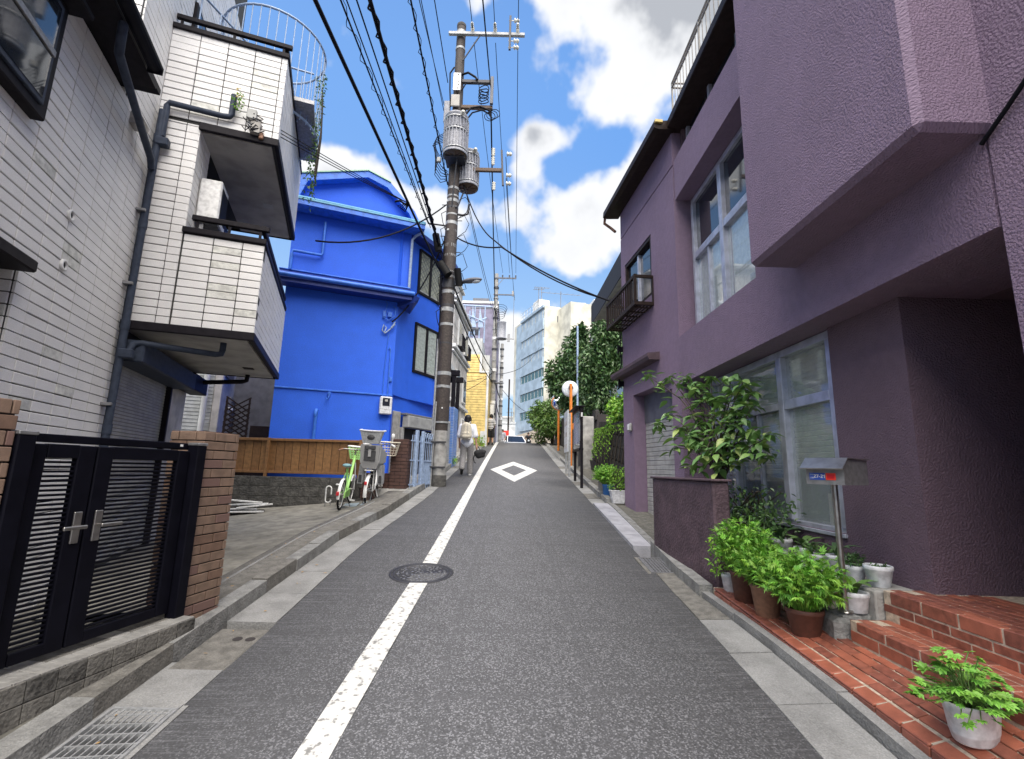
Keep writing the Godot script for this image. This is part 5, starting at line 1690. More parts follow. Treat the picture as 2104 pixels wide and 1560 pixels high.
# ---------------------------------------------------------------- forecourt: fence, walls, gate and small things
func make_forecourt() -> void:
	var F := -10.02
	var f := thing("board_fence", "brown metal fence of upright boards on a dark block wall, before the blue house", "fence")
	for q in [[2.10, 0.05], [1.45, 0.05]]:
		part("rail", S(V(-5.75, q[0], F - 0.02), V(-3.02, q[0] + q[1], F + 0.03), 0.004), "fence_brown_b", f)
	for x in [-5.74, -4.93, -3.05]:
		part("post", S(V(x - 0.03, 1.36, F - 0.015), V(x + 0.03, 2.16, F + 0.045), 0.004), "fence_brown_b", f)
	var bm := B(V(0.151, 0.60, 0.018), 0.004).mesh()
	part("added_dark_backing", S(V(-5.74, 1.48, F - 0.05), V(-3.04, 2.12, F - 0.036)), "mortar_dark", f)  # dark sheet added so the gaps between the boards look shaded
	for i in 17:
		part("board", bm, "fence_brown" if rng.randf() < 0.7 else "fence_brown_b", f, V(-5.66 + i * 0.161, 1.80, F - 0.025 + rng.randf_range(-0.002, 0.002)))
	var wl := thing("block_wall", "low dark weathered concrete block wall under the brown board fence", "wall")
	part("core", S(V(-6.2, 0.2, F - 0.14), V(-2.95, 1.385, F + 0.04)), "mortar_dark", wl)
	for j in 4:
		for i in 9:
			var x := -6.2 + i * 0.40 + (0.2 if j % 2 else 0.0)
			var x1 := minf(x + 0.392, -2.95)
			if x1 - x > 0.05:
				part("block", S(V(x, 0.62 + j * 0.193, F + 0.02), V(x1, 0.62 + j * 0.193 + 0.186, F + 0.056 + rng.randf() * 0.004), 0.005), "concrete_dark", wl)
	# dark brick wall and its pillar by the blue gate
	var bw := thing("dark_brick_wall", "dark red-brown brick wall and gate pillar behind the two bicycles", "wall")
	part("core", S(V(-2.98, 0.3, F - 0.20), V(-2.39, 1.50, F + 0.036)), "mortar_dark", bw)
	part("core", S(V(-2.402, 0.3, F - 0.28), V(-2.078, 2.18, F + 0.072)), "mortar_dark", bw)
	grid_pieces(V(-2.98, 0.86, F + 0.036), Vector3.RIGHT, Vector3.UP, Vector3.BACK, 0.58, 0.65, 0.218, 0.068, 0.009, 0.5)
	grid_pieces(V(-2.414, 0.86, F + 0.072), Vector3.RIGHT, Vector3.UP, Vector3.BACK, 0.348, 1.33, 0.218, 0.068, 0.009, 0.5)
	grid_pieces(V(-2.078, 0.86, F + 0.084), Vector3.FORWARD, Vector3.UP, Vector3.RIGHT, 0.36, 1.33, 0.218, 0.068, 0.009, 0.5)
	grid_pieces(V(-2.402, 0.86, F - 0.28), Vector3.BACK, Vector3.UP, Vector3.LEFT, 0.36, 1.33, 0.218, 0.068, 0.009, 0.5)
	lay_pieces("brick", bw, ["brick_dark", "brick_dark_b"], 0.012, 0.003, 300)
	part("coping", S(V(-2.40, 2.181, F - 0.27), V(-2.08, 2.192, F + 0.07)), "brick_dark", bw)
	# pale blue tube gate along the street
	var g := thing("blue_gate", "pale blue metal gate of flat posts and thin bars between brick pillar and pole", "gate", V(-2.03, 1.14, -10.05), -14.0)
	for y in [0.13, 0.62, 1.02]:
		part("rail", S(V(-0.015, y, -1.25), V(0.015, y + 0.03, 0.0)), "gate_blue", g)
	for z in [-0.22, -0.52, -1.20]:
		part("flat_post", B(V(0.05, 1.36, 0.10), 0.006, V(0.02, 0.58, z)), "gate_blue", g)
	var tb := MB.new()
	tb.bar(V(0, -0.05, 0), V(0, 1.16, 0), 0.008, 6)
	var tm := tb.mesh()
	for i in 12:
		part("thin_bar", tm, "gate_blue", g, V(0.0, 0.0, -0.04 - i * 0.10))
	var cu := MB.new()
	for i in 4:
		var pts := []
		for k in 14:
			var a := k * 0.55
			pts.append(V(0.0, 1.17 + sin(a) * (0.085 - k * 0.004), -0.72 - i * 0.13 + cos(a) * (0.065 - k * 0.003)))
		cu.tube(pts, 0.009, 5)
	tag(part("scrolls", cu, "gate_blue", g), "", "", "", "stuff")
	part("kick_panel", S(V(-0.01, 0.16, -1.18), V(0.0, 0.62, -0.60)), "gate_blue", g)
	# small things on the forecourt
	var hp := thing("bicycle_hoop", "small white steel hoop standing by the block wall", "hoop", V(-3.42, apron_y(-3.42, -9.45), -9.45))
	var hm := MB.new()
	hm.tube([V(-0.05, -0.05, 0), V(-0.05, 0.08, 0)], 0.007, 6)
	hm.tube([V(0.05, -0.05, 0), V(0.05, 0.08, 0)], 0.007, 6)
	part("stakes", hm, "steel_dull", hp)
	hm = MB.new()
	var pts := []
	for i in 25:
		var a := TAU * i / 24.0
		pts.append(V(cos(a) * 0.052, 0.22 + signf(sin(a)) * 0.10 + sin(a) * 0.05, 0))
	hm.tube(pts, 0.013, 8)
	part("hoop_tube", hm, "white_paint", hp)
	for k in 5:
		var q: Array = [[V(-5.15, 0.10, -9.30), 0.95, 0.06, 0.02], [V(-4.95, 0.15, -9.45), 0.85, -0.10, 0.06], [V(-4.98, 0.06, -9.15), 0.98, 0.10, 0.03], [V(-5.05, 0.21, -9.5), 0.72, 0.05, -0.06], [V(-4.72, 0.12, -9.32), 0.60, 0.32, 0.12]][k]
		var at: Vector3 = q[0] + V(0, apron_y(q[0].x, q[0].z), 0)
		var o := part("white_board", B(V(q[1], 0.028, 0.055), 0.004), "white_paint", self, at, Basis(Vector3.UP, q[2]) * Basis(Vector3.BACK, q[3]))
		tag(o, ["longest flat white lath at the bottom front of the pile by the block wall", "second long white lath crossing the pile by the block wall", "white lath at the pile's near edge, closest to the road", "short white lath on top of the pile, against the block wall", "white lath sticking up to the right out of the pile"][k], "board", "white laths piled on the forecourt")
	var un := part("dark_pallet", B(V(0.75, 0.07, 0.35), 0.01), "rubber", self, V(-5.0, apron_y(-5.0, -9.35) + 0.035, -9.35))
	tag(un, "flat black pallet lying under the white laths", "pallet")
	for q in [[V(-2.93, 0, -9.28), 0.15, "blue-grey parking plate under the green bicycle"], [V(-2.62, 0, -9.35), 0.1, "blue-grey parking plate between the two bicycles"]]:
		var o := part("parking_plate", B(V(0.26, 0.012, 0.36), 0.004), "slab_blue", self, q[0] + V(0, apron_y(q[0].x, q[0].z) + 0.012, 0), Basis(V(0.0979, 1, -0.0792).normalized(), q[1]) * Basis(Quaternion(Vector3.UP, V(-0.0979, 1, 0.0792).normalized())))
		tag(o, q[2], "plate")


func circle(c: Vector3, r: float, k := 28) -> Array:
	var o := []
	for i in k + 1:
		var a := TAU * i / k
		o.append(c + V(0, cos(a) * r, sin(a) * r))
	return o


func make_wheel(b: Node3D, c: Vector3, r: float, rim: String) -> void:
	var ty := MB.new()
	ty.tube(circle(V(0, 0, 0), r - 0.018), 0.018, 8)
	var t := part("wheel", ty, "rubber", b, c)
	var rm := MB.new()
	rm.tube(circle(V(0, 0, 0), r - 0.042), 0.010, 6)
	part("rim", rm, rim, t)
	var sp := MB.new()
	for i in 20:
		var a := TAU * i / 20.0
		sp.bar(V(0.02 if i % 2 else -0.02, 0, 0), V(0, cos(a) * (r - 0.045), sin(a) * (r - 0.045)), 0.0016, 3, -1.0, false)
	tag(part("spokes", sp, "steel", t), "", "", "", "stuff")
	var hb := MB.new()
	hb.bar(V(-0.05, 0, 0), V(0.05, 0, 0), 0.018, 10)
	part("hub", hb, "steel", t)


func fender(c: Vector3, r: float, a0: float, a1: float, wd: float) -> MB:
	var b := MB.new()
	b.st.set_smooth_group(0)
	var last := []
	for i in 15:
		var a := lerpf(a0, a1, i / 14.0)
		var e := []
		for k in 5:
			var s := -1.0 + k * 0.5
			e.append(c + V(s * wd, cos(a) * (r - absf(s) * absf(s) * 0.014), sin(a) * (r - absf(s) * absf(s) * 0.014)))
		if i:
			for k in 4:
				b.quad(last[k], e[k], e[k + 1], last[k + 1])
		last = e
	return b


func basket(parent: Node3D, at: Vector3, w0: float, w1: float, d0: float, d1: float, hh: float, m: String, rim: String, deep := 0.9) -> void:
	var b := MB.new()
	var corner := func(f: float) -> Array:
		var w := lerpf(w0, w1, f) * 0.5
		var d := lerpf(d0, d1, f) * 0.5
		var o := []
		for i in 21:
			var a := TAU * i / 20.0
			var k := 1.0 / maxf(absf(cos(a)), absf(sin(a)))
			k = lerpf(1.0, k, 0.6)
			o.append(V(cos(a) * w * k, hh * f, sin(a) * d * k))
		return o
	for j in 6:
		var o: Array = corner.call(j / 5.0)
		b.tube(o, 0.004, 4)
	for i in 20:
		b.bar(corner.call(0.0)[i], corner.call(1.0)[i], 0.009 if deep > 0.8 else 0.005, 4, -1.0, false)
	var fl: Array = corner.call(0.0)
	for i in 20:
		b.tri(V(0, 0, 0), fl[i + 1], fl[i])
	var p := part("basket", b, m, parent, at)
	b = MB.new()
	b.tube(corner.call(1.0), 0.014, 6)
	part("rim", b, rim, p)


func make_bicycles() -> void:
	# local frame: z towards the camera end, rear axle at the origin, front wheel at -z
	var R := 0.265
	var b := thing("green_bicycle", "light green bicycle with mint basket and teal saddle parked by the fence", "bicycle", V(-2.95, apron_y(-2.95, -8.78) + R, -8.78), 4.0)
	b.basis = Basis(Vector3.UP, deg_to_rad(8.0)) * Basis(Vector3.BACK, deg_to_rad(-4.0)) * Basis(Vector3.RIGHT, 0.06)
	make_wheel(b, V(0, 0, 0), R, "bike_white")
	make_wheel(b, V(0, 0, -0.93), R, "bike_white")
	var f := MB.new()
	f.tube([V(0, 0.60, -0.80), V(0, 0.30, -0.66), V(0, 0.08, -0.50), V(0, 0.02, -0.38)], 0.026, 8)
	f.tube([V(0, 0.44, -0.24), V(0, 0.2, -0.31), V(0, 0.0, -0.38)], 0.021, 8)
	for s in [-1.0, 1.0]:
		f.tube([V(0.055 * s, 0, 0), V(0.04 * s, 0.01, -0.2), V(0.03 * s, 0.02, -0.37)], 0.011, 6)
		f.tube([V(0.055 * s, 0, 0), V(0.045 * s, 0.22, -0.13), V(0.02 * s, 0.36, -0.25)], 0.009, 6)
	f.bar(V(0, 0.52, -0.785), V(0, 0.66, -0.81), 0.026, 8)
	part("frame", f, "bike_green", b)
	f = MB.new()
	for s in [-1.0, 1.0]:
		f.tube([V(0.03 * s, 0.52, -0.79), V(0.045 * s, 0.3, -0.85), V(0.05 * s, 0, -0.93)], 0.011, 6)
	part("fork", f, "bike_white", b)
	f = MB.new()
	f.tube([V(0, 0.66, -0.81), V(0, 0.74, -0.82), V(0, 0.76, -0.80)], 0.013, 6)
	f.tube([V(-0.27, 0.74, -0.62), V(-0.2, 0.77, -0.72), V(0, 0.77, -0.80), V(0.2, 0.77, -0.72), V(0.27, 0.74, -0.62)], 0.012, 6)
	var hb := part("handlebar", f, "steel", b)
	for s in [-1.0, 1.0]:
		f = MB.new()
		f.tube([V(0.22 * s, 0.765, -0.70), V(0.28 * s, 0.735, -0.60)], 0.018, 8)
		part("grip", f, "tan_pot", hb)
	f = MB.new()
	f.ball(V(0, 0.50, -0.16), V(0.085, 0.035, 0.085), 7)
	f.ball(V(0, 0.495, -0.28), V(0.032, 0.03, 0.12), 7)
	part("saddle", f, "saddle_teal", b)
	part("rear_fender", fender(V(0, 0, 0), R + 0.022, -1.1, 1.75, 0.026), "bike_white", b)
	part("front_fender", fender(V(0, 0, -0.93), R + 0.022, -1.0, 0.9, 0.026), "bike_white", b)
	part("reflector", B(V(0.05, 0.07, 0.03), 0.01, V(-0.01, 0.05, R + 0.04)), "red_plastic", b)
	f = MB.new()
	f.prism(PackedVector2Array([Vector2(-0.03, -0.05), Vector2(0.42, -0.07), Vector2(0.46, 0.0), Vector2(0.42, 0.08), Vector2(-0.03, 0.05)]), Transform3D(Basis(V(0, 0, -1), V(0, 1, 0), V(1, 0, 0)), V(0.045, 0, 0)), 0.02)
	part("chain_case", f, "bike_green", b)
	for s in [-1.0, 1.0]:
		f = MB.new()
		f.bar(V(0.03 * s, 0.0, -0.38), V(0.09 * s, -0.13 * s, -0.36), 0.009, 6)
		f.cbox(V(0.14 * s, -0.13 * s, -0.36), V(0.09, 0.022, 0.07), 0.006)
		part("pedal", f, "white_paint", b)
	f = MB.new()
	for s in [-1.0, 1.0]:
		f.tube([V(0.05 * s, 0.0, 0.0), V(0.12 * s, -0.22, -0.30), V(0.12 * s, -0.24, -0.30)], 0.008, 6)
	f.bar(V(-0.12, -0.235, -0.30), V(0.12, -0.235, -0.30), 0.008, 6)
	part("stand", f, "steel", b)
	basket(b, V(0, 0.58, -1.0), 0.22, 0.36, 0.18, 0.27, 0.24, "basket_green", "bike_white")
	# the second bicycle carries a grey child seat
	R = 0.285
	var c := thing("child_seat_bicycle", "white bicycle with a big grey rear child seat and cream front basket", "bicycle", V(-2.50, apron_y(-2.50, -8.88) + R, -8.88), 0.0)
	c.basis = Basis(Vector3.UP, deg_to_rad(3.0)) * Basis(Vector3.BACK, deg_to_rad(-2.0)) * Basis(Vector3.RIGHT, 0.06)
	make_wheel(c, V(0, 0, 0), R, "steel")
	make_wheel(c, V(0, 0, -0.86), R * 0.9, "steel")
	f = MB.new()
	f.tube([V(0, 0.62, -0.72), V(0, 0.32, -0.60), V(0, 0.06, -0.44), V(0, 0.02, -0.36)], 0.03, 8)
	f.tube([V(0, 0.50, -0.22), V(0, 0.0, -0.36)], 0.022, 8)
	for s in [-1.0, 1.0]:
		f.tube([V(0.06 * s, 0, 0), V(0.03 * s, 0.02, -0.36)], 0.012, 6)
		f.tube([V(0.06 * s, 0, 0), V(0.03 * s, 0.40, -0.22)], 0.010, 6)
		f.tube([V(0.035 * s, 0.52, -0.72), V(0.05 * s, 0, -0.86)], 0.012, 6)
		f.tube([V(0.06 * s, 0, 0.02), V(0.07 * s, 0.36, 0.06)], 0.008, 6)
	f.cbox(V(0, 0.37, 0.0), V(0.15, 0.02, 0.34), 0.006)
	part("frame", f, "bike_white", c)
	part("battery", B(V(0.09, 0.28, 0.12), 0.02, V(0.0, 0.24, -0.20)), "seat_dark", c)
	part("rear_fender", fender(V(0, 0, 0), R + 0.024, -1.0, 1.85, 0.03), "bike_white", c)
	part("front_fender", fender(V(0, 0, -0.86), R * 0.9 + 0.022, -1.0, 0.9, 0.028), "bike_white", c)
	part("reflector", B(V(0.045, 0.06, 0.03), 0.01, V(0, 0.16, R + 0.02)), "red_plastic", c)
	f = MB.new()
	f.tube([V(-0.29, 0.80, -0.50), V(-0.2, 0.82, -0.62), V(0, 0.82, -0.72), V(0.2, 0.82, -0.62), V(0.29, 0.80, -0.50)], 0.012, 6)
	f.tube([V(0, 0.6, -0.715), V(0, 0.82, -0.72)], 0.014, 6)
	var hb2 := part("handlebar", f, "steel", c)
	for s in [-1.0, 1.0]:
		f = MB.new()
		f.tube([V(0.22 * s, 0.815, -0.60), V(0.30 * s, 0.795, -0.47)], 0.019, 8)
		part("grip", f, "bike_white", hb2)
	f = MB.new()
	f.tube([V(0.22, 0.85, -0.62), V(0.22, 0.97, -0.63)], 0.006, 5)
	f.ball(V(0.22, 0.99, -0.63), V(0.035, 0.045, 0.015), 6)
	part("bell", f, "bike_white", hb2)
	basket(c, V(0.10, 0.60, -0.98), 0.28, 0.40, 0.24, 0.30, 0.26, "basket_cream", "basket_cream", 0.5)
	for s in [-1.0, 1.0]:
		f = MB.new()
		f.bar(V(0.04 * s, 0.0, -0.36), V(0.09 * s, -0.14 * s, -0.33), 0.010, 6)
		f.cbox(V(0.15 * s, -0.14 * s, -0.33), V(0.10, 0.025, 0.08), 0.006)
		part("pedal", f, "white_paint", c)
	f = MB.new()
	for s in [-1.0, 1.0]:
		f.tube([V(0.06 * s, 0.0, 0.0), V(0.14 * s, -0.25, -0.22)], 0.010, 6)
	f.bar(V(-0.14, -0.25, -0.22), V(0.14, -0.25, -0.22), 0.010, 6)
	part("stand", f, "steel", c)
	# child seat: shell, head rest, side wings, foot guards
	var st := MB.new()
	st.st.set_smooth_group(-1)
	st.hexa([V(-0.12, 0.40, 0.15), V(0.12, 0.40, 0.15), V(0.14, 0.40, -0.22), V(-0.14, 0.40, -0.22), V(-0.17, 0.53, 0.18), V(0.17, 0.53, 0.18), V(0.19, 0.52, -0.26), V(-0.19, 0.52, -0.26)])
	var seat := part("child_seat", st, "seat_grey", c)
	st = MB.new()
	st.hexa([V(-0.15, 0.53, 0.18), V(0.15, 0.53, 0.18), V(0.15, 0.53, 0.13), V(-0.15, 0.53, 0.13), V(-0.165, 0.82, 0.22), V(0.165, 0.82, 0.22), V(0.165, 0.82, 0.17), V(-0.165, 0.82, 0.17)])
	part("backrest", st, "seat_grey", seat)
	part("back_panel", B(V(0.20, 0.17, 0.012), 0.01, V(0, 0.63, 0.205)), "seat_dark", seat)
	st = MB.new()
	st.hexa([V(-0.135, 0.84, 0.23), V(0.135, 0.84, 0.23), V(0.135, 0.84, 0.12), V(-0.135, 0.84, 0.12), V(-0.195, 1.05, 0.245), V(0.195, 1.05, 0.245), V(0.20, 1.07, 0.08), V(-0.20, 1.07, 0.08)])
	part("head_rest", st, "grate_steel", seat)
	f = MB.new()
	f.tube([V(-0.21, 1.075, 0.06), V(-0.20, 1.065, 0.24), V(0, 1.06, 0.26), V(0.20, 1.065, 0.24), V(0.21, 1.075, 0.06)], 0.016, 6)
	part("rim", f, "white_pot", seat)
	st = MB.new()
	st.lathe(V(0, 0.95, 0.243), [Vector2(0.0, 0.002), Vector2(0.065, 0.0), Vector2(0.068, -0.01)], 20, Basis(V(1, 0, 0), V(0, 0.05, 1).normalized(), V(0, -0.7, 0)))
	part("head_rest_hole", st, "seat_dark", seat)
	part("buckle", B(V(0.19, 0.07, 0.03), 0.01, V(0, 0.77, 0.225)), "seat_dark", seat)
	part("buckle_strap", B(V(0.05, 0.22, 0.02), 0.004, V(0, 0.72, 0.225)), "seat_grey", seat)
	for s in [-1.0, 1.0]:
		st = MB.new()
		st.hexa([V(0.15 * s - 0.02, 0.50, 0.16), V(0.15 * s + 0.02, 0.50, 0.16), V(0.18 * s + 0.02, 0.50, -0.24), V(0.18 * s - 0.02, 0.50, -0.24), V(0.165 * s - 0.02, 0.80, 0.17), V(0.165 * s + 0.02, 0.80, 0.17), V(0.19 * s + 0.02, 0.66, -0.24), V(0.19 * s - 0.02, 0.66, -0.24)])
		part("side_wing", st, "seat_grey", seat)
		st = MB.new()
		st.hexa([V(0.18 * s - 0.045, 0.12, 0.0), V(0.18 * s + 0.045, 0.12, 0.0), V(0.18 * s + 0.045, 0.14, -0.13), V(0.18 * s - 0.045, 0.14, -0.13), V(0.15 * s - 0.045, 0.46, 0.04), V(0.15 * s + 0.045, 0.46, 0.04), V(0.15 * s + 0.05, 0.46, -0.20), V(0.15 * s - 0.05, 0.46, -0.20)])
		var fg := part("foot_guard", st, "grate_steel", seat)
		part("foot_slot", B(V(0.055, 0.14, 0.01), 0.008, V(0.176 * s, 0.21, 0.014)), "seat_dark", fg)


# ---------------------------------------------------------------- utility poles
func insulator(b: MB, at: Vector3, d: Vector3, r: float, n := 3) -> void:
	var bs := b.along(d)
	for i in n:
		b.lathe(at + d * (i * r * 1.1), [Vector2(0.0, 0.0), Vector2(r * 0.6, 0.0), Vector2(r, r * 0.35), Vector2(r * 0.55, r * 0.8), Vector2(r * 0.5, r * 1.1), Vector2(0.0, r * 1.1)], 12, bs)


func make_poles() -> void:
	var px := -1.60
	var pz := -11.2
	var g := gy(pz)
	var p := thing("utility_pole", "big near utility pole with transformers, dark sleeve and a street lamp", "utility pole", V(px, g, pz))
	var y0 := -g
	var b := MB.new()
	b.bar(V(0, -0.3, 0), V(0, 1.24, 0), 0.158, 24, 0.152)
	part("concrete_foot", b, "pole_concrete", p)
	b = MB.new()
	b.bar(V(0, -0.25, 0), V(0, 0.24, 0), 0.178, 20, 0.172)
	part("base_collar", b, "concrete_dark", p)
	b = MB.new()
	b.bar(V(0, 1.23, 0), V(0, 1.42, 0), 0.150, 24)
	b.bar(V(0, 1.42, 0), V(0, 6.3, 0), 0.166, 24, 0.152)
	b.bar(V(0, 6.3, 0), V(0, 12.15, 0), 0.150, 24, 0.118)
	part("sleeve", b, "pole_sleeve", p)
	b = MB.new()
	b.lathe(V(0, 12.15, 0), [Vector2(0.124, -0.04), Vector2(0.124, 0.04), Vector2(0.10, 0.07), Vector2(0.0, 0.08)], 20)
	part("cap", b, "retain", p)
	# steel bands
	var ys := [1.43, 2.25, 2.55, 3.3, 3.75, 4.1, 4.16, 4.22, 4.55, 4.75, 4.95, 5.02, 5.08, 5.5, 5.75, 5.95, 6.15, 6.35, 6.6, 6.78, 6.95, 7.1, 7.3, 8.6, 9.3, 11.4, 11.9]
	for i in ys.size():
		b = MB.new()
		var r := lerpf(0.170, 0.124, ys[i] / 12.2)
		b.bar(V(0, -0.02, 0), V(0, 0.02 + 0.022 * (i % 3), 0), r + 0.005, 22)
		b.box(V(r * cos(i * 1.7) + 0.01, 0.01, r * sin(i * 1.7)), V(0.05, 0.05, 0.05))
		part("band", b, "galv" if i % 4 != 3 else "iron", p, V(0, ys[i], 0))
	# conduits and number tag at the foot
	b = MB.new()
	b.bar(V(-0.19, 0.0, 0.08), V(-0.17, 3.4, 0.06), 0.026, 8)
	b.bar(V(-0.16, -0.1, 0.13), V(-0.13, 1.9, 0.12), 0.018, 8)
	part("conduit", b, "galv", p)
	b = MB.new()
	b.tube([V(-0.22, 0.0, 0.02), V(-0.22, 0.8, 0.03), V(-0.19, 1.6, 0.05), V(-0.16, 3.6, 0.08), V(-0.15, 6.0, 0.07)], 0.014, 6)
	part("ground_cable", b, "cable", p)
	for y in [0.42, 0.98]:
		part("strap", B(V(0.40, 0.035, 0.05), 0.006, V(-0.05, y, 0.15)), "iron", p)
	b = MB.new()
	b.lathe(V(0.02, 1.75, 0.163), [Vector2(0.0, 0.006), Vector2(0.016, 0.006), Vector2(0.018, 0.0)], 14, Basis(V(1, 0, 0), V(0, 0, 1), V(0, -1, 0)))
	part("round_tag", b, "white_paint", p)
	for i in 10:
		b = MB.new()
		var s := 1.0 if i % 2 else -1.0
		b.bar(V(0.13 * s, 0, 0), V(0.26 * s, 0.0, 0.0), 0.010, 6)
		part("step_bolt", b, "iron", p, V(0, 5.2 + i * 0.42, 0.02))
	# cross-arms
	b = MB.new()
	b.cbox(V(0.70, y0 + 13.0, 0.16), V(2.02, 0.085, 0.085), 0.006)
	part("cross_arm", b, "galv", p)
	b = MB.new()
	b.bar(V(0.1, y0 + 12.2, 0.14), V(0.52, y0 + 12.95, 0.16), 0.018, 6)
	part("arm_brace", b, "iron", p)
	b = MB.new()
	for x in [0.32, 0.92, 1.52]:
		insulator(b, V(x, y0 + 13.05, 0.16), Vector3.UP, 0.05, 3)
		insulator(b, V(x, y0 + 13.1, 0.25), V(0, 0.1, 1).normalized(), 0.045, 3)
	part("insulators", b, "porcelain", p)
	tag(p.get_child(p.get_child_count() - 1), "", "", "", "stuff")
	b = MB.new()
	b.cbox(V(1.32, y0 + 13.0, 0.22), V(0.055, 1.05, 0.055), 0.004)
	part("hanger_arm", b, "iron", p)
	b = MB.new()
	for y in [13.38, 12.75, 12.55]:
		b.bar(V(1.28, y0 + y, 0.22), V(1.42, y0 + y, 0.22), 0.012, 6)
		insulator(b, V(1.42, y0 + y, 0.22), Vector3.RIGHT, 0.065, 2)
	tag(part("side_insulators", b, "porcelain", p), "", "", "", "stuff")
	for y in [11.62, 10.86]:
		part("cross_arm", S(V(0.10, y0 + y - 0.045, 0.02), V(0.92, y0 + y + 0.045, 0.11), 0.006), "iron" if y > 11 else "rust", p)
	part("arm_upright", S(V(0.85, y0 + 10.9, 0.11), V(0.93, y0 + 11.7, 0.19), 0.006), "shutter_dark", p)
	b = MB.new()
	for i in 5:
		var pts := []
		for k in 10:
			var a := TAU * k / 9.0 + i
			pts.append(V(0.68 + cos(a) * 0.13, y0 + 11.38 - i * 0.09 + sin(a) * 0.10, 0.12 + 0.03 * sin(a * 2.0 + i)))
		b.tube(pts, 0.013, 5)
	for i in 3:
		var pts := []
		for k in 12:
			var a := TAU * k / 11.0
			pts.append(V(0.86 + 0.06 * i + cos(a) * 0.14, y0 + 10.55 + sin(a) * 0.13, 0.14 + 0.05 * i))
		b.tube(pts, 0.010, 5)
	part("coiled_cable", b, "cable", p)
	b = MB.new()
	b.tube([V(0.08, y0 + 11.8, 0.10), V(0.25, y0 + 11.85, 0.12), V(0.45, y0 + 11.7, 0.14), V(0.5, y0 + 11.62, 0.14)], 0.028, 8)
	b.tube([V(0.10, y0 + 11.3, 0.12), V(0.2, y0 + 11.5, 0.13), V(0.4, y0 + 11.55, 0.14)], 0.016, 6)
	b.tube([V(0.22, y0 + 10.3, 0.40), V(0.38, y0 + 10.65, 0.3), V(0.6, y0 + 10.78, 0.2), V(0.86, y0 + 10.7, 0.16), V(0.9, y0 + 10.5, 0.15)], 0.026, 8)
	b.tube([V(0.25, y0 + 10.2, 0.36), V(0.42, y0 + 10.55, 0.26), V(0.66, y0 + 10.70, 0.18), V(0.88, y0 + 10.6, 0.14)], 0.020, 8)
	b.tube([V(-0.12, y0 + 12.0, 0.12), V(-0.22, y0 + 11.8, 0.14), V(-0.2, y0 + 11.3, 0.16), V(-0.16, y0 + 10.8, 0.16)], 0.020, 6)
	part("jumper_cable", b, "cable", p)
	# switch plates and boxes
	part("perforated_plate", B(V(0.20, 0.52, 0.03), 0.01, V(-0.02, y0 + 11.5, 0.20)), "grate_steel", p, V(0, 0, 0))
	for k in 5:
		part("plate_hole", B(V(0.03, 0.045, 0.01), 0.004, V(0.01 + 0.02 * (k % 2), y0 + 11.3 + k * 0.1, 0.216)), "black_plastic", p)
	part("switch_box", B(V(0.22, 0.34, 0.05), 0.01, V(-0.04, y0 + 10.95, 0.19)), "soffit", p, V(0, 0, 0))
	part("switch_box", B(V(0.15, 0.62, 0.16), 0.015, V(-0.25, y0 + 10.65, 0.10)), "transformer", p)
	part("switch_box", B(V(0.10, 0.60, 0.12), 0.015, V(0.18, y0 + 10.6, -0.05)), "transformer", p)
	# transformers
	for q in [[V(0.05, y0 + 9.22, 0.36), 0.30, 1.10], [V(0.34, y0 + 8.68, -0.15), 0.27, 1.0]]:
		var t := part("transformer", null, "transformer", p, q[0])
		b = MB.new()
		var r: float = q[1]
		var hh: float = q[2]
		b.lathe(V(0, 0, 0), [Vector2(0.0, 0.03), Vector2(r * 0.93, 0.03), Vector2(r, 0.0), Vector2(r * 1.02, 0.02), Vector2(r * 1.02, 0.07), Vector2(r * 0.93, 0.09), Vector2(r * 0.93, hh - 0.08), Vector2(r * 0.98, hh - 0.06), Vector2(r * 0.98, hh - 0.02), Vector2(r * 0.6, hh + 0.04), Vector2(0.0, hh + 0.06)], 32)
		t.mesh = b.mesh()
		var fin := B(V(0.05, hh * 0.46, 0.022)).mesh()
		for i in 22:
			var a := TAU * i / 22.0
			for s in 2:
				part("fin", fin, "transformer", t, V(cos(a) * (r * 0.97), hh * (0.33 + 0.36 * s) if s == 0 else hh * 0.72, sin(a) * (r * 0.97)), Basis(Vector3.UP, -a) * (Basis() if s == 0 else Basis().scaled(V(1, 0.45, 1))))
		b = MB.new()
		for y in [0.10, 0.56, 0.86]:
			b.lathe(V(0, hh * y, 0), [Vector2(r * 0.95, -0.015), Vector2(r * 1.05, -0.01), Vector2(r * 1.05, 0.01), Vector2(r * 0.95, 0.015)], 32)
		part("hoop", b, "grate_steel", t)
		b = MB.new()
		b.lathe(V(0, 0, 0), [Vector2(0.0, -0.002), Vector2(r * 0.9, -0.002), Vector2(r * 0.92, 0.03)], 24)
		for i in 4:
			b.box(V(0, -0.012, 0), V(r * 1.6, 0.02, 0.03), Basis(Vector3.UP, i * PI / 4))
		part("underside", b, "rust", t)
		b = MB.new()
		insulator(b, V(0.16, hh * 0.92, r * 0.75), V(0.3, -0.2, 1).normalized(), 0.05, 3)
		part("bushing", b, "porcelain", t)
	b = MB.new()
	b.bar(V(0.0, y0 + 8.0, 0.14), V(0.10, y0 + 9.2, 0.36), 0.02, 6)
	b.bar(V(0.10, y0 + 8.0, 0.0), V(0.3, y0 + 8.7, -0.1), 0.02, 6)
	b.cbox(V(0.05, y0 + 9.2, 0.2), V(0.5, 0.06, 0.5), 0.01)
	part("transformer_bracket", b, "iron", p)
	# lower cross-arm with cut-outs
	part("cross_arm", S(V(0.12, y0 + 9.06, -0.02), V(1.22, y0 + 9.15, 0.06), 0.006), "rust", p)
	b = MB.new()
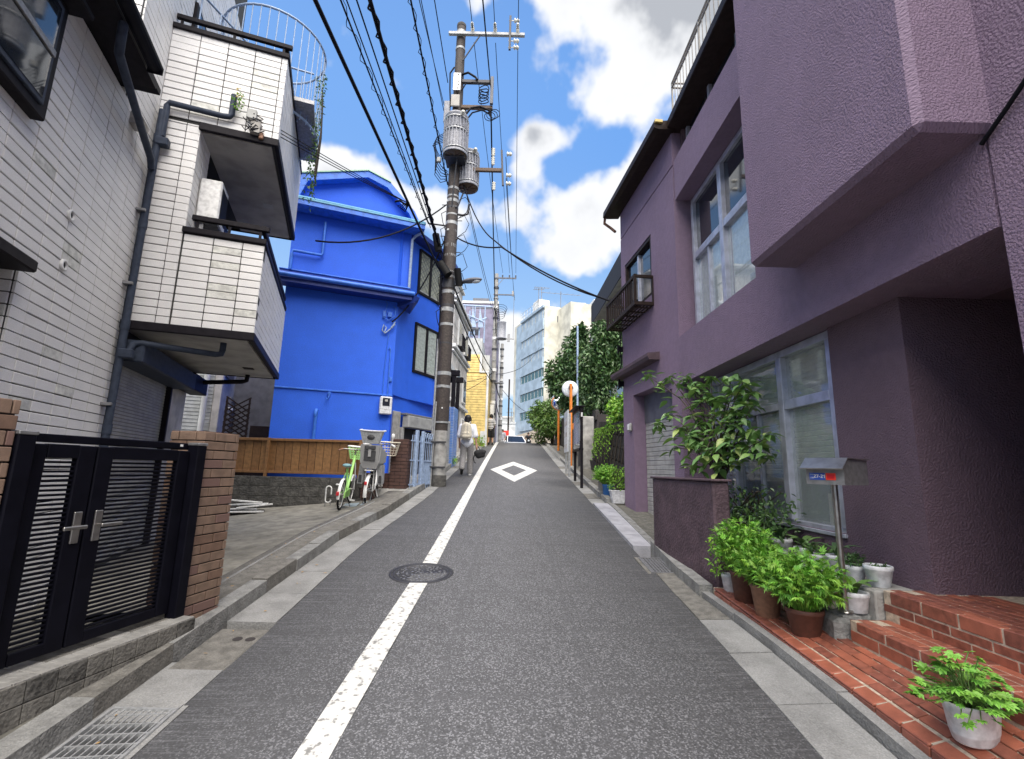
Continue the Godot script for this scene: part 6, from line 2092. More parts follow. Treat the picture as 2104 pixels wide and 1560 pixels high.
	for q in [V(0.98, 9.7, 0.05), V(0.98, 9.45, 0.05), V(1.02, 8.75, 0.05)]:
		insulator(b, V(q.x, y0 + q.y, q.z), Vector3.DOWN, 0.05, 4)
	for y in [9.55, 8.95, 8.72]:
		insulator(b, V(1.32, y0 + y, 0.05), Vector3.RIGHT, 0.062, 2)
	tag(part("cutouts", b, "porcelain", p), "", "", "", "stuff")
	part("hanger_arm", B(V(0.05, 1.0, 0.05), 0.004), "iron", p, V(1.22, y0 + 9.15, 0.06), Basis(Vector3.BACK, 0.06))
	# messy loops left of the transformer
	b = MB.new()
	for i in 6:
		var o := V(-0.12, y0 + 9.9 - i * 0.05, 0.2)
		b.tube([o, o + V(-0.15, 0.05, 0.05), o + V(-0.32 - 0.02 * i, -0.06, 0.06), o + V(-0.40 + 0.03 * i, -0.3, 0.05), o + V(-0.33, -0.6 - 0.05 * i, 0.04), o + V(-0.18, -0.85 - 0.04 * i, 0.02), o + V(-0.02, -0.95, -0.05)], 0.010, 5)
	for i in 5:
		var o := V(0.15, y0 + 8.2 - i * 0.5, 0.1)
		b.tube([o, o + V(0.18, 0.06, 0.05), o + V(0.30, -0.1 - 0.06 * i, 0.05), o + V(0.22, -0.35, 0.04), o + V(0.05, -0.5, 0.06)], 0.008, 5)
	for i in 7:
		var o := V(-0.14, y0 + 7.9 - i * 0.42, 0.1)
		b.tube([o, o + V(-0.10, -0.1, 0.06), o + V(-0.05, -0.35, 0.1), o + V(0.02, -0.55, 0.08)], 0.009, 5)
	part("loose_cables", b, "cable", p)
	part("fuse_box", B(V(0.11, 0.14, 0.08), 0.02, V(-0.36, y0 + 9.2, 0.25)), "shutter_grey", p)
	b = MB.new()
	b.tube([V(0.12, y0 + 7.85, 0.05), V(0.28, y0 + 7.82, 0.06), V(0.40, y0 + 7.85, 0.08), V(0.42, y0 + 8.1, 0.08)], 0.028, 6)
	b.bar(V(-0.12, y0 + 7.55, 0.02), V(-0.5, y0 + 7.45, 0.3), 0.02, 6)
	part("side_bracket", b, "iron", p)
	b = MB.new()
	for q in [[V(-0.32, 7.15, 0.35), V(-0.24, 6.75, 0.3), 0.085], [V(-0.20, 6.45, 0.25), V(0.02, 6.15, 0.28), 0.11], [V(0.22, 6.35, 0.2), V(0.28, 5.95, 0.12), 0.085]]:
		b = MB.new()
		b.bar(V(q[0].x, y0 + q[0].y, q[0].z), V(q[1].x, y0 + q[1].y, q[1].z), q[2], 12)
		part("cable_closure", b, "black_plastic", p)
	# street lamp arm and head
	var la := part("street_lamp_arm", null, "iron", p)
	b = MB.new()
	b.tube([V(0.12, y0 + 5.97, 0.05), V(0.28, y0 + 5.98, 0.10), V(0.40, y0 + 6.03, 0.14)], 0.022, 8)
	b.bar(V(0.0, y0 + 5.9, 0.0), V(0.0, y0 + 6.1, 0.0), 0.168, 20)
	la.mesh = b.mesh()
	b = MB.new()
	b.ball(V(0.58, y0 + 6.06, 0.20), V(0.26, 0.062, 0.10), 8, Basis(Vector3.UP, -0.25) * Basis(Vector3.BACK, 0.06))
	part("lamp_head", b, "shutter_dark", la)
	b = MB.new()
	b.ball(V(0.68, y0 + 6.03, 0.225), V(0.12, 0.045, 0.07), 7, Basis(Vector3.UP, -0.25) * Basis(Vector3.BACK, 0.06))
	part("lamp_glass", b, "mirror_back", la)
	# the farther poles
	for q in [[V(-1.05, gy(-27.0), -27.0), 9.95, "tall second utility pole past the yellow house, with a grey transformer", 0.135], [V(-0.78, gy(-35.0), -35.0), 7.6, "utility pole beyond the crest, right of the second pole", 0.13]]:
		var t := thing("utility_pole", q[2], "utility pole", q[0])
		var hh: float = q[1]
		b = MB.new()
		b.bar(V(0, -0.3, 0), V(0, hh, 0), q[3] + 0.02, 16, q[3] - 0.03)
		part("pole", b, "pole_concrete", t)
		for i in 14:
			b = MB.new()
			b.bar(V(0, 0, 0), V(0, 0.05 + 0.06 * (i % 3), 0), q[3] + 0.022, 14)
			part("band", b, ["galv", "iron", "white_paint"][i % 3], t, V(0, 1.0 + i * hh * 0.062, 0))
		if hh > 8:
			for e in [[9.62, -0.1, 1.16, 0.07], [8.6, -0.15, 1.05, 0.06], [7.75, -1.45, 0.05, 0.05]]:
				part("cross_arm", S(V(e[1], e[0], 0.08), V(e[2], e[0] + e[3], 0.15)), "shutter_dark", t)
			b = MB.new()
			for x in [0.35, 0.75, 1.12]:
				insulator(b, V(x, 9.7, 0.1), Vector3.UP, 0.05, 3)
			tag(part("insulators", b, "shutter_dark", t), "", "", "", "stuff")
			b = MB.new()
			b.bar(V(1.05, 8.65, 0.1), V(1.05, 5.95, 0.1), 0.014, 5)
			b.bar(V(0.35, 6.0, 0.1), V(1.1, 6.0, 0.1), 0.03, 6)
			b.box(V(0.98, 8.72, 0.1), V(0.12, 0.3, 0.08))
			b.box(V(0.8, 6.05, 0.1), V(0.14, 0.45, 0.06))
			b.bar(V(0, 9.1, 0.1), V(0.4, 9.62, 0.1), 0.02, 5)
			part("drop_frame", b, "steel_dull", t)
			b = MB.new()
			b.lathe(V(0.38, 5.95, 0.15), [Vector2(0.0, 0.0), Vector2(0.30, 0.0), Vector2(0.30, 0.06), Vector2(0.24, 0.1), Vector2(0.24, 0.95), Vector2(0.27, 1.0), Vector2(0.0, 1.08)], 20)
			part("transformer", b, "transformer", t)
			b = MB.new()
			for i in 4:
				var pts := []
				for k in 12:
					var a := TAU * k / 11.0
					pts.append(V(0.3 + cos(a) * (0.25 + 0.04 * i), 7.4 + 0.12 * i + sin(a) * 0.25, 0.12 + 0.03 * i))
				b.tube(pts, 0.012, 4)
			part("cable_loops", b, "cable", t)
			b = MB.new()
			b.ball(V(0.30, 3.42, 0.1), V(0.32, 0.05, 0.1), 6)
			part("lamp_head", b, "shutter_dark", t)
			for y in [0.4, 1.3]:
				part("wrapped_plate", B(V(0.20, 0.75, 0.02), 0.004, V(-0.02, y + 0.5, 0.158)), "white_wall", t)
	var tp := thing("signal_post", "thin brown post with a small red sign beyond the road's crest", "post", V(-0.25, gy(-46.0), -46.0))
	b = MB.new()
	b.bar(V(0, 0, 0), V(0, 7.4, 0), 0.075, 8)
	part("post", b, "brown_metal", tp)
	part("sign", B(V(0.62, 0.62, 0.04), 0.02, V(-0.25, 2.15, 0.1)), "sticker_red", tp)
	part("sign", B(V(0.5, 0.8, 0.04), 0.02, V(-0.35, 1.2, 0.1)), "gate_blue", tp)


func wire(label: String, pts: Array, r: float, sag := 0.0, m := "cable", twist := 0) -> void:
	# through the given points, with a sag between each two
	var path := []
	for i in pts.size() - 1:
		for k in 14:
			var t := k / 14.0
			var s: float = sag if not (sag is float and sag < 0.0) else 0.0
			path.append((pts[i] as Vector3).lerp(pts[i + 1], t) + V(0, -4.0 * s * t * (1.0 - t), 0))
	path.append(pts[-1])
	var b := MB.new()
	b.tube(path, r, 5)
	var o := part("overhead_wire", b, m, self)
	tag(o, label, "wire", "overhead wires")
	if twist:
		var c := MB.new()
		var q := []
		for k in twist * 6:
			var f := float(k) / (twist * 6 - 1) * (path.size() - 1)
			var i := mini(int(f), path.size() - 2)
			var a := k * 1.05
			q.append((path[i] as Vector3).lerp(path[i + 1], f - i) + V(cos(a) * 0.045, sin(a) * 0.045 - 0.02, 0))
		c.tube(q, r * 0.45, 4)
		part("spiral_cable", c, m, o)


func make_wires() -> void:
	var on := func(x: float, ya: float, za: float, yb: float, zb: float, z: float) -> Vector3: return V(x, yb + (ya - yb) * (z - zb) / (za - zb), z)
	# along the street, over the camera to the next pole behind it
	for w in [["thick black telephone cable running lowest along the left side of the street", -1.81, 6.33, 5.68, -3.62, 0.022, 0], ["twisted heavy black cable bundle left of the near pole", -1.83, 6.85, 7.20, -5.08, 0.028, 60],
		["thin cable just above the twisted bundle", -1.90, 7.05, 6.95, -4.7, 0.010, 0], ["thin blue-black cable at the far left of the wires", -2.18, 7.6, 7.19, -4.97, 0.012, 40], ["second thin cable beside the far left one", -2.12, 7.5, 7.22, -4.97, 0.009, 0],
		["twisted service cable meeting the pole below the transformers", -1.75, 8.68, 8.93, -6.49, 0.016, 50], ["wire meeting the pole at its switch boxes", -1.96, 10.98, 10.48, -7.88, 0.009, 0], ["second wire meeting the switch boxes", -1.93, 10.7, 10.5, -7.88, 0.009, 0],
		["thin wire to the pole's upper shaft", -1.89, 11.64, 11.65, -8.91, 0.012, 0], ["high voltage wire on the left insulator", -1.27, 13.12, 12.93, -10.02, 0.010, 0], ["thick cable dropping to the upright of the middle arms", -0.75, 11.5, 10.55, -7.71, 0.016, 0],
		["high voltage wire on the middle insulator", -0.68, 13.15, 12.84, -9.93, 0.010, 0], ["high voltage wire on the right insulator", -0.07, 13.3, 12.99, -10.05, 0.010, 0]]:
		var a := V(w[1], w[2], -11.2)
		var b: Vector3 = on.call(w[1], w[2], -11.2, w[3], w[4], 0.0)
		wire(w[0], [a, b, V(w[1] - 0.3, b.y - 0.8, 18.0)], w[5], 0.03, "cable", w[6])
	# on from the pole to the second pole
	for w in [["high voltage wire between the two poles, left", V(-1.27, 13.1, -11.4), V(-0.7, 13.0, -27.0), 0.010], ["high voltage wire between the two poles, middle", V(-0.68, 13.1, -11.4), V(-0.3, 13.0, -27.0), 0.010], ["high voltage wire between the two poles, right", V(-0.07, 13.2, -11.4), V(0.07, 13.0, -27.0), 0.010],
		["long heavy vertical-looking cable from the arm upright to the second pole", V(-0.72, 10.8, -11.1), V(-1.0, 9.3, -27.0), 0.022], ["black telephone cable beyond the near pole at lamp height", V(-1.60, 6.30, -11.3), V(-1.05, 7.0, -27.0), 0.022], ["second telephone cable beyond the near pole", V(-1.62, 6.0, -11.3), V(-1.08, 6.4, -27.0), 0.020],
		["service wire from the transformer to the second pole", V(-1.30, 8.6, -11.3), V(-1.0, 10.4, -27.0), 0.010], ["thin twin wire from the bracket to the second pole", V(-1.2, 8.05, -11.3), V(-0.95, 9.9, -27.0), 0.008], ["wire from the cut-outs to the second pole's drop frame", V(-0.30, 9.5, -11.2), V(0.0, 11.6, -27.0), 0.009], ["second wire from the cut-outs to the drop frame", V(-0.28, 8.9, -11.2), V(0.05, 11.3, -27.0), 0.009],
		["cable tangle wire from second pole to the pole beyond the crest", V(-1.05, 7.0, -27.0), V(-0.78, 6.6, -35.0), 0.03], ["upper wire from second pole to the pole beyond the crest", V(-1.05, 10.6, -27.0), V(-0.78, 9.6, -35.0), 0.012], ["lower cable from second pole down to the crest pole", V(-1.05, 6.2, -27.0), V(-0.78, 5.2, -35.0), 0.025]]:
		wire(w[0], [w[1], w[2]], w[3], 0.25)
	# drops to the houses
	wire("sagging black cable from the near pole to the tiled house's upper balcony", [V(-1.75, 8.1, -11.15), V(-3.70, 5.72, -8.4)], 0.018, 0.35)
	wire("cable crossing the street from the pole to the purple house, lower of the two", [V(-1.45, 7.25, -11.2), V(-0.31, 6.55, -10.2), V(2.03, 4.98, -9.30)], 0.018, 0.10)
	wire("cable crossing the street from the transformer to the purple house, upper of the two", [V(-1.35, 8.7, -11.2), V(-0.55, 6.95, -10.6), V(2.03, 5.02, -9.32)], 0.016, 0.22)
	wire("cable dropping from the pole to the blue house's service bracket", [V(-1.75, 7.1, -11.1), V(-2.25, 5.80, -11.0), V(-2.83, 4.95, -10.90)], 0.018, 0.08)
	for i in 3:
		wire(["upper thin service wire to the tiled house's junction boxes", "middle thin service wire to the tiled house's junction boxes", "lower thin service wire to the tiled house's junction boxes"][i], [V(-1.81, 6.02, -7.55), V(-3.25, 5.86 - i * 0.05, -5.28)], 0.006, 0.02 + 0.01 * i)
	var cl := MB.new()
	cl.tube([V(-1.81, 6.02, -7.5), V(-1.84, 5.96, -7.5), V(-1.95, 6.02, -7.46), V(-2.02, 5.98, -7.42)], 0.018, 6)
	for i in 5:
		cl.tube([V(-1.81, 6.02, -7.5), V(-1.84 - 0.03 * i, 5.88, -7.5 + 0.03 * i), V(-1.86, 5.84, -7.5), V(-1.81, 6.0, -7.45 - 0.02 * i)], 0.007, 5)
	var o := part("wire_clamp", cl, "cable", self)
	tag(o, "knotted black clamp where thin service wires leave the telephone cable", "wire clamp")
	wire("wire sagging across the sky from the second pole to the office building", [V(-1.0, 6.9, -27.0), V(3.6, 18.0, -64.0)], 0.02, 0.9)
	wire("lower wire from the crest pole to the office building", [V(-0.75, 7.4, -35.0), V(3.2, 9.0, -64.0)], 0.02, 0.6)
	wire("wire from the second pole back to the white moulded house", [V(-1.1, 7.0, -27.0), V(-1.9, 5.3, -20.5)], 0.012, 0.1)
	wire("second wire from the second pole to the white moulded house", [V(-1.1, 7.0, -27.0), V(-1.95, 4.7, -19.5)], 0.012, 0.1)


# ---------------------------------------------------------------- houses up the left side
func lap_boards(parent: Node3D, x0: float, x1: float, y0: float, y1: float, z: float, pitch: float, m: String) -> void:
	var n := int((y1 - y0) / pitch)
	var bm := B(V(x1 - x0, pitch * 1.08, 0.02)).mesh()
	for i in n:
		part("siding_board", bm, m, parent, V((x0 + x1) * 0.5, y0 + (i + 0.5) * pitch, z), Basis(Vector3.RIGHT, -0.12))


func make_left_street() -> void:
	# grey sided house seen between the tiled house and the blue one
	var n := thing("grey_sided_house", "pale grey sided house deep between the tiled house and the blue house", "house", V(-6.9, 0, -11.4), 22.0)
	part("wall", S(V(-2.6, 0.4, -5.0), V(0.0, 6.2, -0.03)), "grey_siding", n)
	lap_boards(n, -2.6, -0.14, 1.0, 5.2, -0.015, 0.085, "grey_siding")
	part("corner_post", S(V(-0.13, 0.4, -0.15), V(0.03, 6.2, 0.03), 0.01), "cream_wall", n)
	var pb := MB.new()
	pb.bar(V(-0.30, 0.5, 0.06), V(-0.30, 6.0, 0.06), 0.06, 10)
	part("downpipe", pb, "white_wall", n)
	part("wall_board", S(V(-2.2, 1.4, 0.01), V(-1.1, 2.35, 0.05), 0.01), "office_blue", n)
	part("window", S(V(0.0, 2.2, -1.9), V(0.08, 3.3, -1.2), 0.01), "steel_dull", n)
	for i in 14:
		part("louvre", B(V(0.03, 0.05, 0.6), 0.004), "shutter_dark", n, V(0.09, 2.3 + i * 0.07, -1.55))
	part("wall_lamp", B(V(0.14, 0.10, 0.10), 0.03, V(0.12, 2.95, -0.85)), "white_paint", n)
	part("upper_window", S(V(0.0, 3.7, -1.4), V(0.05, 5.0, -0.3), 0.01), "shutter_dark", n)
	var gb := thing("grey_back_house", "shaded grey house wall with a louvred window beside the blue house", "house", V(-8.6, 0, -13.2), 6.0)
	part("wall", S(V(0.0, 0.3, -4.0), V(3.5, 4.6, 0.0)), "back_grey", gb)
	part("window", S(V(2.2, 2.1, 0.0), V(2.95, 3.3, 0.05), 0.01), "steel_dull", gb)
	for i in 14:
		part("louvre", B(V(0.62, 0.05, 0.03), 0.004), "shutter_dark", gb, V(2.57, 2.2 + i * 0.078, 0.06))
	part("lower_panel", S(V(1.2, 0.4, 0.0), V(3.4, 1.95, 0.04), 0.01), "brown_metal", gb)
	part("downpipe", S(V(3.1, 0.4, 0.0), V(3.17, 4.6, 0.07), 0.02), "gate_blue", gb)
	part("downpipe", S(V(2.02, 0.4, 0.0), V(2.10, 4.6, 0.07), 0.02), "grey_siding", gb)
	var lf := thing("lattice_fence", "dark lattice screen and panel fence beside the grey sided house", "fence", V(-6.5, 0, -11.0), 22.0)
	part("frame", S(V(0.0, 1.6, -0.02), V(0.04, 3.1, 0.02)), "brown_metal", lf)
	part("frame", S(V(0.46, 1.6, -0.02), V(0.50, 3.1, 0.02)), "brown_metal", lf)
	for i in 11:
		part("slat", B(V(0.62, 0.03, 0.012)), "brown_metal", lf, V(0.25, 1.75 + i * 0.12, 0.012), Basis(Vector3.BACK, 0.6))
		part("slat", B(V(0.62, 0.03, 0.012)), "brown_metal", lf, V(0.25, 1.75 + i * 0.12, -0.012), Basis(Vector3.BACK, -0.6))
	part("dark_panel", S(V(0.52, 1.0, -0.3), V(1.5, 2.5, -0.25)), "brown_metal", lf)
	# white house with mouldings
	var w := thing("moulded_house", "cream white house with moulded courses and black window grilles behind the pole", "house", V(-2.2, 0, -17.3), -3.0)
	part("wall", S(V(-5.0, 1.0, -3.8), V(0.0, 7.9, 0.0)), "cream_wall", w)
	part("attic", S(V(-5.0, 7.95, -3.8), V(-0.35, 9.4, -0.2)), "cream_wall", w)
	for y in [[7.9, 0.10, 0.14], [7.72, 0.06, 0.08], [6.0, 0.12, 0.12], [5.85, 0.06, 0.06], [4.0, 0.12, 0.10], [9.4, 0.10, -0.25]]:
		part("moulding", S(V(-5.0, y[0], -3.9), V(y[2], y[0] + y[1], 0.10), 0.01), "white_wall", w)
	for y in [6.45, 6.9, 7.3, 8.3, 8.7, 9.1]:
		part("course_joint", S(V(-4.9, y, -3.79), V(0.004 if y < 7.8 else -0.346, y + 0.02, 0.004 if y < 7.8 else -0.196)), "soffit", w)
	for q in [[6.3, -0.9], [6.3, -2.6], [4.3, -0.9], [4.3, -2.6], [2.6, -2.6]]:
		var f := part("window", S(V(-0.02, q[0], q[1] - 0.75), V(0.06, q[0] + 1.05, q[1]), 0.01), "white_wall", w)
		part("pane", S(V(0.055, q[0] + 0.06, q[1] - 0.69), V(0.064, q[0] + 0.99, q[1] - 0.06)), "glass_dark", f)
		if q[0] > 6:
			var gr := MB.new()
			for i in 7:
				gr.bar(V(0.20, q[0] - 0.05, q[1] - i * 0.125), V(0.20, q[0] + 0.42, q[1] - i * 0.125), 0.014, 5)
			gr.cbox(V(0.2, q[0] + 0.42, q[1] - 0.375), V(0.04, 0.04, 0.85), 0.004)
			gr.cbox(V(0.13, q[0] - 0.06, q[1] - 0.375), V(0.18, 0.04, 0.85), 0.004)
			part("grille", gr, "black_trim", f)
	# black post canopy and the blue tiled entrance walls
	var pg := thing("black_canopy", "black timber entrance canopy on posts in front of the cream house", "canopy", V(-1.95, gy(-15.6), -15.6))
	for z in [0.5, -0.7]:
		for x in [-0.25, 0.12]:
			part("post", S(V(x - 0.06, 1.0, z - 0.06), V(x + 0.06, 2.95, z + 0.06), 0.01), "black_trim", pg)
	part("beam", S(V(-0.8, 2.78, 0.42), V(0.3, 2.96, 0.58), 0.01), "black_trim", pg)
	part("beam", S(V(-0.8, 2.78, -0.78), V(0.3, 2.96, -0.62), 0.01), "black_trim", pg)
	part("roof", S(V(-1.2, 2.97, -0.9), V(0.05, 3.15, 0.75), 0.01), "white_wall", pg)
	var tw := thing("blue_tiled_wall", "blue tiled entrance piers with a grey roller shutter between, past the near pole", "wall", V(-1.88, gy(-13.6), -13.2), -3.0)
	part("core", S(V(-0.3, 0.0, -0.42), V(0.0, 1.58, 0.0)), "white_wall", tw)
	part("core", S(V(-0.3, 0.0, -2.5), V(0.02, 2.0, -1.75)), "white_wall", tw)
	grid_pieces(V(-0.3, 0.1, 0.0), Vector3.RIGHT, Vector3.UP, Vector3.BACK, 0.30, 1.48, 0.10, 0.05, 0.010)
	grid_pieces(V(0.0, 0.1, 0.0), Vector3.FORWARD, Vector3.UP, Vector3.RIGHT, 0.42, 1.48, 0.10, 0.05, 0.010)
	grid_pieces(V(0.02, 0.1, -1.75), Vector3.FORWARD, Vector3.UP, Vector3.RIGHT, 0.75, 1.9, 0.10, 0.05, 0.010)
	grid_pieces(V(-0.28, 0.1, -1.75), Vector3.RIGHT, Vector3.UP, Vector3.BACK, 0.30, 1.9, 0.10, 0.05, 0.010)
	lay_pieces("tile", tw, ["tile_blue", "tile_blue_b", "tile_blue"], 0.01, 0.0, 300)
	part("blue_screen", S(V(-0.9, 0.9, -0.02), V(-0.31, 1.75, 0.02)), "blue_trim", tw)
	var sl := B(V(0.03, 0.055, 1.32), 0.01).mesh()
	for i in 24:
		part("shutter_slat", sl, "shutter_grey", tw, V(-0.08, 0.15 + i * 0.058, -1.085))
	# yellow boarded house
	var y := thing("yellow_house", "yellow boarded house wall with white corner boards, up the left side", "house", V(0, 0, -25.0))
	part("wall", S(V(-4.5, 2.0, -6.0), V(-1.24, 6.6, -0.03)), "yellow_siding", y)
	part("wall", S(V(-4.5, 6.6, -6.0), V(-1.62, 7.55, -0.03)), "yellow_siding", y)
	lap_boards(y, -3.4, -1.33, 2.6, 6.60, -0.01, 0.135, "yellow_siding")
	lap_boards(y, -3.4, -1.70, 6.60, 7.55, -0.01, 0.135, "yellow_siding")
	part("corner_board", S(V(-1.33, 2.4, -0.06), V(-1.22, 6.62, 0.03), 0.006), "white_wall", y)
	part("corner_board", S(V(-1.72, 6.65, -0.06), V(-1.60, 7.56, 0.03), 0.006), "white_wall", y)
	part("trim_board", S(V(-1.72, 6.58, -0.05), V(-1.2, 6.66, 0.04), 0.006), "white_wall", y)
	part("grey_upper_wall", S(V(-4.5, 7.56, -5.9), V(-1.62, 8.45, -0.02)), "grey_siding", y)
	part("grey_side_wall", S(V(-1.6, 6.66, -3.0), V(-1.22, 7.6, -0.3)), "grey_siding", y)
	part("meter_cabinet", S(V(-1.55, 2.9, 0.05), V(-1.32, 3.5, 0.28), 0.01), "white_wall", y)
	var sb := MB.new()  # steel stair and frames on its roof
	for i in 6:
		sb.bar(V(-3.0 + i * 0.28, 8.45, -1.0), V(-3.0 + i * 0.28, 10.3 + 0.3 * (i % 2), -1.0), 0.04, 5)
	sb.bar(V(-3.1, 10.6, -1.0), V(-1.2, 10.55, -1.0), 0.05, 6)
	sb.bar(V(-3.1, 9.1, -1.0), V(-1.5, 9.9, -1.0), 0.06, 5)
	sb.bar(V(-3.1, 10.2, -0.8), V(-1.6, 9.6, -0.8), 0.03, 5)
	for i in 9:
		sb.box(V(-2.4, 8.6 + i * 0.17, -1.3), V(0.55, 0.03, 0.25))
	sb.prism(PackedVector2Array([Vector2(-2.35, 9.3), Vector2(-2.05, 9.3), Vector2(-2.28, 10.55)]), Transform3D(Basis(), V(0, 0, -0.9)), 0.05)
	sb.prism(PackedVector2Array([Vector2(-1.95, 9.3), Vector2(-1.65, 9.3), Vector2(-1.88, 10.5)]), Transform3D(Basis(), V(0, 0, -0.9)), 0.05)
	part("roof_stair", sb, "gate_blue", y)
	part("landing", S(V(-2.9, 9.2, -2.2), V(-1.9, 9.28, -0.9)), "shutter_dark", y)
	var wd := thing("verge_weeds", "tuft of bright weeds by the yellow house's foot", "plant", V(-1.45, gy(-24.0) + 0.1, -24.0))
	leafy("leaves", wd, "leaf_bright", 220, func(): return V(rng.randf_range(-0.4, 0.2), rng.randf() * 0.45, rng.randf_range(-0.3, 0.6)), 0.12, 0.3)
	wd = thing("verge_weeds", "small weeds at the kerb by the grey roller shutter", "plant", V(-1.78, gy(-15.3) + 0.1, -15.3))
	leafy("leaves", wd, "leaf_bright", 160, func(): return V(rng.randf_range(-0.1, 0.12), rng.randf() * 0.2, rng.randf_range(-0.3, 0.3)), 0.07, 0.35)
	# mauve building, white one behind
	var mv := thing("mauve_building", "tall mauve grey building behind the second pole", "building", V(0, 0, -28.5))
	part("wall", S(V(-3.5, 2.0, -5.0), V(-0.98, 11.6, 0.0)), "mauve_wall", mv)
	part("parapet", S(V(-3.6, 11.6, -5.1), V(-0.93, 11.75, 0.05)), "white_wall", mv)
	part("roof_room", S(V(-2.6, 11.75, -3.0), V(-1.6, 12.3, -1.0)), "shutter_dark", mv)
	for i in 3:
		part("window", S(V(-0.975, 4.6 + i * 2.3, -2.6), V(-0.96, 5.8 + i * 2.3, -1.6)), "glass_dark", mv)
	part("door", S(V(-0.978, 3.2, -1.2), V(-0.95, 5.2, -0.3)), "black_trim", mv)
	var wb := thing("white_narrow_building", "narrow white building edge beyond the mauve building", "building", V(0, 0, -36.0))
	part("wall", S(V(-5.0, 2.0, -6.0), V(-0.98, 10.2, 0.0)), "white_wall", wb)
	for i in 3:
		part("window", S(V(-0.975, 4.0 + i * 2.2, -3.4), V(-0.96, 5.2 + i * 2.2, -2.0)), "glass_dark", wb)
	part("awning", S(V(-0.97, 3.6, -5.0), V(-0.5, 3.7, -1.0)), "steel_dull", wb)


# ---------------------------------------------------------------- right side up the street
func crown(called: String, parent: Node3D, m: String, blobs: Array, n: int, size: float, ratio := 0.55) -> void:
	# leaves in clumps through the volume of a few uneven lobes, denser towards the skins
	var b := MB.new()
	for i in n:
		var q: Array = blobs[rng.randi() % blobs.size()]
		var d := rdir()
		var k := pow(rng.randf(), 0.45)
		var c: Vector3 = q[0] + d * q[1] * k
		c += V(sin(c.y * 9.0 + c.z * 7.0), sin(c.x * 8.0), cos(c.x * 9.0 + c.y * 6.0)) * 0.06
		var g := rng.randf_range(0.55, 1.05)
		b.st.set_color(Color(g * rng.randf_range(0.8, 1.2), g, g * rng.randf_range(0.7, 1.1)))
		leaf_quad(b, c, (d * 0.6 + rdir() + Vector3.DOWN * 0.35).normalized(), (Vector3.UP + rdir() * 0.8).normalized(), size * rng.randf_range(0.7, 1.25), size * ratio, 0.2)
	part(called, b, m, parent)


func make_tree(label: String, at: Vector3, trunk: Array, blobs: Array, n: int, size: float, m := "leaf_dark") -> void:
	var t := thing("tree", label, "tree", at, 0.0, "trees above the retaining wall")
	var b := MB.new()
	b.tube(trunk, 0.11, 8, 0.06)
	for q in blobs:
		b.tube([trunk[-1], (trunk[-1] as Vector3).lerp(q[0], 0.5) + V(0, -0.1, 0), q[0]], 0.04, 5, 0.012)
	part("trunk", b, "bark", t)
	crown("crown", t, m, blobs, n, size)


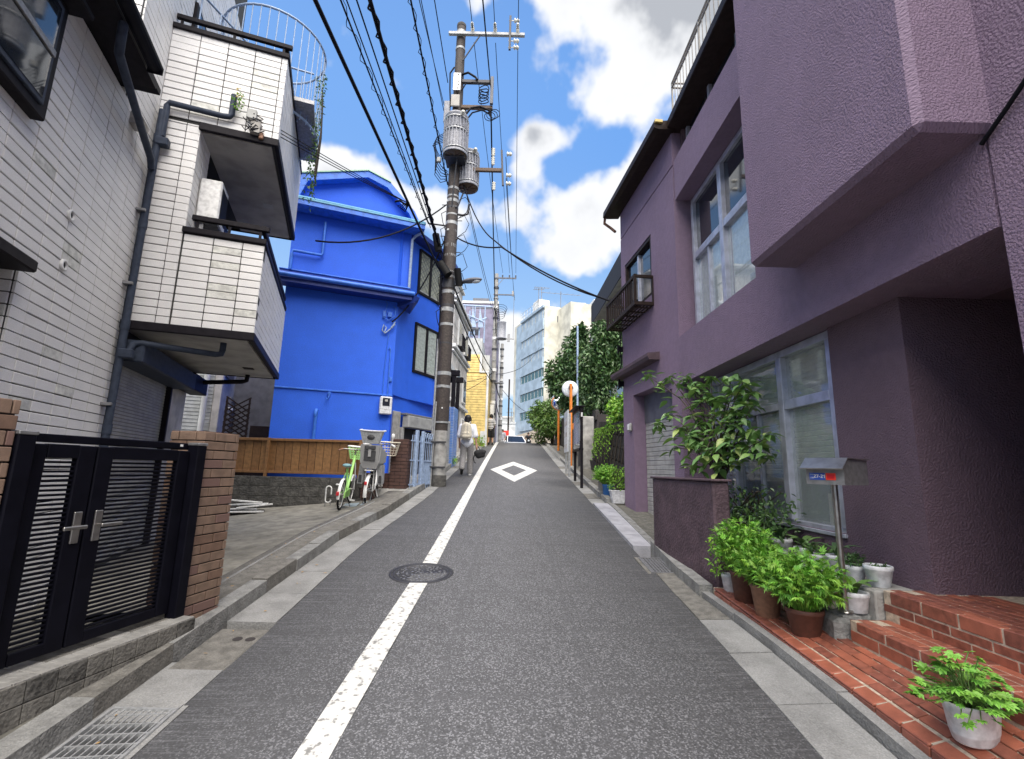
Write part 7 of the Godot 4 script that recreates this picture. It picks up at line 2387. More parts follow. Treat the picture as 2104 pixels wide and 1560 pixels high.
func make_right_street() -> void:
	# retaining wall of slanted precast blocks
	var r := thing("retaining_wall", "dark retaining wall of wavy precast blocks beside the garage", "retaining wall", V(2.22, 0, -9.3))
	var core := MB.new()
	core.hexa([V(0.10, 0.4, 0.1), V(3.0, 0.4, 0.1), V(3.0, 0.4, -6.0), V(0.10, 0.4, -6.0), V(0.52, 2.75, 0.1), V(3.0, 2.75, 0.1), V(3.0, 3.05, -6.0), V(0.52, 3.05, -6.0)])
	part("core", core, "mortar_dark", r)
	var bm := MB.new()
	bm.hexa([V(-0.02, -0.145, 0.16), V(0.09, -0.145, 0.17), V(0.09, -0.145, -0.17), V(0.05, -0.145, -0.16), V(0.03, 0.145, 0.16), V(0.09, 0.145, 0.17), V(0.09, 0.145, -0.17), V(-0.06, 0.145, -0.16)])
	var bmesh := bm.mesh()
	for j in 7:
		for i in 17:
			var z := -0.12 - i * 0.35 - (0.17 if j % 2 else 0.0)
			var y := gy(-9.3 + z) + 0.18 + j * 0.295
			if y > 2.75 - z * 0.045:
				continue
			part("block", bmesh, "retain", r, V(0.04 + (y - 0.6) * 0.19, y, z), Basis(Vector3.BACK, -0.18) * Basis(Vector3.UP, rng.randf_range(-0.04, 0.04)))
	part("end_pillar", S(V(-0.06, 1.0, -6.45), V(0.40, 3.35, -6.02), 0.02), "concrete", r)
	var dw := thing("stone_wall", "long dark stone block wall behind the convex mirrors", "wall", V(2.60, 0, -15.9))
	core = MB.new()
	core.hexa([V(0.05, 0.8, 0.0), V(3.0, 0.8, 0.0), V(3.0, 0.8, -15.0), V(0.05, 0.8, -15.0), V(0.25, 3.5, 0.0), V(3.0, 3.5, 0.0), V(3.0, 4.6, -15.0), V(0.25, 4.6, -15.0)])
	part("core", core, "mortar_dark", dw)
	for j in 6:
		for i in 26:
			var z := -0.3 - i * 0.56 - (0.28 if j % 2 else 0.0)
			var y := gy(-15.9 + z) + 0.25 + j * 0.36
			if y < 3.55 - z * 0.07 and z > -15.0:
				part("block", B(V(0.12, 0.345, 0.545), 0.02), "retain", dw, V(0.08 + (y - 1.2) * 0.07 + rng.randf() * 0.01, y, z))
	# greenery above the walls
	var vb := thing("vine_bush", "bright green vine bush spilling over the retaining wall", "bush", V(2.7, 2.7, -11.5))
	var lobes := []
	for i in 14:
		lobes.append([V(rng.randf_range(0.05, 0.8), rng.randf_range(0.0, 0.45) + 0.02 * i, 1.6 - i * 0.30), 0.32])
	crown("leaves", vb, "leaf_bright", lobes, 6000, 0.11, 0.7)
	var tr := MB.new()
	for i in 44:
		var z := rng.randf_range(-3.2, 0.9)
		var ln := rng.randf_range(0.15, 1.0) * (0.45 if z > -0.6 else 1.0)
		for k in int(ln * 16):
			var yy := -0.02 - k / 16.0
			var g := rng.randf_range(0.6, 1.0)
			tr.st.set_color(Color(g, g, g))
			leaf_quad(tr, V(-0.12 + yy * 0.20 + rng.randf_range(-0.05, 0.03), yy + z * -0.045 + 0.1, z + rng.randf_range(-0.07, 0.07)), (Vector3.DOWN + rdir() * 0.8).normalized(), V(-1, 0.3, 0), 0.09, 0.07)
	part("trailing_shoots", tr, "leaf_bright", vb)
	var vs := MB.new()
	for i in 10:
		vs.tube([V(0.3, -0.3, 1.2 - i * 0.4), V(0.0, 0.1, 1.1 - i * 0.4), V(-0.16, -0.3, 1.15 - i * 0.42), V(-0.25, -0.9, 1.1 - i * 0.4)], 0.012, 4)
	part("stems", vs, "bark", vb)
	var hd := thing("dark_hedge", "dark clipped hedge on top of the stone wall", "hedge", V(2.9, 3.9, -19.5))
	lobes = []
	for i in 16:
		lobes.append([V(rng.randf_range(-0.3, 0.6), rng.randf_range(-0.3, 0.45) + i * 0.06, 3.0 - i * 0.55), 0.55])
	crown("leaves", hd, "leaf_dark", lobes, 7000, 0.15, 0.6)
	var hs := MB.new()
	for i in 14:
		hs.tube([V(0.2, -0.6, 2.8 - i * 0.6), V(0.15, 0.3, 2.9 - i * 0.6)], 0.03, 5)
	part("stems", hs, "bark", hd)
	var lh := thing("light_bush", "lighter green bush at the far end of the stone wall", "bush", V(2.0, 4.3, -27.5))
	lobes = []
	for i in 10:
		lobes.append([V(rng.randf_range(-0.6, 0.5), rng.randf_range(-0.6, 0.7), rng.randf_range(-1.5, 1.5)), 0.6])
	crown("leaves", lh, "leaf", lobes, 4500, 0.17, 0.6)
	part("stems", hs.mesh(), "bark", lh, V(0.2, -0.6, 0), Basis().scaled(V(1, 1, 0.25)))
	make_tree("dense dark green tree left of the blue pole, above the mirrors", V(2.75, 3.4, -19.5), [V(0, 0, 0), V(-0.05, 1.0, 0.05), V(-0.15, 2.0, 0.0)],
		[[V(-0.75, 2.2, 0.2), 0.62], [V(-0.2, 2.6, 0.3), 0.75], [V(-0.55, 1.5, 0.5), 0.6], [V(0.25, 1.9, 0.2), 0.7], [V(-0.9, 1.75, 0.0), 0.5], [V(-0.1, 3.3, 0.1), 0.55], [V(0.05, 3.9, 0.0), 0.28], [V(0.5, 1.45, 0.3), 0.5], [V(-0.3, 1.0, 0.3), 0.45]], 5200, 0.20)
	make_tree("dense dark green tree right of the blue pole, against the purple house", V(3.35, 3.3, -16.8), [V(0, 0, 0), V(0.02, 0.9, 0.0), V(-0.05, 1.7, 0.05)],
		[[V(-0.45, 2.2, 0.2), 0.62], [V(0.1, 2.7, 0.2), 0.7], [V(0.5, 2.2, 0.1), 0.6], [V(-0.6, 1.75, 0.3), 0.5], [V(0.3, 1.7, 0.4), 0.5], [V(-0.1, 3.2, 0.0), 0.5], [V(0.6, 2.9, 0.0), 0.5], [V(0.75, 3.4, 0.0), 0.4], [V(-0.2, 1.5, 0.3), 0.4]], 5200, 0.18)
	var bp := MB.new()
	bp.bar(V(0, 0, 0), V(0, 3.4, 0), 0.035, 8)
	var o := part("blue_pole", bp, "gate_blue", self, V(2.28, 3.3, -16.6))
	tag(o, "thin pale blue pole rising between the two trees", "pole")
	# notice boards
	var nb := thing("notice_board", "dark framed glass notice board on posts at the kerb", "notice board", V(1.66, 0, -11.4))
	var g := gy(-11.4)
	for z in [0.0, -1.15]:
		part("post", S(V(-0.03, g - 0.3 - z * 0.11, z - 0.035), V(0.03, 3.12, z + 0.035), 0.006), "black_trim", nb)
	for y in [[3.05, 3.13], [2.12, 2.18]]:
		part("rail", S(V(-0.05, y[0], -1.11), V(0.05, y[1], -0.04), 0.006), "black_trim", nb)
	part("back_panel", S(V(0.0, 2.181, -1.11), V(0.04, 3.049, -0.04)), "brown_metal", nb)
	part("glass_pane", S(V(-0.045, 2.181, -1.11), V(-0.041, 3.049, -0.04)), "glass", nb)
	for i in 4:
		part("notice", S(V(-0.012, 2.3 + 0.05 * (i % 2), -1.0 + i * 0.25), V(-0.002, 2.85 - 0.04 * (i % 3), -0.79 + i * 0.25)), ["white_wall", "office_blue", "cream_wall", "white_wall"][i], nb)
	part("white_card", S(V(-0.02, 2.9, 0.036), V(0.02, 3.0, 0.04)), "white_wall", nb)
	part("lamp_hood", S(V(-0.16, 3.131, -1.2), V(0.08, 3.16, 0.06), 0.01), "black_trim", nb)
	part("end_panel", S(V(-0.028, 1.75, -0.36), V(0.0, 2.1, -0.05)), "black_trim", nb)
	var sb := thing("grey_sign_board", "narrow grey sign board on posts behind the notice board", "sign", V(1.62, 0, -13.4))
	for z in [0.0, -0.75]:
		part("post", S(V(-0.03, gy(-13.4) - 0.3, z - 0.03), V(0.03, 3.2, z + 0.03), 0.006), "galv", sb)
	part("board", S(V(-0.06, 2.15, -0.8), V(-0.031, 3.3, 0.05), 0.006), "mirror_back", sb)
	part("head_strip", S(V(-0.065, 3.1, -0.78), V(-0.061, 3.25, 0.03)), "office_blue", sb)
	for i in 5:
		part("poster", S(V(-0.066, 2.25 + i * 0.16, -0.7), V(-0.061, 2.37 + i * 0.16, -0.08)), "white_wall" if i % 2 else "cream_wall", sb)
	var ob := part("orange_box", B(V(0.16, 0.22, 0.16), 0.02), "orange_pole", self, V(2.2, 3.2, -17.5))
	tag(ob, "small orange box behind the grey sign board", "box")
	# convex mirrors
	var m1 := thing("convex_mirror", "round convex traffic mirror facing the camera on an orange pole", "traffic mirror", V(2.24, gy(-22.8), -22.8))
	var b := MB.new()
	b.tube([V(0, -0.2, 0), V(0, 1.95, 0)], 0.055, 10)
	part("pole", b, "orange_pole", m1)
	b = MB.new()
	b.lathe(V(0, 2.26, 0.05), [Vector2(0.36, -0.03), Vector2(0.36, 0.0), Vector2(0.33, 0.02)], 32, Basis(V(1, 0, 0), V(0, 0, 1), V(0, -1, 0)))
	part("rim", b, "orange_pole", m1)
	b = MB.new()
	b.lathe(V(0, 2.26, 0.05), [Vector2(0.335, 0.0), Vector2(0.25, 0.045), Vector2(0.15, 0.07), Vector2(0.07, 0.08), Vector2(0.0, 0.083)], 32, Basis(V(1, 0, 0), V(0, 0, 1), V(0, -1, 0)))
	part("mirror_face", b, "mirror", m1)
	b = MB.new()
	b.lathe(V(0, 2.26, 0.02), [Vector2(0.0, -0.05), Vector2(0.30, -0.03), Vector2(0.36, 0.0)], 32, Basis(V(1, 0, 0), V(0, 0, 1), V(0, -1, 0)))
	part("back_shell", b, "orange_pole", m1)
	var m2 := thing("convex_mirror", "round traffic mirror seen from its grey back on an orange pole", "traffic mirror", V(1.90, gy(-15.4), -15.4))
	b = MB.new()
	b.tube([V(0, -0.2, 0), V(0, 2.7, 0)], 0.048, 10)
	part("pole", b, "orange_pole", m2)
	b = MB.new()
	b.lathe(V(-0.01, 2.55, -0.10), [Vector2(0.0, 0.06), Vector2(0.12, 0.05), Vector2(0.22, 0.02), Vector2(0.265, 0.0), Vector2(0.265, -0.03), Vector2(0.2, -0.06), Vector2(0.0, -0.1)], 32, Basis(V(1, 0, 0), V(0, 0, 1), V(0, -1, 0)))
	part("back_shell", b, "mirror_back", m2)
	part("clamp", B(V(0.14, 0.08, 0.10), 0.01, V(0, 2.58, -0.02)), "iron", m2)
	# planters by the garage pier
	var pt := thing("white_trough_planter", "small white rectangular planter with bright shrub by the garage pier", "planter", V(2.04, gy(-9.35) + 0.04, -9.35))
	b = MB.new()
	b.hexa([V(-0.10, 0, 0.08), V(0.10, 0, 0.08), V(0.10, 0, -0.08), V(-0.10, 0, -0.08), V(-0.14, 0.22, 0.11), V(0.14, 0.22, 0.11), V(0.14, 0.22, -0.11), V(-0.14, 0.22, -0.11)])
	b.cbox(V(0, 0.225, 0), V(0.30, 0.03, 0.24), 0.008)
	part("pot", b, "white_pot", pt)
	part("soil", S(V(-0.12, 0.2, -0.09), V(0.12, 0.244, 0.09)), "soil", pt)
	leafy("leaves", pt, "leaf_bright", 420, func(): return V(rng.randf_range(-0.2, 0.15), 0.26 + rng.randf() * 0.42, rng.randf_range(-0.18, 0.18)) * V(1, 1, 1), 0.045, 0.6)
	b = MB.new()
	for i in 8:
		b.tube([V(rng.randf_range(-0.05, 0.05), 0.22, 0), V(rng.randf_range(-0.1, 0.1), 0.45, rng.randf_range(-0.08, 0.08)), V(rng.randf_range(-0.15, 0.12), 0.64, rng.randf_range(-0.12, 0.12))], 0.007, 4)
	part("stems", b, "bark", pt)
	var p2 := pot("flower_pot", "blue plastic pot with a bright green feathery plant behind the white planter", V(1.98, gy(-9.95) + 0.04, -9.95), 0.12, 0.26, "blue_plastic", "", 0.85)
	fern_plant(p2, V(-0.03, 0.24, 0), 0.30, 0.30, 0.42, 260)
	p2 = pot("flower_pot", "grey stone pot with feathery green plant against the retaining wall", V(2.03, gy(-10.5) + 0.04, -10.5), 0.16, 0.26, "soffit", "", 0.9)
	fern_plant(p2, V(0, 0.24, 0), 0.22, 0.22, 0.38, 160)
	# house with the curved brown balcony behind the trees
	var c := thing("curved_balcony_house", "pale house with a curved brown balcony rising behind the trees", "house", V(0, 0, -16.0))
	part("wall", S(V(4.9, 3.0, -14.0), V(12.0, 10.3, -0.5)), "cream_wall", c)
	part("upper_wall", S(V(5.6, 10.3, -14.2), V(12.0, 12.0, -5.0)), "white_wall", c)
	var plan := PackedVector2Array([Vector2(5.2, 1.0), Vector2(3.95, 1.0), Vector2(3.85, -6.5)])
	for i in 9:
		var a := PI + PI * 0.5 * i / 8.0
		plan.append(Vector2(4.75 + cos(a) * 0.92, -6.8 + sin(a) * 1.6))
	plan.append(Vector2(5.2, -8.4))
	var q := PackedVector2Array()
	for v in plan:
		q.append(Vector2(v.x, -v.y))
	b = MB.new()
	b.prism(q, Transform3D(Basis(V(1, 0, 0), V(0, 0, -1), V(0, 1, 0)), V(0, 8.75, 0)), 0.95)
	part("balcony", b, "brown_metal", c)
	b = MB.new()
	b.prism(q, Transform3D(Basis(V(1, 0, 0), V(0, 0, -1), V(0, 1, 0)), V(0.03, 8.72, 0)), 0.028)
	part("balcony_soffit", b, "soffit", c)
	for i in 3:
		part("window", S(V(4.84, 5.0, -3.0 - i * 3.0), V(4.90, 7.2, -1.5 - i * 3.0)), "glass_dark", c)
	part("curved_fence", S(V(2.9, 3.6, -5.6), V(4.9, 4.6, -5.4)), "concrete", c)


# ---------------------------------------------------------------- beyond the crest
func antenna(parent: Node3D, at: Vector3, hh: float, w: float) -> void:
	var b := MB.new()
	b.bar(V(0, 0, 0), V(0, hh, 0), 0.05, 5)
	b.bar(V(-w * 0.5, hh * 0.92, 0), V(w * 0.5, hh * 0.97, 0.2), 0.035, 4)
	for i in 7:
		b.bar(V(-w * 0.45 + i * w * 0.15, hh * 0.92 + i * 0.01 * hh, -0.35), V(-w * 0.45 + i * w * 0.15, hh * 0.93 + i * 0.01 * hh, 0.45), 0.02, 4)
	part("antenna", b, "steel_dull", parent, at)


func make_far_end() -> void:
	var o := thing("office_building", "office building with pale blue window bands and a blank cream end wall", "office building", V(4.35, 0, -65.0), 20.0)
	# the cream end wall faces the street; the banded side runs back to the left
	part("end_wall", S(V(0.0, 5.0, -12.0), V(4.3, 24.3, 0.0)), "office_cream", o)
	var side := part("banded_side", S(V(-0.02, 5.0, -11.0), V(-0.001, 24.0, -0.3)), "office_blue", o)
	for i in 6:
		var y := 7.2 + i * 2.75
		part("spandrel", S(V(-0.25, y - 0.05, -8.6), V(-0.021, y + 1.5, -0.05)), "office_blue", side)
		part("window_band", S(V(-0.10, y + 1.52, -8.55), V(-0.03, y + 2.68, -0.15)), "glass_green" if i < 3 else "office_blue", side)
		for k in 7:
			part("mullion", S(V(-0.14, y + 1.52, -0.48 - k * 1.28), V(-0.101, y + 2.68, -0.44 - k * 1.28)), "white_wall" if i < 3 else "office_cream", side)
	part("parapet", S(V(-0.3, 24.0, -8.7), V(-0.02, 24.35, -0.02)), "office_blue", o)
	var w := part("end_window", S(V(1.9, 22.1, 0.0), V(3.1, 23.0, 0.06)), "steel_dull", o)
	part("pane", S(V(2.0, 22.2, 0.06), V(3.0, 22.9, 0.08)), "glass_dark", w)
	var bm := MB.new()
	for i in 8:
		bm.bar(V(-0.2, 24.3, -0.6 - i * 1.1), V(-0.2, 25.5, -0.6 - i * 1.1), 0.035, 4)
	bm.bar(V(-0.2, 25.5, -0.4), V(-0.2, 25.5, -8.4), 0.035, 4)
	bm.bar(V(-0.2, 24.9, -0.4), V(-0.2, 24.9, -8.4), 0.03, 4)
	part("roof_railing", bm, "white_wall", o)
	part("water_tank", S(V(0.3, 24.3, -5.0), V(2.1, 26.3, -3.0), 0.05), "white_wall", o)
	antenna(o, V(1.2, 26.3, -4.0), 2.3, 2.4)
	antenna(o, V(-0.1, 24.3, -2.0), 3.2, 1.6)
	antenna(o, V(3.9, 20.0, -3.0), 8.0, 6.5)
	bm = MB.new()
	bm.bar(V(3.3, 6.0, 0.1), V(3.3, 24.0, 0.1), 0.08, 6)
	part("downpipe", bm, "soffit", o)
	var lb := thing("cream_annex", "lower cream building stepping forward beside the office", "building", V(7.6, 0, -62.0), 20.0)
	part("wall", S(V(0.0, 5.0, -10.0), V(4.0, 23.9, 0.0)), "office_cream", lb)
	for i in 3:
		part("balcony", S(V(-1.4, 8.0 + i * 2.4, -3.0), V(0.6, 9.0 + i * 2.4, 1.0 + 0.25 * (4 - i)), 0.2), "office_blue", lb)
		part("window", S(V(0.2, 9.1 + i * 2.4, 0.0), V(3.2, 10.3 + i * 2.4, 0.05)), "glass_dark", lb)
	var tw := thing("white_apartment_block", "white apartment block with ribbed balconies behind the office", "apartment block", V(9.6, 0, -76.0), 8.0)
	part("wall", S(V(0.0, 5.0, -10.0), V(9.0, 27.2, 0.0)), "white_wall", tw)
	part("roof_room", S(V(4.0, 27.2, -6.0), V(7.2, 30.0, -1.0)), "white_wall", tw)
	part("roof_room", S(V(0.6, 27.2, -6.0), V(2.6, 29.2, -1.0)), "grey_siding", tw)
	for i in 6:
		part("balcony", S(V(0.1, 11.0 + i * 2.7, 0.0), V(8.8, 12.1 + i * 2.7, 1.1), 0.05), "white_wall", tw)
		part("window_band", S(V(0.3, 12.2 + i * 2.7, 0.0), V(8.6, 13.4 + i * 2.7, 0.05)), "office_blue", tw)
		for k in 14:
			part("balcony_rib", S(V(0.3 + k * 0.62, 11.1 + i * 2.7, 1.1), V(0.36 + k * 0.62, 12.0 + i * 2.7, 1.13)), "soffit", tw)
	part("window", S(V(4.6, 28.0, -1.0), V(5.6, 29.2, -0.95)), "glass_dark", tw)
	part("window", S(V(1.1, 27.8, -1.0), V(2.0, 28.7, -0.95)), "glass_dark", tw)
	var rw := thing("beige_retaining_wall", "beige concrete wall along the road under the office building", "wall", V(0, 0, -60.0))
	bm = MB.new()
	bm.hexa([V(-0.2, 1.5, 0.3), V(9.0, 1.5, 3.0), V(9.0, 1.5, 2.0), V(-0.2, 1.5, -0.8), V(-0.2, 5.4, 0.3), V(9.0, 8.2, 3.0), V(9.0, 8.2, 2.0), V(-0.2, 5.4, -0.8)])
	part("wall", bm, "beige_wall", rw)
	for q in [["small pale grey building beyond the crest, left of the office", V(-1.4, 0, -75.0), V(2.4, 8.5, 4.0), "white_wall"], ["low grey building at the street's end", V(-2.4, 0, -95.0), V(4.0, 11.5, 5.0), "grey_siding"]]:
		var h := thing("far_building", q[2] if q[2] is String else q[0], "building", q[1])
		part("wall", S(V(0, 1.0, -q[2].z), V(q[2].x, q[2].y, 0)), q[3], h)
		part("window", S(V(q[2].x * 0.25, q[2].y * 0.62, 0), V(q[2].x * 0.85, q[2].y * 0.75, 0.05)), "glass_dark", h)
		part("parapet", S(V(-0.1, q[2].y, -q[2].z), V(q[2].x + 0.1, q[2].y + 0.3, 0.1)), "white_wall", h)
		antenna(h, V(q[2].x * 0.6, q[2].y, -1.0), 2.0, 1.6)
	var st := thing("street_tree", "dark street tree past the crest beside the far poles", "tree", V(-2.3, gy(-48.0), -48.0))
	bm = MB.new()
	bm.bar(V(0, 0, 0), V(0, 3.0, 0), 0.12, 7, 0.07)
	part("trunk", bm, "bark", st)
	crown("crown", st, "leaf_dark", [[V(0, 3.2, 0), 0.9], [V(0.5, 4.0, 0), 0.8], [V(0.2, 2.6, 0.3), 0.7], [V(0.3, 4.9, 0), 0.6]], 1800, 0.25)
	# white car coming over the crest
	var c := thing("white_car", "white small car on the road beyond the crest", "car", V(0.35, gy(-42.0), -42.0), 12.0)
	bm = MB.new()
	var sec := func(z: float, w2: float, y0: float, y1: float) -> Array: return [V(-w2, y0, z), V(w2, y0, z), V(w2, y1, z), V(-w2, y1, z)]
	var prof := [[1.75, 0.74, 0.30, 0.70], [1.6, 0.82, 0.22, 0.86], [0.9, 0.84, 0.20, 0.98], [-1.7, 0.84, 0.20, 1.0], [-1.85, 0.78, 0.25, 0.9]]
	for i in prof.size():
		var s: Array = sec.call(prof[i][0], prof[i][1], prof[i][2], prof[i][3])
		if i == 0:
			bm.quad(s[0], s[1], s[2], s[3])
		else:
			var l: Array = sec.call(prof[i - 1][0], prof[i - 1][1], prof[i - 1][2], prof[i - 1][3])
			for k in 4:
				bm.quad(l[(k + 1) % 4], l[k], s[k], s[(k + 1) % 4])
		if i == prof.size() - 1:
			bm.quad(s[3], s[2], s[1], s[0])
	part("body", bm, "car_white", c)
	bm = MB.new()
	bm.hexa([V(-0.80, 0.98, 0.85), V(0.80, 0.98, 0.85), V(0.80, 0.98, -1.75), V(-0.80, 0.98, -1.75), V(-0.64, 1.52, 0.15), V(0.64, 1.52, 0.15), V(0.66, 1.52, -1.6), V(-0.66, 1.52, -1.6)])
	part("cabin", bm, "glass_dark", c)
	part("roof", B(V(1.34, 0.06, 1.8), 0.03, V(0, 1.53, -0.73)), "car_white", c)
	for s in [-1.0, 1.0]:
		bm = MB.new()
		bm.bar(V(0.80 * s, 0.99, 0.86), V(0.65 * s, 1.53, 0.14), 0.04, 6)
		part("pillar", bm, "car_white", c)
		part("headlight", B(V(0.24, 0.14, 0.06), 0.03, V(0.60 * s, 0.70, 1.70)), "mirror_back", c)
		part("mirror", B(V(0.18, 0.12, 0.08), 0.03, V(0.96 * s, 1.05, 0.65)), "car_white", c)
		for z in [1.15, -1.2]:
			bm = MB.new()
			bm.bar(V(0.70 * s, 0.30, z), V(0.87 * s, 0.30, z), 0.30, 18)
			var wl := part("wheel", bm, "rubber", c)
			bm = MB.new()
			bm.bar(V(0.86 * s, 0.30, z), V(0.885 * s, 0.30, z), 0.18, 14)
			part("rim", bm, "steel_dull", wl)
	part("grille", B(V(0.7, 0.10, 0.04), 0.01, V(0, 0.52, 1.76)), "black_plastic", c)
	part("number_plate", B(V(0.33, 0.16, 0.02), 0.004, V(0, 0.36, 1.77)), "white_paint", c)


# ---------------------------------------------------------------- people
func flesh(bones: Array, cell: float, k := 0.025) -> ArrayMesh:
	# smooth union of tapered capsules [a, b, ra, rb], meshed as surface nets
	var lo := Vector3.INF
	var hi := -Vector3.INF
	for q in bones:
		var r := V(1, 1, 1) * (maxf(q[2], q[3]) + cell * 3)
		lo = lo.min(q[0] - r).min(q[1] - r)
		hi = hi.max(q[0] + r).max(q[1] + r)
	var n := Vector3i(((hi - lo) / cell).ceil()) + Vector3i.ONE
	var f := PackedFloat32Array()
	f.resize(n.x * n.y * n.z)
	f.fill(1.0)
	for q in bones:
		var a: Vector3 = q[0]
		var ab: Vector3 = q[1] - a
		var l2 := maxf(ab.length_squared(), 1e-8)
		var r := V(1, 1, 1) * (maxf(q[2], q[3]) + k + cell * 2)
		var i0 := Vector3i(((a.min(q[1]) - r - lo) / cell).floor()).clamp(Vector3i.ZERO, n - Vector3i.ONE)
		var i1 := Vector3i(((a.max(q[1]) + r - lo) / cell).ceil()).clamp(Vector3i.ZERO, n - Vector3i.ONE)
		for x in range(i0.x, i1.x + 1):
			for y in range(i0.y, i1.y + 1):
				for z in range(i0.z, i1.z + 1):
					var p := lo + Vector3(x, y, z) * cell
					var t := clampf((p - a).dot(ab) / l2, 0.0, 1.0)
					var d := p.distance_to(a + ab * t) - lerpf(q[2], q[3], t)
					var i := (x * n.y + y) * n.z + z
					var e := f[i]
					var h := clampf(0.5 + 0.5 * (e - d) / k, 0.0, 1.0)
					f[i] = lerpf(e, d, h) - k * h * (1.0 - h)
	var b := MB.new()
	b.st.set_smooth_group(0)
	var vert := {}
	var at := func(c: Vector3i) -> Vector3:
		if vert.has(c):
			return vert[c]
		var s := Vector3.ZERO
		var m := 0
		for e in [[0, 1], [2, 3], [4, 5], [6, 7], [0, 2], [1, 3], [4, 6], [5, 7], [0, 4], [1, 5], [2, 6], [3, 7]]:
			var u := Vector3i(e[0] >> 2, (e[0] >> 1) & 1, e[0] & 1)
			var w := Vector3i(e[1] >> 2, (e[1] >> 1) & 1, e[1] & 1)
			var cu := c + u
			var cw := c + w
			var fu := f[(cu.x * n.y + cu.y) * n.z + cu.z]
			var fw := f[(cw.x * n.y + cw.y) * n.z + cw.z]
			if (fu < 0) != (fw < 0):
				s += Vector3(cu).lerp(Vector3(cw), fu / (fu - fw))
				m += 1
		vert[c] = lo + s / maxi(m, 1) * cell
		return vert[c]
	for x in range(1, n.x - 1):
		for y in range(1, n.y - 1):
			for z in range(1, n.z - 1):
				var v := f[(x * n.y + y) * n.z + z]
				for ax in 3:
					var d := Vector3i(1 if ax == 0 else 0, 1 if ax == 1 else 0, 1 if ax == 2 else 0)
					var w := f[((x + d.x) * n.y + y + d.y) * n.z + z + d.z]
					if (v < 0) == (w < 0):
						continue
					var p := Vector3i(d.y, d.z, d.x)
					var q := Vector3i(d.z, d.x, d.y)
					var c := Vector3i(x, y, z)
					var c00: Vector3 = at.call(c - p - q)
					var c10: Vector3 = at.call(c - q)
					var c11: Vector3 = at.call(c)
					var c01: Vector3 = at.call(c - p)
					if v < 0:
						b.quad(c00, c10, c11, c01)
					else:
						b.quad(c01, c11, c10, c00)
	return b.mesh()


func hand(b: Array, wrist: Vector3, d: Vector3, out: Vector3, s: float) -> void:  # palm, four curled fingers and a thumb
	var palm := wrist + d * 0.08 * s
	b.append([wrist, palm, 0.026 * s, 0.032 * s])
	var fwd := d.cross(out).normalized()
	for i in 4:
		var base := palm + fwd * (0.024 - 0.016 * i) * s
		var l: float = [0.065, 0.075, 0.07, 0.055][i] * s
		b.append([base, base + d * l * 0.6 + out * 0.004, 0.010 * s, 0.009 * s])
		b.append([base + d * l * 0.6, base + d * l * 0.95 - out * 0.022 * s, 0.009 * s, 0.008 * s])
	b.append([wrist + d * 0.03 * s + fwd * 0.02 * s, wrist + d * 0.075 * s + fwd * 0.052 * s, 0.012 * s, 0.009 * s])


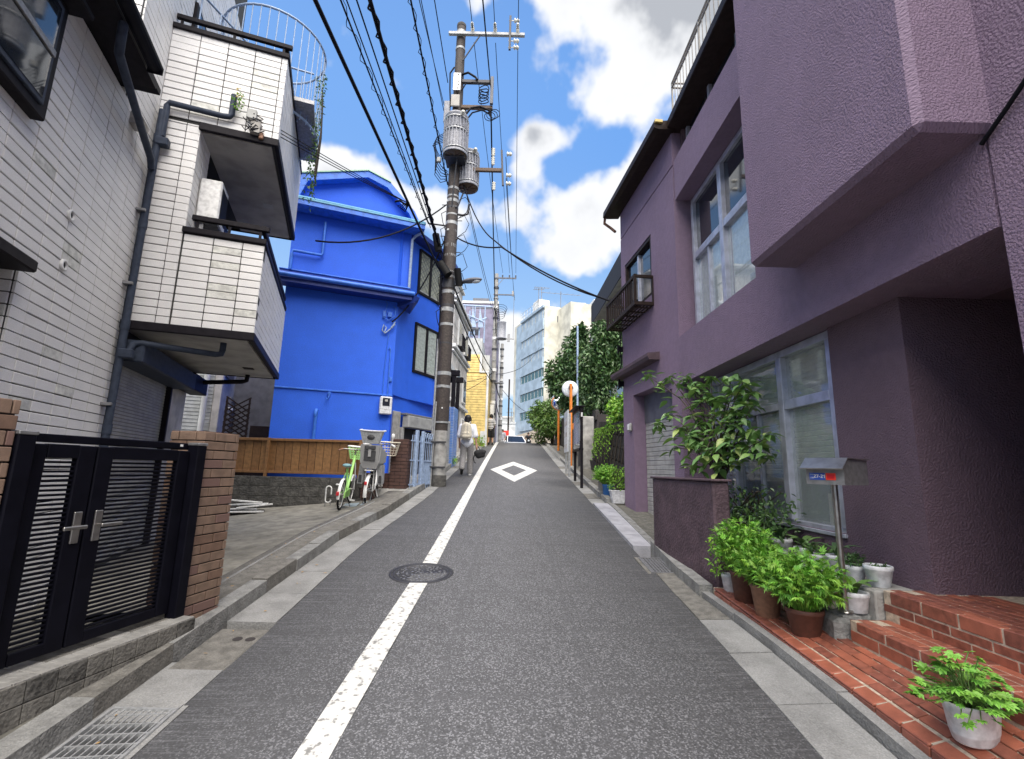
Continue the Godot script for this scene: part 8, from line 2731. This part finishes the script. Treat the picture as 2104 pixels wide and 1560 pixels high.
func make_person(called: String, label: String, at: Vector3, deg: float, hh: float, wear: Dictionary) -> Node3D:
	var t := thing(called, label, "person", at, deg)
	var s := hh / 1.70
	var j := {}
	var P := {"head": V(0, 1.575, -0.02), "neck": V(0, 1.43, 0.0), "chest": V(0, 1.28, 0.0), "waist": V(0, 1.05, 0.0), "hip": V(0, 0.93, 0.0),
		"shl": V(-0.18, 1.385, 0.0), "shr": V(0.18, 1.385, 0.0), "ell": V(-0.225, 1.12, 0.03), "elr": V(0.235, 1.12, 0.02), "wrl": V(-0.22, 0.90, -0.07), "wrr": V(0.265, 0.88, -0.03),
		"hl": V(-0.09, 0.90, 0.0), "hr": V(0.09, 0.90, 0.0), "kl": V(-0.095, 0.49, -0.02), "kr": V(0.10, 0.49, -0.10), "al": V(-0.10, 0.10, 0.16), "ar": V(0.10, 0.075, -0.14), "tl": V(-0.11, 0.03, 0.06), "tr": V(0.12, 0.035, -0.30)}
	P.merge(wear.get("pose", {}), true)
	for k in P:
		j[k] = P[k] * s
	var limb := func(a: String, c: String, ra: float, rb: float, g := 0.0) -> Array: return [j[a], j[c], (ra + g) * s, (rb + g) * s]
	var body := [[j.head + V(0, 0.03, 0.01) * s, j.head + V(0, -0.03, -0.012) * s, 0.088 * s, 0.072 * s], [j.head + V(0, -0.05, 0.01) * s, j.neck, 0.05 * s, 0.055 * s], limb.call("neck", "chest", 0.07, 0.12), limb.call("chest", "waist", 0.13, 0.115), limb.call("waist", "hip", 0.115, 0.13),
		[j.head + V(0, -0.005, -0.10) * s, j.head + V(0, -0.02, -0.085) * s, 0.012 * s, 0.016 * s], [j.head + V(-0.088, 0, 0.01) * s, j.head + V(-0.09, -0.02, 0.01) * s, 0.014 * s, 0.011 * s], [j.head + V(0.088, 0, 0.01) * s, j.head + V(0.09, -0.02, 0.01) * s, 0.014 * s, 0.011 * s]]
	for e in ["l", "r"]:
		body.append([j.neck - V(0, 0.04, 0) * s, j["sh" + e], 0.06 * s, 0.055 * s])
		body.append(limb.call("sh" + e, "el" + e, 0.052, 0.040))
		body.append(limb.call("el" + e, "wr" + e, 0.040, 0.026))
		body.append(limb.call("h" + e, "k" + e, 0.085, 0.055))
		body.append(limb.call("k" + e, "a" + e, 0.056, 0.036))
		body.append(limb.call("a" + e, "t" + e, 0.035, 0.028))
		hand(body, j["wr" + e], (j["wr" + e] - j["el" + e]).normalized(), V(-1 if e == "l" else 1, 0, 0), s)
	part("body", flesh(body, 0.014), "skin", t)
	# clothes
	var top := [limb.call("neck", "chest", 0.055, 0.135), limb.call("chest", "waist", 0.15, 0.145), limb.call("waist", "hip", 0.145, 0.155), [j.shl + V(0.03, 0, 0) * s, j.shr - V(0.03, 0, 0) * s, 0.075 * s, 0.075 * s], [j.hip + V(-0.07, 0.02, 0) * s, j.hip + V(0.07, 0.02, 0) * s, 0.115 * s, 0.115 * s], [j.chest + V(-0.07, 0.02, 0) * s, j.chest + V(0.07, 0.02, 0) * s, 0.13 * s, 0.13 * s]]
	for e in ["l", "r"]:
		var mid: Vector3 = j["sh" + e].lerp(j["el" + e], wear.get("sleeve", 0.85))
		top.append([j["sh" + e], mid, 0.072 * s, 0.078 * s])
	part("shirt", flesh(top, 0.016, 0.035), wear.shirt, t)
	var low := [[j.hip + V(0, 0.03, 0) * s, j.hip + V(0, -0.02, 0) * s, 0.135 * s, 0.13 * s]]
	for e in ["l", "r"]:
		low.append(limb.call("h" + e, "k" + e, 0.10, wear.get("knee", 0.085)))
		if wear.get("long", true):
			low.append([j["k" + e], j["a" + e].lerp(j["k" + e], 0.05), 0.085 * s, 0.078 * s])
	part("trousers", flesh(low, 0.016), wear.trousers, t)
	for e in ["l", "r"]:
		var a: Vector3 = j["a" + e]
		var to: Vector3 = j["t" + e]
		part("shoe", flesh([[a + V(0, -0.02, 0.02) * s, a + V(0, 0.02, 0.0) * s, 0.048 * s, 0.045 * s], [a + V(0, -0.03, 0) * s, to, 0.045 * s, 0.038 * s], [a + V(0, -0.045, 0.03) * s, to + V(0, -0.006, 0), 0.03 * s, 0.03 * s]], 0.012, 0.02), wear.get("shoe_" + e, wear.shoes), t)
	var hr := [[j.head + V(0, 0.05, 0.02) * s, j.head + V(0, -0.02, 0.035) * s, 0.092 * s, 0.082 * s], [j.head + V(0, 0.065, -0.03) * s, j.head + V(0, 0.06, 0.03) * s, 0.08 * s, 0.085 * s], [j.head + V(-0.06, 0.0, 0.02) * s, j.head + V(0.06, 0.0, 0.02) * s, 0.05 * s, 0.05 * s]]
	if wear.has("long_hair"):
		hr.append([j.head + V(0, -0.02, 0.05) * s, j.head + V(0, -0.25, 0.08) * s, 0.075 * s, 0.06 * s])
	part("hair", flesh(hr, 0.012, 0.03), "hair", t)
	var ey := MB.new()
	for e in [-1.0, 1.0]:
		ey.ball(j.head + V(0.032 * e, 0.012, -0.088) * s, V(0.011, 0.007, 0.006) * s, 5)
	ey.ball(j.head + V(0, -0.052, -0.082) * s, V(0.022, 0.005, 0.006) * s, 5)
	tag(part("eyes_and_mouth", ey, "hair", t), "", "", "", "stuff")
	return t


func make_people() -> void:
	var im := Image.create(4, 64, false, Image.FORMAT_RGB8)
	for y in 64:
		for x in 4:
			im.set_pixel(x, y, Color(0.86, 0.86, 0.86) if y % 64 < 42 else Color(0.06, 0.06, 0.07))
	T["stripes"] = ImageTexture.create_from_image(im)
	mat("shirt_striped", Color(0.85, 0.85, 0.86), 0.9, {"tex": "stripes", "sc": 11.0})
	mat("shoe_white", Color(0.72, 0.72, 0.72), 0.6)
	mat("top_grey", Color(0.40, 0.40, 0.43), 0.9)
	mat("trousers_white", Color(0.66, 0.66, 0.66), 0.9)
	var z := -13.1
	make_person("person", "person in white T-shirt and grey trousers walking uphill with a cream backpack", V(-1.16, gy(z) + 0.0, z), 0.0, 1.60, {"shirt": "shirt_white", "trousers": "trousers_grey", "shoes": "shoe_white", "shoe_l": "cloth_black", "sleeve": 0.95,
		"pose": {"al": V(-0.10, 0.20, 0.20), "tl": V(-0.11, 0.07, 0.12), "kl": V(-0.10, 0.52, 0.02)}})
	var bp := thing("backpack", "cream canvas backpack on the white-shirted person's back", "backpack", V(-1.18, gy(z) + 0.96, z + 0.19))
	part("main_bag", flesh([[V(-0.07, 0.08, 0), V(-0.06, 0.34, -0.01), 0.085, 0.075], [V(0.07, 0.08, 0), V(0.06, 0.34, -0.01), 0.085, 0.075], [V(0, 0.08, 0.02), V(0, 0.36, 0.0), 0.10, 0.085]], 0.014, 0.04), "bag_cream", bp)
	part("front_pocket", flesh([[V(-0.05, 0.06, 0.09), V(0.05, 0.06, 0.09), 0.055, 0.055], [V(-0.05, 0.14, 0.085), V(0.05, 0.14, 0.085), 0.05, 0.05]], 0.012, 0.03), "bag_cream", bp)
	part("base", B(V(0.24, 0.05, 0.17), 0.02, V(0, 0.0, 0.02)), "soffit", bp)
	for s in [-1.0, 1.0]:
		var b := MB.new()
		b.tube([V(0.06 * s, 0.40, -0.04), V(0.09 * s, 0.47, -0.14), V(0.10 * s, 0.42, -0.26), V(0.11 * s, 0.25, -0.30), V(0.12 * s, 0.10, -0.22), V(0.09 * s, 0.05, -0.06)], 0.016, 6)
		part("strap", b, "soffit", bp)
		b = MB.new()
		b.tube([V(0.045 * s, 0.38, 0.085), V(0.05 * s, 0.25, 0.115), V(0.045 * s, 0.13, 0.14)], 0.006, 5)
		part("webbing", b, "soffit", bp)
	var hbag := thing("black_bag", "black bag with dangling straps carried in the walking person's right hand", "bag", V(-0.87, gy(z) + 0.58, z - 0.06))
	part("bag_body", flesh([[V(-0.02, 0.02, 0), V(0.12, 0.05, -0.02), 0.085, 0.08], [V(0.02, -0.05, 0), V(0.14, -0.03, 0), 0.07, 0.06], [V(0.16, 0.04, 0.02), V(0.19, 0.07, 0.0), 0.045, 0.04]], 0.014, 0.03), "cloth_black", hbag)
	var hb := MB.new()
	hb.tube([V(-0.02, 0.08, 0), V(-0.05, 0.16, 0.0), V(-0.03, 0.22, 0), V(0.02, 0.18, 0), V(0.06, 0.10, 0)], 0.012, 6)
	hb.tube([V(-0.06, 0.0, 0.02), V(-0.11, -0.10, 0.03), V(-0.08, -0.22, 0.02), V(-0.04, -0.24, 0.02)], 0.014, 6)
	part("straps", hb, "cloth_black", hbag)
	z = -26.5
	make_person("person", "person in black and white striped T-shirt and black shorts walking near the crest", V(-1.10, gy(z), z), 0.0, 1.66, {"shirt": "shirt_striped", "trousers": "cloth_black", "shoes": "cloth_black", "long": false, "knee": 0.11, "sleeve": 1.0,
		"pose": {"head": V(0.03, 1.56, -0.05), "hr": V(0.10, 0.90, 0.0), "kr": V(0.11, 0.48, -0.08), "ar": V(0.12, 0.08, -0.03), "tr": V(0.14, 0.03, -0.18), "al": V(-0.09, 0.08, 0.05), "tl": V(-0.12, 0.03, -0.10), "wrl": V(-0.20, 1.0, -0.20), "wrr": V(0.22, 1.0, -0.20)}})
	z = -38.0
	make_person("person", "person in pale clothes with dark hair coming over the crest by the white car", V(-0.62, gy(z), z), 170.0, 1.62, {"shirt": "top_grey", "trousers": "trousers_white", "shoes": "shoe_white", "long_hair": true})
	z = -39.0
	var rd := make_person("person", "small dark figure riding a scooter over the crest at the right", V(1.42, gy(z) + 0.28, z), 180.0, 1.5, {"shirt": "cloth_black", "trousers": "cloth_black", "shoes": "cloth_black", "sleeve": 1.0,
		"pose": {"hip": V(0, 0.62, 0.1), "waist": V(0, 0.76, 0.08), "chest": V(0, 1.0, 0.04), "neck": V(0, 1.15, 0.0), "head": V(0, 1.30, -0.03), "shl": V(-0.18, 1.10, 0.0), "shr": V(0.18, 1.10, 0.0), "ell": V(-0.28, 0.88, -0.15), "elr": V(0.28, 0.88, -0.15), "wrl": V(-0.26, 0.86, -0.38), "wrr": V(0.26, 0.86, -0.38), "hl": V(-0.1, 0.60, 0.08), "hr": V(0.1, 0.60, 0.08), "kl": V(-0.14, 0.52, -0.32), "kr": V(0.14, 0.52, -0.32), "al": V(-0.12, 0.12, -0.28), "ar": V(0.12, 0.12, -0.28), "tl": V(-0.12, 0.06, -0.44), "tr": V(0.12, 0.06, -0.44)}})
	var sc := thing("scooter", "black scooter under the dark rider beyond the crest", "scooter", V(1.42, gy(z), z), 180.0)
	var R := 0.22
	for zz in [0.45, -0.72]:
		var b := MB.new()
		b.tube(circle(V(0, R, zz), R - 0.04, 20), 0.045, 8)
		part("wheel", b, "rubber", sc)
	part("seat", B(V(0.26, 0.12, 0.62), 0.04, V(0, 0.74, 0.12)), "black_plastic", sc)
	part("body", B(V(0.28, 0.36, 0.62), 0.06, V(0, 0.50, 0.20)), "cloth_black", sc)
	part("floor_board", B(V(0.30, 0.06, 0.45), 0.02, V(0, 0.32, -0.30)), "black_plastic", sc)
	part("leg_shield", B(V(0.40, 0.55, 0.08), 0.03, V(0, 0.62, -0.56)), "cloth_black", sc)
	var bb := MB.new()
	bb.tube([V(-0.30, 1.0, -0.40), V(0, 0.98, -0.52), V(0.30, 1.0, -0.40)], 0.018, 6)
	bb.bar(V(0, 0.2, -0.70), V(0, 0.98, -0.52), 0.03, 8)
	part("handlebar", bb, "black_plastic", sc)
	bb = MB.new()
	bb.ball(V(0, 0.85, -0.62), V(0.08, 0.08, 0.05), 6)
	part("headlight", bb, "mirror_back", sc)
